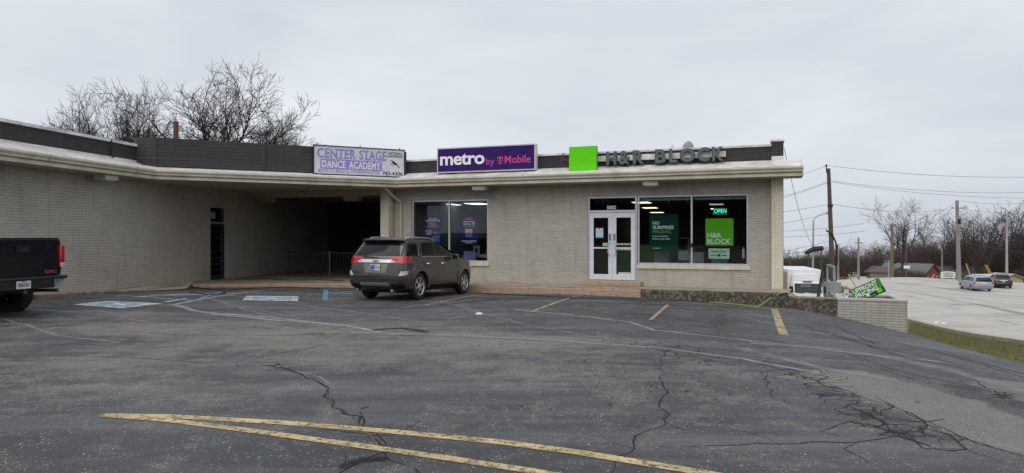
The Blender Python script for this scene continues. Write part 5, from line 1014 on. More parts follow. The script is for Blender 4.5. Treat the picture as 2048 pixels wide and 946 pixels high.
# overhead wires
def wire(a, b, sag, r, label):
    A = Vector(P(*a)); B = Vector(P(*b)); pts = [A.lerp(B, i/16)-A-Vector((0, 0, sag*4*(i/16)*(1-i/16))) for i in range(17)]
    o = MB().tube(pts, r*.7, 4, cap=False).build('power_line', [mat('wire_grey', (.07, .07, .075), .7)], loc=A, fixn=False); tag(o, label, 'overhead wire', 'overhead wires')
W = wire
W((1656, 331, 60), (2350, 333, 60), 1.0, .02, 'topmost wire running right from the top of the dark leaning pole')
W((1657, 361, 60), (2350, 361, 60), 1.1, .018, 'second wire down running right from the dark leaning pole'); W((1657, 363, 60), (2350, 383, 60), 1.0, .018, 'third wire down, slightly diverging below the second, right of the dark pole')
W((1658, 407, 60), (1905, 417, 93), .6, .022, 'wire from middle of the dark leaning pole to the crossarm of the pale pole')
W((1656, 331, 60), (1380, 396, 60), .4, .02, 'topmost wire running left from the dark pole to behind the shop roof'); W((1657, 363, 60), (1380, 424, 60), .5, .02, 'second wire down running left from the dark pole'); W((1658, 365, 60), (1380, 428, 60), .5, .018, 'wire just beneath the second one left of the dark pole')
W((1658, 408, 60), (1380, 432, 60), .4, .018, 'wire running left from the middle of the dark pole'); W((1658, 427, 60), (1380, 462, 60), .4, .016, 'wire running left just above the street lamp arm'); W((1660, 482, 60), (1380, 512, 60), .5, .02, 'low wire running left past the street lamp post')
W((1640, 499, 60), (1380, 512, 60), .3, .03, 'thick black wire running left from the black cable splice'); W((1727, 447, 100), (1400, 462, 100), .6, .03, 'faint far wire left of the tall bare tree'); W((1730, 462, 100), (1400, 470, 100), .6, .03, 'lower of the two faint far wires left of the tall bare tree')
W((1568, 296, 21), (1640, 478, 58), 1.6, .012, 'slack service wire drooping from the shop roof corner'); W((1640, 478, 58), (1657, 466, 60), .4, .012, 'short slack loop of wire at the dark pole left side')
W((1915, 401, 93), (2300, 358, 60), 1.2, .022, 'wire rising to the right from the top of the pale pole'); W((1920, 417, 93), (2300, 395, 60), 1.0, .022, 'wire to the right from the crossarm of the pale pole'); W((1915, 401, 93), (1784, 462, 112), .8, .03, 'wire descending left from the pale pole top to the tan pole'); W((1905, 417, 93), (1784, 473, 112), .8, .03, 'wire descending left from the pale pole crossarm to the tan pole')
W((1918, 482, 93), (2300, 500, 80), 1.2, .03, 'low cable running right from the pale pole across the trees'); W((1918, 484, 93), (1676, 512, 118), 1.0, .03, 'low cable running left from the pale pole across the trees'); W((1884, 500, 120), (1850, 530, 128), .2, .025, 'service wire from the short grey pole to the brick house'); W((1930, 470, 94), (1965, 528, 96), .1, .02, 'guy wire descending right from the pale pole to its yellow guard')

# ------------------------------------------------------------------ houses
def house(name, px, Y, wd, dep, eave, ridge, rz, wallm, roofm, label, cat='house', wins=(), gable_front=True, base=None, base_z=None):
    x = X_(px, Y); z = H(x, Y) if base_z is None else base_z; t = thing(name, label, cat, (x, Y, z-.4), rz)
    mb = MB()
    if gable_front: mb.prism([(-wd/2, 0), (wd/2, 0), (wd/2, eave), (0, ridge), (-wd/2, eave)], 0, dep)
    else:
        n = [(0, 0), (dep, 0), (dep, eave), (dep/2, ridge), (0, eave)]; v = [(-wd/2, a, b) for a, b in n]+[(wd/2, a, b) for a, b in n]; mb.add(v, [(0, 1, 2, 3, 4), (9, 8, 7, 6, 5)]+[(i, i+5, (i+1) % 5+5, (i+1) % 5) for i in range(5)])
    mb.build('wall', [wallm], t); mb = MB(); o = .35; th = .14
    if gable_front:
        k = (ridge-eave)/(wd/2)
        for s in (-1, 1): mb.prism([(0, ridge+.003), (s*(wd/2+o), eave-k*o), (s*(wd/2+o), eave-k*o+th), (0, ridge+th)], -o, dep+o)
    else:
        k = (ridge-eave)/(dep/2)
        for s, y0 in ((-1, -o), (1, dep+o)): mb.add([(-wd/2-o, dep/2, ridge+.003), (wd/2+o, dep/2, ridge+.003), (wd/2+o, y0, eave-k*o), (-wd/2-o, y0, eave-k*o), (-wd/2-o, dep/2, ridge+th), (wd/2+o, dep/2, ridge+th), (wd/2+o, y0, eave-k*o+th), (-wd/2-o, y0, eave-k*o+th)], [(0, 1, 2, 3), (4, 7, 6, 5), (0, 4, 5, 1), (1, 5, 6, 2), (2, 6, 7, 3), (3, 7, 4, 0)])
    rf = mb.build('roof', [roofm], t)
    for (a, b, c, d_) in wins:
        mb = MB(); mb.box(a-.08, b+.08, -.06, -.002, c-.08, d_+.08); f = mb.build('window', [WHITE], t); mb = MB(); mb.box(a, b, -.075, -.062, c, d_); mb.build('pane', [mat('far_glass', (.04, .05, .06), .15)], f)
    return t, rf
SHN = mat('grey_shingle', (.17, .17, .17), .9, scale=8, c2=(.11, .11, .115)); SHD = mat('dark_shingle', (.085, .085, .09), .9, scale=8, c2=(.055, .055, .06))
t, rf = house('brick_house', 1864, 126, 5.6, 8.5, zpx(547, 126)+9.3, zpx(529, 126)+9.3, R(32), BRICK_R, SHN, 'red brick house with grey gable roof by the bare trees', base_z=-8.9, wins=((-2.2, -1.4, zpx(559, 126)+9.3, zpx(554, 126)+9.3), (1.6, 2.5, zpx(559, 126)+9.3, zpx(554, 126)+9.3)))
mb = MB(); mb.box(-.3, .3, 6.5, 7.0, zpx(532, 126)+9.3, zpx(524, 126)+9.3); mb.build('chimney', [BLACK], rf)
t, rf = house('long_house', 1934, 131, 10.6, 8, zpx(552, 131)+9.3, zpx(534, 135)+9.4, R(0), BRICK_R, SHD, 'long low house with dark grey roof behind the pale pole', base_z=-8.9, gable_front=False, wins=((-3.2, -2.2, zpx(560, 131)+9.3, zpx(555, 131)+9.3),))
house('shed', 1797, 124, 4.0, 5, zpx(545, 124)+8.6, zpx(536, 124)+8.6, R(8), mat('tan_siding', (.28, .22, .17), .8), mat('white_roof_trim', (.1, .09, .09), .8), 'small tan shed with dark gable beside the thin dark pole', 'shed', base_z=-8.2)
house('shed', 1774, 130, 2.6, 5, zpx(545, 130)+8.9, zpx(535, 130)+8.9, R(0), mat('brown_siding', (.16, .08, .06), .8), SHD, 'narrow brown shed left of the tan shed', 'shed', base_z=-8.5)
house('yellow_shed', 2026, 112, 3.4, 4, zpx(557, 112)+7.2, zpx(549, 112)+7.2, R(0), mat('yellow_siding', (.5, .4, .24), .8), mat('pale_shingle', (.4, .39, .36), .8), 'small pale yellow shed at the right edge behind the flag pole', 'shed', base_z=-6.8)
o = MB().box(-2.0, 2.0, 0, 2.5, 0, 2.3).build('white_trailer', [mat('trailer_white', (.62, .66, .66), .5)], loc=(X_(1988, 108), 108, zpx(549.5, 108)-2.3), bevel=.15); tag(o, 'long white trailer top seen above the two cars', 'trailer')
house('far_house', 1600, 215, 5, 8, 1.4, 2.4, R(0), mat('far_siding', (.45, .45, .47), .8), mat('far_roof', (.3, .3, .32), .8), 'small pale far house between the shop corner and the street lamp', base_z=zpx(533, 215)+.4)
# house across the street behind the camera, seen only as a reflection in the glass
house('street_house', 1024, -30, 14, 9, 3, 5.5, R(180), mat('tan_house_siding', (.3, .27, .22), .8), SHD, 'tan house behind the camera, mirrored faintly in the shop windows', wins=((-4, -2, 1.5, 2.6), (2, 4, 1.5, 2.6)))
# ------------------------------------------------------------------ vehicles
def car_paint(name, c, metal=.5, rough=.3): return mat(name, c, rough, metal=metal, coat=.6, var=.03, scale=2)
TINT = mat('tinted_glass', (.008, .009, .011), .05, var=.0, spec=.3); RUB = mat('tyre_rubber', (.018, .018, .018), .85, var=.2, scale=12); CHR = mat('chrome', (.72, .72, .73), .2, metal=1, var=.03)
REDL = mat('red_lens', (.48, .01, .015), .15, coat=.6, var=.12, scale=14); CLRL = mat('clear_lens', (.55, .55, .55), .12, coat=.5); PLAS = mat('black_plastic', (.013, .013, .014), .6, spec=.2); PLATE = mat('plate_white', (.7, .72, .74), .5); PINK = mat('badge_red', (.45, .03, .04), .3)
WELL = mat('wheel_well', (.006, .006, .006), .9)
class Body:
    def __init__(s, rows, front_taper=(3.4, .10), bow=.05, r=.2, rf=.35):
        a = np.array(rows, float); s.z, s.xr, s.xf, s.hw = a[:, 0], a[:, 1], a[:, 2], a[:, 3]; s.ft = front_taper; s.bow = bow; s.r = r; s.rf = rf
    def q(s, z): return float(np.interp(z, s.z, s.xr)), float(np.interp(z, s.z, s.xf)), float(np.interp(z, s.z, s.hw))
    def tap(s, x): x0, k = s.ft; return 1-k*max(0, (x-x0))**1.6
    def side_y(s, x, z):
        xr, xf, w = s.q(z); r = min(s.r, w*.8); rf = min(s.rf, w*.8, (xf-xr)*.3); e = x-xr; f = xf-x
        if e < r: e = max(e, 0); d = r-math.sqrt(max(0, r*r-(r-e)**2)); return (w-d)*s.tap(x)
        if f < rf: f = max(f, 0); d = rf-math.sqrt(max(0, rf*rf-(rf-f)**2)); return (w-d)*s.tap(x)
        return w*s.tap(x)
    def rear(s, a, z):      # a = distance out from the centre line round the corner
        xr, xf, w = s.q(z); r = min(s.r, w*.8); sg = 1 if a >= 0 else -1; a = abs(a)
        b = lambda y: s.bow*(y/w)**2
        if a <= w-r: return (xr+b(a), sg*a)
        t = (a-(w-r))/(PI/2*r)
        if t <= 1: an = t*PI/2; return (xr+r-r*math.cos(an)+b(w-r)*(1-t), sg*(w-r+r*math.sin(an)))
        return (xr+r+(a-(w-r)-PI/2*r), sg*w)
    def outline(s, z):
        xr, xf, w = s.q(z); r = min(s.r, w*.8); rf = min(s.rf, w*.8, (xf-xr)*.3); P_ = []
        for i in range(6): P_.append(s.rear((w-r)*i/6, z))
        for i in range(7): P_.append(s.rear((w-r)+PI/2*r*i/6, z))
        xa, xb = xr+r, xf-rf
        for i in range(1, 24): x = xa+(xb-xa)*i/24; P_.append((x, w*s.tap(x)))
        k = s.tap(xb)
        for i in range(7): an = PI/2*i/6; x = xb+rf*math.sin(an); P_.append((x, (w-rf+rf*math.cos(an))*s.tap(x)))
        y1 = P_[-1][1]
        for i in range(1, 6): y = y1*(1-i/6); P_.append((xf+.10*(1-(y/max(y1, .01))**2), y))
        P_.append((xf+.10, 0))
        return P_+[(x, -y) for x, y in P_[-2:0:-1]]
    def mesh(s, n=34):
        zs = np.unique(np.concatenate([s.z, np.linspace(s.z[0], s.z[-1], n)])); mb = MB(); k = None; rows = []
        for z in zs: rows.append([(x, y, z) for x, y in s.outline(z)])
        k = len(rows[0]); mb.v = [p for r in rows for p in r]
        for i in range(len(zs)-1):
            for j in range(k): mb.f.append([i*k+j, i*k+(j+1) % k, (i+1)*k+(j+1) % k, (i+1)*k+j]); mb.m.append(0)
        mb.f.append(list(range(k))[::-1]); mb.m.append(0); mb.f.append([(len(zs)-1)*k+j for j in range(k)]); mb.m.append(0)
        return mb
    def rpatch(s, pts, n=8, out=.006):     # quad pts (a,z) bl, br, tr, tl on the rear, bilinear
        mb = MB(); v = []
        for i in range(n+1):
            for j in range(n+1):
                u, w_ = i/n, j/n; a = (pts[0][0]*(1-u)+pts[1][0]*u)*(1-w_)+(pts[3][0]*(1-u)+pts[2][0]*u)*w_; z = (pts[0][1]*(1-u)+pts[1][1]*u)*(1-w_)+(pts[3][1]*(1-u)+pts[2][1]*u)*w_
                x, y = s.rear(a, z); x2, y2 = s.rear(a+.01, z); dx, dy = x2-x, y2-y; l = math.hypot(dx, dy); nx, ny = dy/l, -dx/l
                if nx > 0 and abs(dy) > 1e-6 and a > 0: nx, ny = nx, ny
                # outward: away from the car axis
                if nx*(x-1.5)+ny*y < 0: nx, ny = -nx, -ny
                v.append((x+nx*out, y+ny*out, z))
        m_ = n+1; mb.add(v, [(i*m_+j, i*m_+j+1, (i+1)*m_+j+1, (i+1)*m_+j) for i in range(n) for j in range(n)]); return mb
    def spatch(s, pts, sd, n=8, out=.006):    # quad pts (x,z) on the side sd=+-1
        mb = MB(); v = []
        for i in range(n+1):
            for j in range(n+1):
                u, w_ = i/n, j/n; x = (pts[0][0]*(1-u)+pts[1][0]*u)*(1-w_)+(pts[3][0]*(1-u)+pts[2][0]*u)*w_; z = (pts[0][1]*(1-u)+pts[1][1]*u)*(1-w_)+(pts[3][1]*(1-u)+pts[2][1]*u)*w_
                v.append((x, sd*(s.side_y(x, z)+out), z+out*.3))
        m_ = n+1; mb.add(v, [(i*m_+j, i*m_+j+1, (i+1)*m_+j+1, (i+1)*m_+j) for i in range(n) for j in range(n)]); return mb
    def fpatch(s, y0, y1, z0, z1, k0, k1, out=.008, n=8):     # windshield, at widths k0 (bottom) k1 (top) of the front outline
        mb = MB(); v = []
        for i in range(n+1):
            for j in range(n+1):
                z = z0+(z1-z0)*j/n; xf = s.q(z)[1]; hw_ = k0+(k1-k0)*j/n; y = hw_*(2*i/n-1); w = s.q(z)[2]*s.tap(xf-.2)
                v.append((xf+.10*(1-(y/w)**2)-.02+out, y, z+out))
        m_ = n+1; mb.add(v, [(i*m_+j, i*m_+j+1, (i+1)*m_+j+1, (i+1)*m_+j) for i in range(n) for j in range(n)]); return mb
def car_body(B, paint, t, wheels, wr, hwid, base=None):
    bo = B.mesh().build('body', [paint, WELL], t, smooth=False)
    for wx in wheels:
        for sd in (-1, 1):
            c = MB().lathe([(0, 0), (0, wr), (.5, wr), (.5, 0)], 28); c.m = [1]*len(c.m); co = c.build('cut', [paint, WELL]); co.location = (wx, (hwid-.30) if sd > 0 else -(hwid-.30)-.5, wheel_z)
            co.parent = t
            bo_mod = bo.modifiers.new('b', 'BOOLEAN'); bo_mod.operation = 'DIFFERENCE'; bo_mod.solver = 'EXACT'; bo_mod.object = co
            bpy.context.view_layer.update(); dg = bpy.context.evaluated_depsgraph_get(); nm = bpy.data.meshes.new_from_object(bo.evaluated_get(dg)); bo.modifiers.clear()
            old = bo.data; bo.data = nm; bpy.data.meshes.remove(old); bpy.data.objects.remove(co)
    nm = bo.data; nm.polygons.foreach_set('use_smooth', [True]*len(nm.polygons)); nm.set_sharp_from_angle(angle=R(32)); nm.name = 'body'
    return bo
def wheel(t, x, y, r, w_, sd, rimm, spokes=6, rr=.66):
    e = bpy.data.objects.new('wheel', None); COL.objects.link(e); e.parent = t; e.location = (x, y, r)
    a = w_/2; mb = MB().lathe([(-a*.9, r*rr), (-a, r*.8), (-a*.85, r*.96), (-a*.5, r), (a*.5, r), (a*.85, r*.96), (a, r*.8), (a*.9, r*rr)], 32); mb.build('tyre', [RUB], e, smooth=True)
    s = sd; R0 = r*rr
    mb = MB().lathe([(s*a*.2, 0), (s*a*.2, R0*.98)], 24, 1).lathe([(s*a*.2, R0*.98), (s*a*.9, R0), (s*a*.95, R0*.98), (s*a*.8, R0*.9)], 28, 0).lathe([(s*a*.9, 0), (s*a*.9, R0*.17), (s*a*.6, R0*.24)], 16, 0)
    for k in range(spokes):
        an = 2*PI*k/spokes+.3
        for d in (-.13, .13):
            c_, s_ = math.cos(an+d*.5), math.sin(an+d*.5); c2, s2 = math.cos(an+d), math.sin(an+d); mb.bar((R0*.15*c_, s*a*.78, R0*.15*s_), (R0*.95*c2, s*a*.72, R0*.95*s2), R0*.1, R0*.09, 0, up=(0, 1, 0))
    mb.build('rim', [rimm, WELL], e, smooth=True)
def car(name, label, cat, B, paint, wheels, wr, hwid, loc, rz, rimm=mat('polished_alloy', (.66, .66, .67), .28, metal=.75), spokes=6, tw=.22, win_rear=None, win_side=(), ws=None, group=None, rr=.66, arch=None):
    global wheel_z
    wheel_z = wr; t = thing(name, label, cat, loc, rz, group)
    bo = car_body(B, paint, t, wheels, arch or wr*1.13, hwid)
    for wx in wheels:
        for sd in (-1, 1): wheel(t, wx, sd*(hwid-tw/2-.03), wr, tw, sd, rimm, spokes, rr)
    if win_rear: B.rpatch(win_rear, 10).build('rear_window', [TINT], t, smooth=True)
    for q in win_side:
        for sd in (-1, 1): B.spatch(q, sd).build('side_window', [TINT], t, smooth=True)
    if ws: B.fpatch(0, 0, *ws).build('windshield', [TINT], t, smooth=True)
    return t, bo
def on_rear(B, t, name, a0, a1, z0, z1, m_, out=.01, n=6, sh=0, sh2=0):
    return B.rpatch([(a0, z0), (a1, z0), (a1+sh, z1), (a0+sh2, z1)], n, out).build(name, [m_], t, smooth=True)
def rtxt(t, body, y, x, z, w_, h_, m_, wt=.02, name='lettering'):
    o = text(name, body, 0, 0, w_, h_, m_, t, weight=wt, ext=.003); o.rotation_euler = (0, 0, -PI/2); o.location = (x, y, z); return o
def rplate(t, x, y, z, body, tilt=0, col_=None):
    mb = MB(); mb.box(-.012, 0, -.1525, .1525, -.076, .076); p = mb.build('licence_plate', [PLATE], t, loc=(x, y, z), bevel=.003)
    if col_: mb = MB(); mb.box(-.016, -.0125, .01, .14, -.06, .06); mb.build('plate_picture', [col_], p)
    o = text('plate_lettering', body, 0, 0, .25 if not col_ else .13, .075, mat('plate_ink', (.03, .03, .05), .5), p, weight=.01, ext=.002); o.rotation_euler = (0, 0, -PI/2); o.location = (-.015, 0 if not col_ else -.065, -.005)
    mb = MB(); mb.box(-.015, -.0125, -.06, .05, .053, .066); mb.build('plate_strip', [mat('plate_ink2', (.1, .12, .3), .5)], p); return p
# grey SUV
BS = Body([(.27,.32,4.45,.77),(.34,.14,4.60,.845),(.45,.03,4.68,.875),(.60,.0,4.70,.888),(.66,.0,4.70,.89),(.69,.045,4.70,.892),(.85,.06,4.68,.895),(1.0,.075,4.60,.888),(1.07,.09,4.35,.878),(1.13,.10,3.75,.865),(1.19,.12,3.42,.85),(1.25,.15,3.27,.83),(1.38,.25,2.98,.775),(1.52,.36,2.66,.72),(1.58,.40,2.45,.685),(1.60,.28,2.38,.675),(1.63,.27,2.2,.645),(1.655,.34,2.0,.57),(1.67,.6,1.75,.42)], front_taper=(3.3, .08), r=.16)
SUVP = car_paint('warm_grey_metallic', (.078, .077, .074), .6, .22)
Yr = 18.35; hd = R(21); hx, hy = math.sin(hd), math.cos(hd); rzs = math.atan2(hy, hx)
wxr = X_(838, Yr); RA = .98      # rear wheel contact, right side; local (RA,-.8)
ox = wxr-(hx*RA+math.cos(rzs-PI/2)*.80); oy = Yr-(hy*RA+math.sin(rzs-PI/2)*.80); zr_ = H(ox+hx*RA, oy+hy*RA); zf_ = H(ox+hx*(RA+2.857), oy+hy*(RA+2.857)); pit = math.atan2(zf_-zr_, 2.857); zg = zr_-RA*math.tan(pit)+.032
t, bo = car('parked_suv', 'warm grey SUV with red wrap round tail lights parked nose in to the kerb', 'SUV', BS, SUVP, (RA, RA+2.857), .37, .90, (ox, oy, zg), rzs, win_rear=[(-.97, 1.19), (.97, 1.19), (.84, 1.57), (-.84, 1.57)],
    win_side=([(.25, 1.19), (.82, 1.19), (1.0, 1.55), (.46, 1.55)], [(1.10, 1.19), (1.93, 1.19), (1.93, 1.555), (1.25, 1.545)], [(2.0, 1.19), (2.98, 1.19), (2.42, 1.54), (2.0, 1.545)]), ws=(1.19, 1.6, .80, .60), rr=.68, spokes=6, arch=.425)
t.rotation_euler = (0, -pit, rzs); t.scale = (1, .96, 1)
on_rear(BS, t, 'chrome_strip', -.50, .50, 1.015, 1.10, CHR, .016, 6)
on_rear(BS, t, 'chrome_strip', -.46, .46, .40, .495, CHR, .02, 6)
for s in (-1, 1):
    BS.spatch([(.84, 1.15), (1.04, 1.15), (1.05, 1.2), (.86, 1.2)], s, 3, .003).build('pillar_trim', [SUVP], t)
    B_ = BS.rpatch([(s*.44, 1.01), (s*1.12, .99), (s*1.2, 1.18), (s*.38, 1.185)], 10, .013).build('tail_light', [REDL], t, smooth=True); BS.rpatch([(s*.45, 1.02), (s*.58, 1.02), (s*.58, 1.065), (s*.45, 1.07)], 4, .019).build('reverse_lens', [CLRL], B_)
    on_rear(BS, t, 'reflector', s*.66, s*.86, .47, .54, mat('dark_red_lens', (.09, .01, .01), .3), .012)
    BS.rpatch([(s*.72, .68), (s*1.02, .70), (s*1.05, .80), (s*.78, .79)], 6, .012).build('bumper_light', [CLRL], t, smooth=True)
    on_rear(BS, t, 'bumper_insert', s*.5, s*.9, .32, .45, PLAS, .008)
    mb = MB(); mb.tube([(.16, s*.55, .29), (.02, s*.55, .29)], .04, 10); mb.build('exhaust', [CHR], t)
    # squared wheel arch flares
    for wx in (RA, RA+2.857):
        f = MB(); nseg = 18; rows = []
        for i in range(nseg+1):
            an = PI*1.06*i/nseg-.03*PI; rin = .425; k_ = .52/max(abs(math.cos(an)), abs(math.sin(an)), .80)*.98; row = []
            for rr_, ou in ((rin-.005, -.02), (rin, .022), (rin+.04, .028), (k_, .02), (k_+.02, -.004)):
                x = wx+rr_*math.cos(an); z = max(.24, .37+rr_*math.sin(an)*.98); row.append((x, s*(BS.side_y(min(max(x, .2), 4.55), max(z, .40))+ou), z))
            rows.append(row)
        for i in range(nseg): f.add(rows[i]+rows[i+1], [(j, j+1, j+6, j+5) for j in range(4)])
        f.build('wheel_arch', [SUVP], t, smooth=True)
    BS.spatch([(1.48, .28), (3.35, .28), (3.33, .40), (1.5, .40)], s, 8, .012).build('rocker_cladding', [PLAS], t, smooth=True)
    BS.spatch([(1.5, .40), (3.32, .40), (3.32, .415), (1.5, .415)], s, 8, .018).build('chrome_strip', [CHR], t)
    BS.spatch([(1.02, 1.165), (3.10, 1.17), (3.08, 1.185), (1.04, 1.185)], s, 8, .010).build('chrome_strip', [CHR], t)
    BS.spatch([(.86, 1.19), (.93, 1.19), (1.1, 1.52), (1.03, 1.52)], s, 4, .010).build('chrome_strip', [CHR], t); BS.spatch([(1.04, 1.185), (1.07, 1.185), (1.24, 1.56), (1.21, 1.56)], s, 4, .010).build('chrome_strip', [CHR], t)
    for q in ([(1.99, .42), (2.0, .42), (2.0, 1.54), (1.99, 1.54)], [(3.2, .5), (3.21, .5), (3.21, 1.08), (3.2, 1.08)], [(1.35, .8), (1.36, .8), (1.08, 1.12), (1.07, 1.12)]): BS.spatch(q, s, 6, .004).build('door_seam', [BLACK], t)
    for hx_ in (1.32, 2.2): mb = MB(); yy = s*(BS.side_y(hx_+.1, .98)); mb.tube([(hx_, yy, .98), (hx_+.02, yy+s*.04, .985), (hx_+.19, yy+s*.04, .985), (hx_+.21, yy, .98)], .016, 8); mb.build('door_handle', [CHR], t, smooth=True)
    mb = MB(); v = []; 
    for i in range(9):
        an = PI*i/8; v.append((2.95+.10*math.cos(an), s*(.98+.11*math.sin(an)*0), 0))
    mb.box(2.84, 2.96, s*.90 if s > 0 else -1.10, s*1.10 if s > 0 else -.90, 1.09, 1.25); mm_ = mb.build('door_mirror', [SUVP], t, bevel=.035, smooth=True); mb = MB(); mb.box(2.833, 2.839, (.93 if s > 0 else -1.07), (1.07 if s > 0 else -.93), 1.12, 1.22); mb.build('reflecting_pane', [TINT], mm_)
    # roof rail
    mb = MB(); mb.tube([(.62, s*.57, 1.64), (.72, s*.58, 1.68), (1.0, s*.59, 1.695), (1.9, s*.59, 1.695), (2.15, s*.585, 1.67), (2.25, s*.58, 1.63)], .022, 8); mb.build('roof_rail', [mat('satin_rail', (.5, .5, .5), .3, metal=.8)], t, smooth=True)
on_rear(BS, t, 'tailgate_recess', -.33, .33, .75, .985, mat('tailgate_panel', (.27, .25, .22), .35, metal=.5), .008, 6, sh=.06, sh2=-.06)
rplate(t, .035, 0, .885, '417B', col_=mat('plate_blue', (.05, .15, .5), .5))
rtxt(t, 'GMC', 0, .048, 1.055, .2, .05, PINK, .03); rtxt(t, 'TERRAIN', .52, .04, .72, .22, .022, CHR, .0, 'badge'); rtxt(t, 'SLT', -.52, .04, .72, .12, .022, CHR, .0, 'badge')
mb = MB(); mb.bar((.12, .45, 1.17), (.10, -.05, 1.14), .03, .02); mb.build('rear_wiper', [BLACK], t); mb = MB(); mb.tube([(.85, .0, 1.66), (.72, 0, 1.86)], .006, 5); mb.build('antenna', [BLACK], t)
on_rear(BS, t, 'tailgate_seam', -.70, .70, .665, .675, BLACK, .006)
for s in (-1, 1): on_rear(BS, t, 'tailgate_seam', s*.70, s*.712, .67, .95, BLACK, .004)
mb = MB(); mb.box(.5, 4.2, -.6, .6, .2, .3); mb.build('underbody', [BLACK], t)
for s in (-1, 1): BS.spatch([(4.25, .78), (4.55, .78), (4.45, .95), (4.15, .98)], s, 5, .012).build('headlight', [CLRL], t, smooth=True)

# black pickup at the left
PKP = mat('black_paint', (.004, .005, .009), .22, spec=.3, coat=.15, var=0)
hd = R(78); dv = (-math.sin(hd), math.cos(hd)); rzp = math.atan2(dv[1], dv[0]); tc_ = (X_(46, 13.15), 13.15); zg = H(tc_[0]-1, tc_[1]+.3)-.0
t = thing('pickup_truck', 'black pickup truck seen from behind at the left edge with plate TK561DLV', 'pickup truck', (tc_[0], tc_[1], zg), rzp)
wheel_z = .41
BP = Body([(.62,.12,2.05,.90),(.72,.08,2.05,.95),(.90,.06,2.05,.965),(1.15,.05,2.05,.965),(1.40,.055,2.05,.95),(1.50,.06,2.05,.945),(1.55,.08,2.05,.93),(1.562,.10,2.04,.91)], front_taper=(9, 0), r=.07, rf=.03, bow=.01)
car_body(BP, PKP, t, (1.15,), .47, .97)
BC = Body([(.5,2.1,5.35,.88),(.62,2.1,5.5,.95),(.9,2.08,5.55,.965),(1.1,2.08,5.5,.955),(1.22,2.08,5.2,.93),(1.27,2.08,4.2,.92),(1.32,2.1,4.0,.9),(1.6,2.18,3.6,.82),(1.8,2.26,3.25,.74),(1.86,2.35,3.05,.64),(1.88,2.6,2.9,.5)], front_taper=(4.3, .05), r=.08, rf=.3, bow=.02)
cb = BC.mesh(24).build('cab', [PKP], t, smooth=True)
BC.rpatch([(-.68, 1.34), (.68, 1.34), (.60, 1.74), (-.60, 1.74)], 6, .012).build('rear_window', [TINT], t, smooth=True)
for s in (-1, 1): BC.spatch([(2.35, 1.35), (3.75, 1.35), (3.3, 1.75), (2.45, 1.75)], s, 6, .008).build('side_window', [TINT], t, smooth=True)
for wx in (1.15, 4.55):
    for sd in (-1, 1): wheel(t, wx, sd*.80, .42, .28, sd, CHR, 6, .58)
mb = MB(); mb.box(.3, 5.2, -.55, .55, .48, .62); mb.tube([(1.15, -.7, .42), (1.15, .7, .42)], .09, 10); mb.build('frame', [BLACK], t)
gt_ = MB(); gt_.box(.012, .05, -.80, .80, .80, 1.53); gt_.box(-.004, .02, -.80, .80, 1.475, 1.545); tg = gt_.build('tailgate', [PKP], t, bevel=.012)
mb = MB(); mb.box(-.006, .011, -.16, .16, 1.28, 1.42); mb.build('handle_bezel', [PLAS], tg, bevel=.004); mb = MB(); mb.box(-.02, -.0065, -.09, .09, 1.31, 1.36); mb.build('handle', [BLACK], tg)
mb = MB(); mb.box(-.0, .05, -.80, .80, 1.545, 1.57); mb.build('tailgate_cap', [PLAS], tg)
for s in (-1, 1):
    mb = MB(); y0, y1 = sorted((s*.83, s*.962)); mb.box(.0, .22, y0, y1, .96, 1.42); l_ = mb.build('tail_light', [REDL], t, bevel=.03, smooth=True); mb = MB(); y0, y1 = sorted((s*.845, s*.955)); mb.box(-.004, .05, y0, y1, .97, 1.06); mb.build('reverse_lens', [CLRL], l_, bevel=.01)
o = rtxt(t, 'GMC', -.62, .006, .885, .26, .055, PINK, .035)
o = rtxt(t, 'GMC', -.62, .007, .885, .272, .064, CHR, .06, 'badge_rim')
mb = MB(); mb.box(-.10, .08, -.93, .93, .735, .80); mb.box(-.07, .08, -.64, .64, .56, .735); bp = mb.build('bumper', [mat('bumper_black', (.012, .012, .014), .35)], t, bevel=.02)
for s in (-1, 1):
    mb = MB(); y0, y1 = s*.62, s*.965; mb.add([(-.095, y0, .56), (-.095, y0, .795), (-.07, y1*.98, .81), (.02, y1*.94, .60), (.2, y0, .56), (.2, y0, .79), (.25, y1, .80), (.2, y1*.96, .60)], [(0, 1, 2, 3), (4, 7, 6, 5), (0, 4, 5, 1), (1, 5, 6, 2), (2, 6, 7, 3), (3, 7, 4, 0)])
    mb.build('bumper_end', [mat('bumper_chrome', (.42, .43, .45), .3, metal=.8)], t, bevel=.012)
rplate(t, -.075, .06, .66, 'TK561DLV')
mb = MB(); mb.box(-.06, .3, -.035, .035, .48, .55); mb.build('hitch_receiver', [mat('rusty_steel', (.09, .06, .045), .7)], t); mb = MB(); mb.tube([(.9, -.45, .47), (.2, -.62, .5), (-.08, -.70, .5)], .035, 10); mb.build('exhaust_pipe', [mat('dull_exhaust', (.05, .045, .04), .6, metal=.5)], t)
for y_ in (-.55, -.42): mb = MB(); mb.lathe([(-.0, .0), (-.0, .02)], 8); 

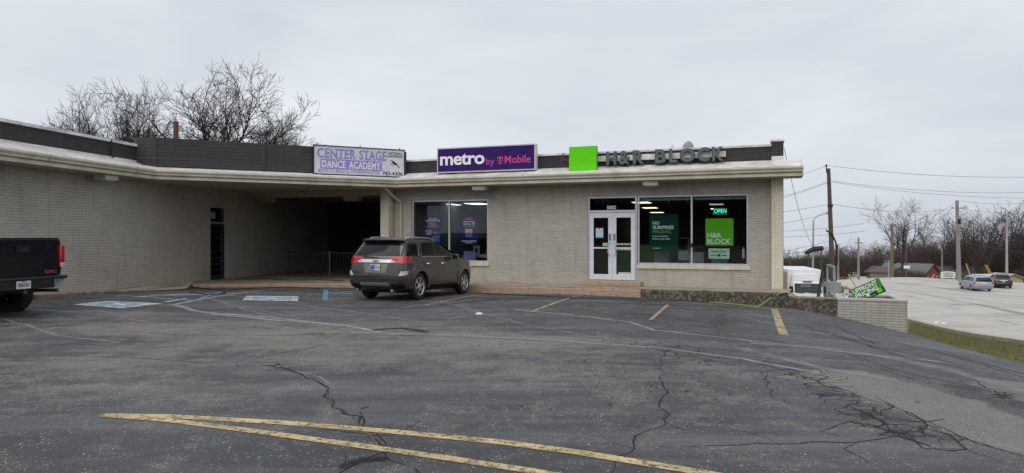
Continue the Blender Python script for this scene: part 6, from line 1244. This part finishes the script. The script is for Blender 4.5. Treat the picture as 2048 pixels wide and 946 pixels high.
# silver minivan and dark crossover on the road, small far cars
BV = Body([(.22,.25,4.9,.85),(.32,.06,5.05,.95),(.55,.0,5.12,.985),(.7,.02,5.12,.99),(.95,.07,4.95,.985),(1.02,.09,4.5,.97),(1.06,.10,4.2,.955),(1.3,.16,3.8,.9),(1.55,.27,3.3,.83),(1.66,.35,2.9,.76),(1.72,.5,2.6,.62),(1.74,.8,2.3,.45)], front_taper=(3.9, .06), r=.2)
BX_ = Body([(.24,.25,4.5,.82),(.34,.08,4.62,.90),(.55,.0,4.68,.93),(.7,.03,4.68,.935),(.98,.08,4.5,.92),(1.05,.11,3.6,.89),(1.3,.30,3.1,.80),(1.5,.55,2.7,.72),(1.58,.62,2.45,.66),(1.63,.8,2.1,.52),(1.65,1.1,1.9,.4)], front_taper=(3.5, .07), r=.25)
BD = Body([(.2,.2,4.6,.80),(.3,.05,4.72,.87),(.5,.0,4.78,.9),(.8,.05,4.75,.9),(.9,.2,4.4,.89),(.98,.55,3.7,.87),(1.05,.8,3.45,.84),(1.25,1.15,3.0,.74),(1.38,1.5,2.6,.66),(1.43,1.8,2.4,.5)], front_taper=(3.5, .07), r=.3)
def tail(B, t, z0, z1, a0, a1, zp=.75, xo=.02):
    for s in (-1, 1): B.rpatch([(s*a0, z0), (s*a1, z0), (s*a1, z1), (s*a0, z1)], 5, .012).build('tail_light', [REDL], t, smooth=True)
    rplate(t, B.q(zp)[0]-.004, 0, zp, '8K21')
def roadpos(px, py): return G(px, py)
SIL = car_paint('silver_blue_paint', (.3, .32, .37), .5, .35); BLKP = car_paint('black_car_paint', (.008, .008, .01), .2, .2)
x, y = roadpos(1972, 584); hd = R(15); rz_ = math.atan2(math.cos(hd), math.sin(hd))
t, _ = car('minivan', 'silver blue minivan driving away on the road', 'minivan', BV, SIL, (.98, 4.05), .34, .985, (x-.4, y-.3, H(x, y)+.08), rz_, win_rear=[(-.84, 1.08), (.84, 1.08), (.74, 1.56), (-.74, 1.56)], win_side=([(.45, 1.1), (1.3, 1.1), (1.3, 1.52), (.55, 1.52)], [(1.42, 1.1), (2.6, 1.1), (2.6, 1.53), (1.42, 1.53)], [(2.7, 1.1), (3.95, 1.1), (3.3, 1.53), (2.7, 1.53)]), ws=(1.08, 1.62, .85, .7))
tail(BV, t, .80, 1.08, .80, 1.1, .86); on_rear(BV, t, 'trim_strip', -.35, .35, .93, .98, CHR, .012); on_rear(BV, t, 'bumper_seam', -.9, .9, .6, .615, BLACK, .006)
for s in (-1, 1):
    mb = MB(); y0, y1 = sorted((s*.93, s*1.14)); mb.box(3.6, 3.75, y0, y1, 1.05, 1.22); mb.build('door_mirror', [SIL], t, bevel=.03)
x, y = roadpos(2015, 579); hd = R(25); rz_ = math.atan2(math.cos(hd), math.sin(hd))
t, _ = car('crossover', 'black crossover car just right of the silver minivan', 'car', BX_, BLKP, (.9, 3.6), .36, .93, (x, y+.6, H(x, y)+.08), rz_, win_rear=[(-.7, 1.12), (.7, 1.12), (.6, 1.5), (-.6, 1.5)], win_side=([(1.0, 1.12), (2.0, 1.12), (2.0, 1.48), (1.25, 1.46)], [(2.08, 1.12), (3.2, 1.12), (2.6, 1.48), (2.08, 1.48)]), ws=(1.1, 1.56, .78, .6))
tail(BX_, t, .88, 1.12, .62, 1.0, .82); on_rear(BX_, t, 'chrome_strip', -.4, .4, .92, .97, CHR, .014)
for (px, Y, hd_, pt, lb) in ((1715, 176, 6, car_paint('white_car_paint', (.62, .65, .68), .1, .3), 'white sedan parked far up the road'), (1700, 180, 35, car_paint('maroon_car_paint', (.12, .02, .03), .3, .3), 'dark maroon sedan parked beside the far white sedan')):
    x = X_(px, Y); hd = R(hd_); t, _ = car('sedan', lb, 'car', BD, pt, (.95, 3.75), .33, .9, (x, Y, zpx(556.5, Y)), math.atan2(math.cos(hd), math.sin(hd)), win_rear=[(-.6, 1.0), (.6, 1.0), (.5, 1.34), (-.5, 1.34)], win_side=([(1.2, 1.02), (3.2, 1.02), (2.7, 1.32), (1.6, 1.32)],), ws=(1.02, 1.36, .7, .55), group='sedans parked far up the road'); tail(BD, t, .65, .85, .5, .9, .6)
    mb = MB(); mb.slab([(-1, -3), (7, -3), (7, 3), (-1, 3)], -3, -.0); o = mb.build('far_driveway', [ROADM], loc=t.location, rz=t.rotation_euler.z); o['kind'] = 'structure'
# white box truck below the landing, front towards us
Yt = 47.0; xt = X_(1617, Yt); zt = zpx(539, Yt+1.5)-3.15; t = thing('box_truck', 'white box truck with cab facing the camera below the landing', 'box truck', (xt, Yt, zt), R(-13))
WTR = mat('truck_white', (.78, .79, .8), .4, coat=.3, var=.03)
mb = MB(); mb.box(-1.12, 1.12, 1.5, 7.5, .95, 3.15); mb.build('cargo_box', [WTR], t, bevel=.04); mb = MB(); mb.prism([(-.9, 2.36), (.9, 2.36), (.86, 2.78), (.75, 2.88), (-.75, 2.88), (-.86, 2.78)], 1.1, 1.5); mb.build('wind_deflector', [WTR], t, bevel=.08, smooth=True)
mb = MB(); v = [(-1.0, 0, .5), (1.0, 0, .5), (1.0, 1.45, .5), (-1.0, 1.45, .5), (-1.0, -.05, 1.25), (1.0, -.05, 1.25), (1.0, 1.45, 1.25), (-1.0, 1.45, 1.25), (-.93, .40, 2.34), (.93, .40, 2.34), (.93, 1.45, 2.38), (-.93, 1.45, 2.38)]
mb.add(v, [(0, 3, 2, 1), (0, 1, 5, 4), (1, 2, 6, 5), (2, 3, 7, 6), (3, 0, 4, 7), (4, 5, 9, 8), (5, 6, 10, 9), (6, 7, 11, 10), (7, 4, 8, 11), (8, 9, 10, 11)]); mb.build('cab', [WTR], t, bevel=.05, smooth=True)
def fl_(a, z): k = (z-1.25)/1.09; return (a*(1-.07*k), -.05+.45*k-.025, z)
mb = MB(); mb.add([fl_(-.9, 1.60), fl_(.9, 1.60), fl_(.92, 2.22), fl_(-.92, 2.22)], [(0, 1, 2, 3)]); ws_ = mb.build('windshield', [TINT], t); mb = MB(); mb.add([tuple(np.add(fl_(-.5, 1.98), (0, -.004, 0))), tuple(np.add(fl_(.2, 1.98), (0, -.004, 0))), tuple(np.add(fl_(.2, 2.16), (0, -.004, 0))), tuple(np.add(fl_(-.5, 2.16), (0, -.004, 0)))], [(0, 1, 2, 3)]); mb.build('sun_visor', [mat('pale_visor', (.09, .12, .12), .5)], ws_)
for x_ in (-.5, .4): mb = MB(); a = fl_(x_-.3, 1.63); b = fl_(x_+.2, 1.58); mb.bar((a[0], a[1]-.03, a[2]), (b[0], b[1]-.03, b[2]), .03); mb.build('wiper', [BLACK], t)
for s in (-1, 1):
    mb = MB(); mb.box(s*1.0-.0 if s > 0 else -1.26, s*1.26 if s > 0 else -1.0, -.05, .05, 1.6, 2.05); mb.build('door_mirror', [BLACK], t, bevel=.03); mb = MB(); y0, y1 = sorted((s*.65, s*.95)); mb.box(y0, y1, -.07, .0, .75, .95); mb.build('headlight', [CLRL], t, bevel=.02)
    for wy in (.7, 5.9):
        e = bpy.data.objects.new('wheel', None); COL.objects.link(e); e.parent = t; e.location = (s*.88, wy, .42); e.rotation_euler = (0, 0, PI/2); MB().lathe([(-.12, .2), (-.13, .4), (-.1, .42), (.1, .42), (.13, .4), (.12, .2)], 20).build('tyre', [RUB], e); MB().lathe([(-.1, 0), (-.1, .2), (.1, .2), (.1, 0)], 16).build('rim', [WTR], e)
mb = MB(); mb.box(-.98, .98, -.1, .05, .4, .62); mb.build('bumper', [WTR], t, bevel=.03); mb = MB(); mb.box(-.15, .15, -.075, -.055, 1.28, 1.4) if False else mb.box(-.6, .6, -.07, -.045, .85, 1.0); mb.build('grille', [PLAS], t)
mb = MB(); mb.box(-1.122, -1.115, 1.7, 7.3, 1.2, 2.9); mb.build('side_graphic', [mat('red_brown_graphic', (.3, .08, .06), .6, scale=.8, c2=(.45, .35, .32))], t); mb = MB(); mb.box(-1.0, 1.0, 1.5, 7.3, .7, .95); mb.build('chassis', [BLACK], t)
mb = MB(); mb.box(-.3, .3, .3, .5, 2.35, 2.41); mb.build('marker_light', [mat('amber', (.6, .25, .08), .4)], t)
# paved yard the truck stands on
o = MB().slab([(-3, -3), (6, -3), (6, 12), (-3, 12)], -1.5, .0).build('truck_yard', [ASPH], loc=(xt, Yt, zt)); o['kind'] = 'structure'
# ------------------------------------------------------------------ bare trees
def gen_tree(seed, height, spread, *, rmin=.0065, n1=7, n2=6, n3=6, n4=5, fork=.25, up=.5, r0=.22, droop=0, arch=0):
    """returns (trunk MB, crown MB): trunk, limbs, branches, twigs"""
    rg = random.Random(seed); tr = MB(); cr_ = MB()
    def grow(p, d, l, k, gn, up_):
        pts = [Vector(p)]; d = Vector(d).normalized()
        for i in range(k):
            d = (d+Vector((rg.gauss(0, gn*.6), rg.gauss(0, gn*.6), rg.gauss(0, gn*.5)+up_))).normalized(); pts.append(pts[-1]+d*l/k)
        return pts
    T = grow((0, 0, 0), (rg.gauss(0, .05), rg.gauss(0, .05), 1), height*fork, 5, .05, .02); tr.tube(T, [r0*(1.25-.45*i/5) for i in range(6)], 9)
    top = T[-1]
    def limb(p, d, l, r, lev):
        k = {1: 7, 2: 5, 3: 4, 4: 3}[lev]; pts = grow(p, d, l, k, {1: .13, 2: .2, 3: .25, 4: .28}[lev], ({1: up*.16, 2: up*.12, 3: up*.08, 4: .02}[lev])-droop*.05*lev)
        rs = [max(rmin, r*(1-.72*i/k)) for i in range(k+1)]; (tr if lev == 0 else cr_).tube(pts, rs, {1: 6, 2: 5, 3: 3, 4: 3}[lev], cap=False)
        if lev == 4: return
        n = {1: n2, 2: n3, 3: n4}[lev]
        for j in range(n):
            f = rg.uniform(.22, 1) if j else 1.0; i = min(k-1, int(f*k)); q = pts[i].lerp(pts[i+1], f*k-i if f < 1 else 1); dd = (pts[min(i+1, k)]-pts[i]).normalized()
            perp = dd.cross(Vector((rg.gauss(0, 1), rg.gauss(0, 1), rg.gauss(0, 1)))).normalized(); sp = rg.uniform(.45, .95) if j else .15
            limb(q, dd*math.cos(sp)+perp*math.sin(sp), l*rg.uniform(.38, .62)*(1.15-.35*f), max(rmin*1.1, rs[i]*.62), lev+1)
    for j in range(n1):
        an = 2*PI*j/n1+rg.uniform(-.4, .4); el = (.2+.8*((j*.618) % 1))*spread; d = Vector((math.cos(an)*math.sin(el), math.sin(an)*math.sin(el), math.cos(el)))
        limb(T[rg.choice([-1, -1, -2])], d, height*(1-fork)*rg.uniform(.75, 1.0), r0*.5, 1)
    return tr, cr_
def fit(t, px0, px1, pyt, Y, base):
    """scale a tree so that its crown has the measured width and height"""
    cr_ = [c for c in t.children if c.name.startswith('crown')][0]; co = np.zeros(len(cr_.data.vertices)*3); cr_.data.vertices.foreach_get('co', co); co = co.reshape(-1, 3)
    lo, hi = np.percentile(co, .4, axis=0), np.percentile(co, 99.6, axis=0); hi[2] = np.percentile(co[:, 2], 99.95); wd = X_(px1, Y)-X_(px0, Y); s = wd/(hi[0]-lo[0]); sz = (zpx(pyt, Y)-base)/hi[2]; t.rotation_euler = (0, 0, 0)
    t.scale = (s, s, sz); t.location = (X_(px0, Y)-lo[0]*s, Y, base)
def make_tree(pr, loc, label, group, cat='tree', sc=1, rz=0, name='bare_tree', bark=None, twig=None):
    t = thing(name, label, cat, loc, rz, group); t.scale = (sc, sc, sc) if not hasattr(sc, '__len__') else sc
    pr[0].build('trunk', [bark or BARK], t, smooth=True, fixn=False); pr[1].build('crown', [twig or TWIG], t, fixn=False); return t
DBARK = mat('dark_bark', (.035, .028, .026), .95, scale=6, var=.2)
LBT = 'bare winter trees behind the left wing'
# behind the left wing
for i, (p0, p1, pt, Y, hh, sd, a, lb) in enumerate(((285, 612, 140, 46, 11.5, 15, (10, 9, 9, 5, .5, .25, 1.3), 'tall fine branched bare tree rising above the charcoal canopy panel'), (150, 350, 174, 43, 9.6, 21, (11, 10, 9, 5, .5, .1, 1.35), 'spreading dark bare tree beside the old wooden stub pole'), (66, 275, 184, 44, 9.2, 23, (11, 10, 9, 5, .5, .1, 1.4), 'low spreading bare tree at far left over the left wing parapet'), (455, 600, 225, 50, 9.5, 26, (8, 9, 8, 5, .5, .2, 1.2), 'slender low bare tree near the grey vent pipe, right of the tallest left tree'))):
    pr = gen_tree(sd, hh, a[6], n1=a[0], n2=a[1], n3=a[2], n4=a[3], fork=a[4], up=a[5], r0=.22, rmin=.0085); x = X_((p0+p1)/2, Y); t = make_tree(pr, (x, Y, 0), lb, LBT, bark=DBARK, twig=DBARK); fit(t, p0, p1, pt, Y, H(x, Y)-.2)
# stub pole seen over the canopy panel
b = on_ground(352, 36); t = thing('stub_pole', 'short brown wooden pole stub showing above the canopy panel', 'utility pole', (b[0], b[1], b[2]-.2)); h = zpx(243, 36)-b[2]+.2; MB().tube([(0, 0, 0), (0, 0, h)], [.16, .13], 9).build('post', [mat('red_brown_pole', (.1, .05, .035), .9, scale=5)], t); MB().lathe([(h-.35, 0), (h-.35, .09), (h-.2, .09), (h-.2, 0)], 8, axis='z', c=(.25, 0, 0)).build('insulator', [GREYM], t)
# a few shared tree forms for the right side
PR = [gen_tree(31, 11, .75, rmin=.011, n1=6, n2=6, n3=6, n4=4, fork=.25, r0=.32), gen_tree(32, 10, .9, rmin=.011, n1=7, n2=6, n3=5, n4=4, fork=.22, r0=.26), gen_tree(37, 10, .6, rmin=.011, n1=6, n2=6, n3=6, n4=4, fork=.3, r0=.22), gen_tree(41, 9, 1.0, rmin=.011, n1=7, n2=6, n3=6, n4=4, fork=.15, r0=.2)]
NAT = [max(v[2] for v in q[1].v) for q in PR]
protos = {}
def place(k, px, Y, pyt, label, group, wide=1.0, rz=0, tw=0, base=None):
    x = X_(px, Y); z = (H(x, Y) if base is None else base)-.2; hh = zpx(pyt, Y)-z; key = (k, tw)
    nat = NAT[k]; s = hh/nat
    if key not in protos: t = make_tree(PR[k], (x, Y, z), label, group, twig=(TWIG, TWIGB)[tw]); protos[key] = t
    else:
        t = copy_tree(protos[key]); t['label'] = label; t['group'] = group; t.location = (x, Y, z)
    t.scale = (s*wide, s*wide, s); t.rotation_euler = (0, 0, rz); return t
GR = 'bare trees beyond the road'
pr = gen_tree(53, 12, .8, rmin=.013, n1=5, n2=7, n3=7, n4=5, fork=.28, up=.6, r0=.27); t = make_tree(pr, (X_(1795, 118), 118, 0), 'tallest bare tree beyond the road, spreading above the tan pole', GR); fit(t, 1722, 1862, 393, 118, H(X_(1795, 118), 118)-.3)
place(1, 1690, 150, 470, 'small round bare tree left of the tan pole', GR, 1.1)
place(0, 1966, 128, 398, 'wide bare tree between the pale pole and the flag pole', GR, 1.15, 1.2); place(2, 2026, 130, 402, 'tall bare tree just behind the flag pole', GR, 1.3, 2); place(1, 1888, 140, 424, 'dense bare tree above the long dark roof, left of the pale pole', GR, 1.2, .5); place(3, 1855, 150, 440, 'broad bare tree behind the red brick house gable', GR, 1.3, 2.2)
place(2, 1748, 160, 478, 'pale twiggy bare tree left of the street name sign', GR, 1.5, 3.1); place(0, 1930, 150, 418, 'bare tree right behind the pale pole top half', GR, 1.0, 4); place(3, 2075, 140, 410, 'bare tree cut by the right picture edge', GR, 1.2, 1)
place(0, 1912, 134, 432, 'open crowned bare tree just left of the pale pole', GR, .95, 2.7); place(2, 1945, 138, 408, 'thin upright bare tree right of the pale pole crossarm', GR, 1.1, 5.1); place(0, 2002, 136, 412, 'high bare tree left of the flag pole flag', GR, .9, 3.9); place(2, 2046, 126, 396, 'tall open bare tree right of the flag pole', GR, 1.2, .7)
rg = random.Random(4); GW = 'far brown trees of the wooded background'
wl = []
for i in range(62):
    px = (1560+i*10.2) if i < 54 else 1565+(i-54)*17+rg.uniform(-6, 6); Y = rg.uniform(165, 235); 
    top = np.interp(px, [1560, 1640, 1700, 1800, 1900, 2048, 2120], [502, 502, 498, 484, 474, 462, 455])+rg.uniform(-16, 20)
    wl.append((px, Y, top))
for i, (px, Y, top) in enumerate(wl): place(rg.choice([1, 3, 3, 2]), px, Y, top, 'brown bare tree in the dense far wood beyond the houses', GW, rg.uniform(1.2, 1.9), rg.uniform(0, 6), 1)
for i in range(18):
    px = 1800+i*16+rg.uniform(-5, 5); Y = rg.uniform(138, 162); place(rg.choice([1, 3, 2]), px, Y, np.interp(px, [1800, 1900, 2048], [510, 494, 482])+rg.uniform(-26, 18), 'brown bare tree in the nearer row of the wood behind the houses', 'nearer brown trees behind the houses', rg.uniform(1.2, 1.6), rg.uniform(0, 6), 1)
# tangled undergrowth: nobody could count it
mb = MB(); rg = random.Random(8)
for i in range(38000):
    Y = rg.choice([rg.uniform(134, 165), rg.uniform(150, 260)]); px = rg.uniform(1540, 2300); 
    if Y < 165 and px < 1790: Y += 50
    x = X_(px, Y); z = CAMZ-(557-HOR)/FPX*Y-4 if False else None; zb = -9.5-(Y-134)*.035; h = rg.uniform(1.5, 7.0)*(1 if px > 1790 else .8); a = rg.uniform(0, 2*PI); l = rg.uniform(.1, .9); w_ = rg.uniform(.03, .09); dx, dy = math.cos(a)*l, math.sin(a)*l; zz = zb+rg.uniform(0, 4)
    mb.add([(x, Y, zz), (x+w_, Y, zz), (x+dx+w_*.3, Y+dy, zz+h*.55), (x+dx*2.2, Y+dy*2, zz+h), (x+dx-w_*.3, Y+dy, zz+h*.5)], [(0, 1, 2, 3, 4)])
o = mb.build('undergrowth', [mat('brown_brush', (.075, .05, .042), .95, scale=.12, c2=(.045, .036, .032))], fixn=False); tag(o, 'brown winter brush filling the far wood', kind='stuff', cat='undergrowth')
mb = MB()
for i in range(2600):
    px = rg.uniform(1788, 1850); Y = 112+rg.uniform(0, 5); x = X_(px, Y); zb = H(x, Y)-.2; a = rg.uniform(0, 2*PI); h = rg.uniform(.5, 2.0); mb.add([(x, Y, zb), (x+.05, Y, zb), (x+math.cos(a)*.5, Y+math.sin(a)*.5, zb+h)], [(0, 1, 2)])
o = mb.build('brush', [mat('tan_brush', (.13, .09, .06), .95, scale=.5, c2=(.07, .05, .04))], fixn=False); tag(o, 'low tan brush in front of the brick house', kind='stuff', cat='brush')
# dark evergreen-like shrub masses left of the wood
def shrub(px, Y, pyt, wd, seed, label, mt):
    x = X_(px, Y); z = H(x, Y)-.3; hh = zpx(pyt, Y)-z; rg = random.Random(seed); mb = MB(); t = thing('shrub', label, 'shrub', (x, Y, z)); MB().tube([(0, 0, 0), (0, 0, hh*.6)], [.2, .08], 6).build('trunk', [BARK], t)
    for i in range(2600):
        a = rg.uniform(0, 2*PI); u = rg.uniform(0, 1); rr = wd/2*math.sqrt(max(0, 1-(2*u-1)**2*.85))*rg.uniform(.3, 1.05)*(1+.2*math.sin(3*a+u*5)); p = Vector((rr*math.cos(a), rr*math.sin(a), hh*(.08+.92*u))); s = rg.uniform(.08, .25); q = Vector((rg.gauss(0, 1), rg.gauss(0, 1), rg.gauss(0, 1))).normalized()*s; r_ = Vector((rg.gauss(0, 1), rg.gauss(0, 1), rg.gauss(0, 1))).normalized()*s; mb.add([p, p+q, p+r_], [(0, 1, 2)])
    mb.build('crown', [mt], t, fixn=False)
SHG = mat('dark_evergreen', (.03, .035, .022), .95, scale=.5, c2=(.018, .018, .014)); SHB = mat('brown_shrub', (.06, .045, .032), .95, scale=.5, c2=(.035, .026, .02))
shrub(1642, 150, 513, 9, 1, 'dark evergreen tree mass left of the dark leaning pole', SHG); shrub(1660, 140, 528, 8, 2, 'low dark shrub behind the dark leaning pole base', SHB); shrub(1800, 135, 520, 5, 3, 'dark shrub between the sheds and the tan pole', SHB); shrub(2046, 118, 540, 5, 4, 'reddish brown shrub at the right picture edge', mat('red_brown_shrub', (.08, .035, .025), .95, scale=.5)); shrub(1598, 160, 522, 12, 5, 'far brown shrub mass nearest the shop corner', SHB)
# trees behind the camera, mirrored in the glass
for i, (x, y) in enumerate(((-9, -24), (3, -27), (12, -22), (22, -30))):
    t = copy_tree(protos[(0, 0)] if (0, 0) in protos else list(protos.values())[0]); t.location = (x, y, H(x, y)); t.scale = (1.1,)*3; t.rotation_euler = (0, 0, i*1.3); t['group'] = 'trees behind the camera'; t['label'] = 'bare tree behind the camera, mirrored in the dark shop glass'
mb = MB(); rg = random.Random(18)  # unseen brush, added so that the shop glass reflects dark
for i in range(9000):
    x = rg.uniform(-45, 60); y = rg.uniform(-40, -34); zb = H(x, y); h = rg.uniform(2, 7.5); a = rg.uniform(0, 2*PI); l = rg.uniform(.1, .7); w_ = rg.uniform(.08, .25); zz = zb+rg.uniform(-.2, 1.5)
    mb.add([(x, y, zz), (x+w_, y, zz), (x+math.cos(a)*l+w_, y, zz+h*.6), (x+math.cos(a)*l*2, y+math.sin(a)*l, zz+h)], [(0, 1, 2, 3)])
o = mb.build('reflection_brush', [SHB], fixn=False); tag(o, 'unseen brown brush added behind the camera to darken window reflections', kind='stuff', cat='brush')
# verge grass blades
mb = MB(); rg = random.Random(2); vp = np.array([E2, E1, G(1822, 643), G(2048, 686), (24, 22), (13, 8)]); n = 0
xs_ = np.random.RandomState(1).uniform(8, 24, 90000); ys_ = np.random.RandomState(2).uniform(8, 38, 90000); ok = in_poly(xs_, ys_, [tuple(p) for p in vp]); xs_, ys_ = xs_[ok], ys_[ok]; zs_ = Hn(xs_, ys_)
for x, y, z in zip(xs_, ys_, zs_):
    h = rg.uniform(.02, .075); a = rg.uniform(0, PI); w_ = .012+y*.0006; mb.add([(x, y, z-.01), (x+w_*math.cos(a), y+w_*math.sin(a), z-.01), (x+rg.gauss(0, .02), y+rg.gauss(0, .02), z+h)], [(0, 1, 2)])
o = mb.build('grass', [BLADE], fixn=False); tag(o, 'thin winter grass on the verge by the road', kind='stuff', cat='grass')
for i, (px, py, lb) in enumerate(((1873, 648, 'white paper scrap on the grass left of the other one'), (1888, 649, 'white paper scrap on the grass nearer the road kerb'))):
    x, y = G(px, py); mb = MB(); mb.add([(-.12, -.05, 0), (.1, -.1, .03), (.14, .1, 0), (-.02, .02, .09), (-.1, .1, .02)], [(0, 1, 3), (1, 2, 3), (2, 4, 3), (4, 0, 3), (0, 4, 2, 1)]); o = mb.build('paper_scrap', [WHITE], loc=(x, y, H(x, y)+.02)); tag(o, lb, 'litter')
bpy.context.view_layer.update()
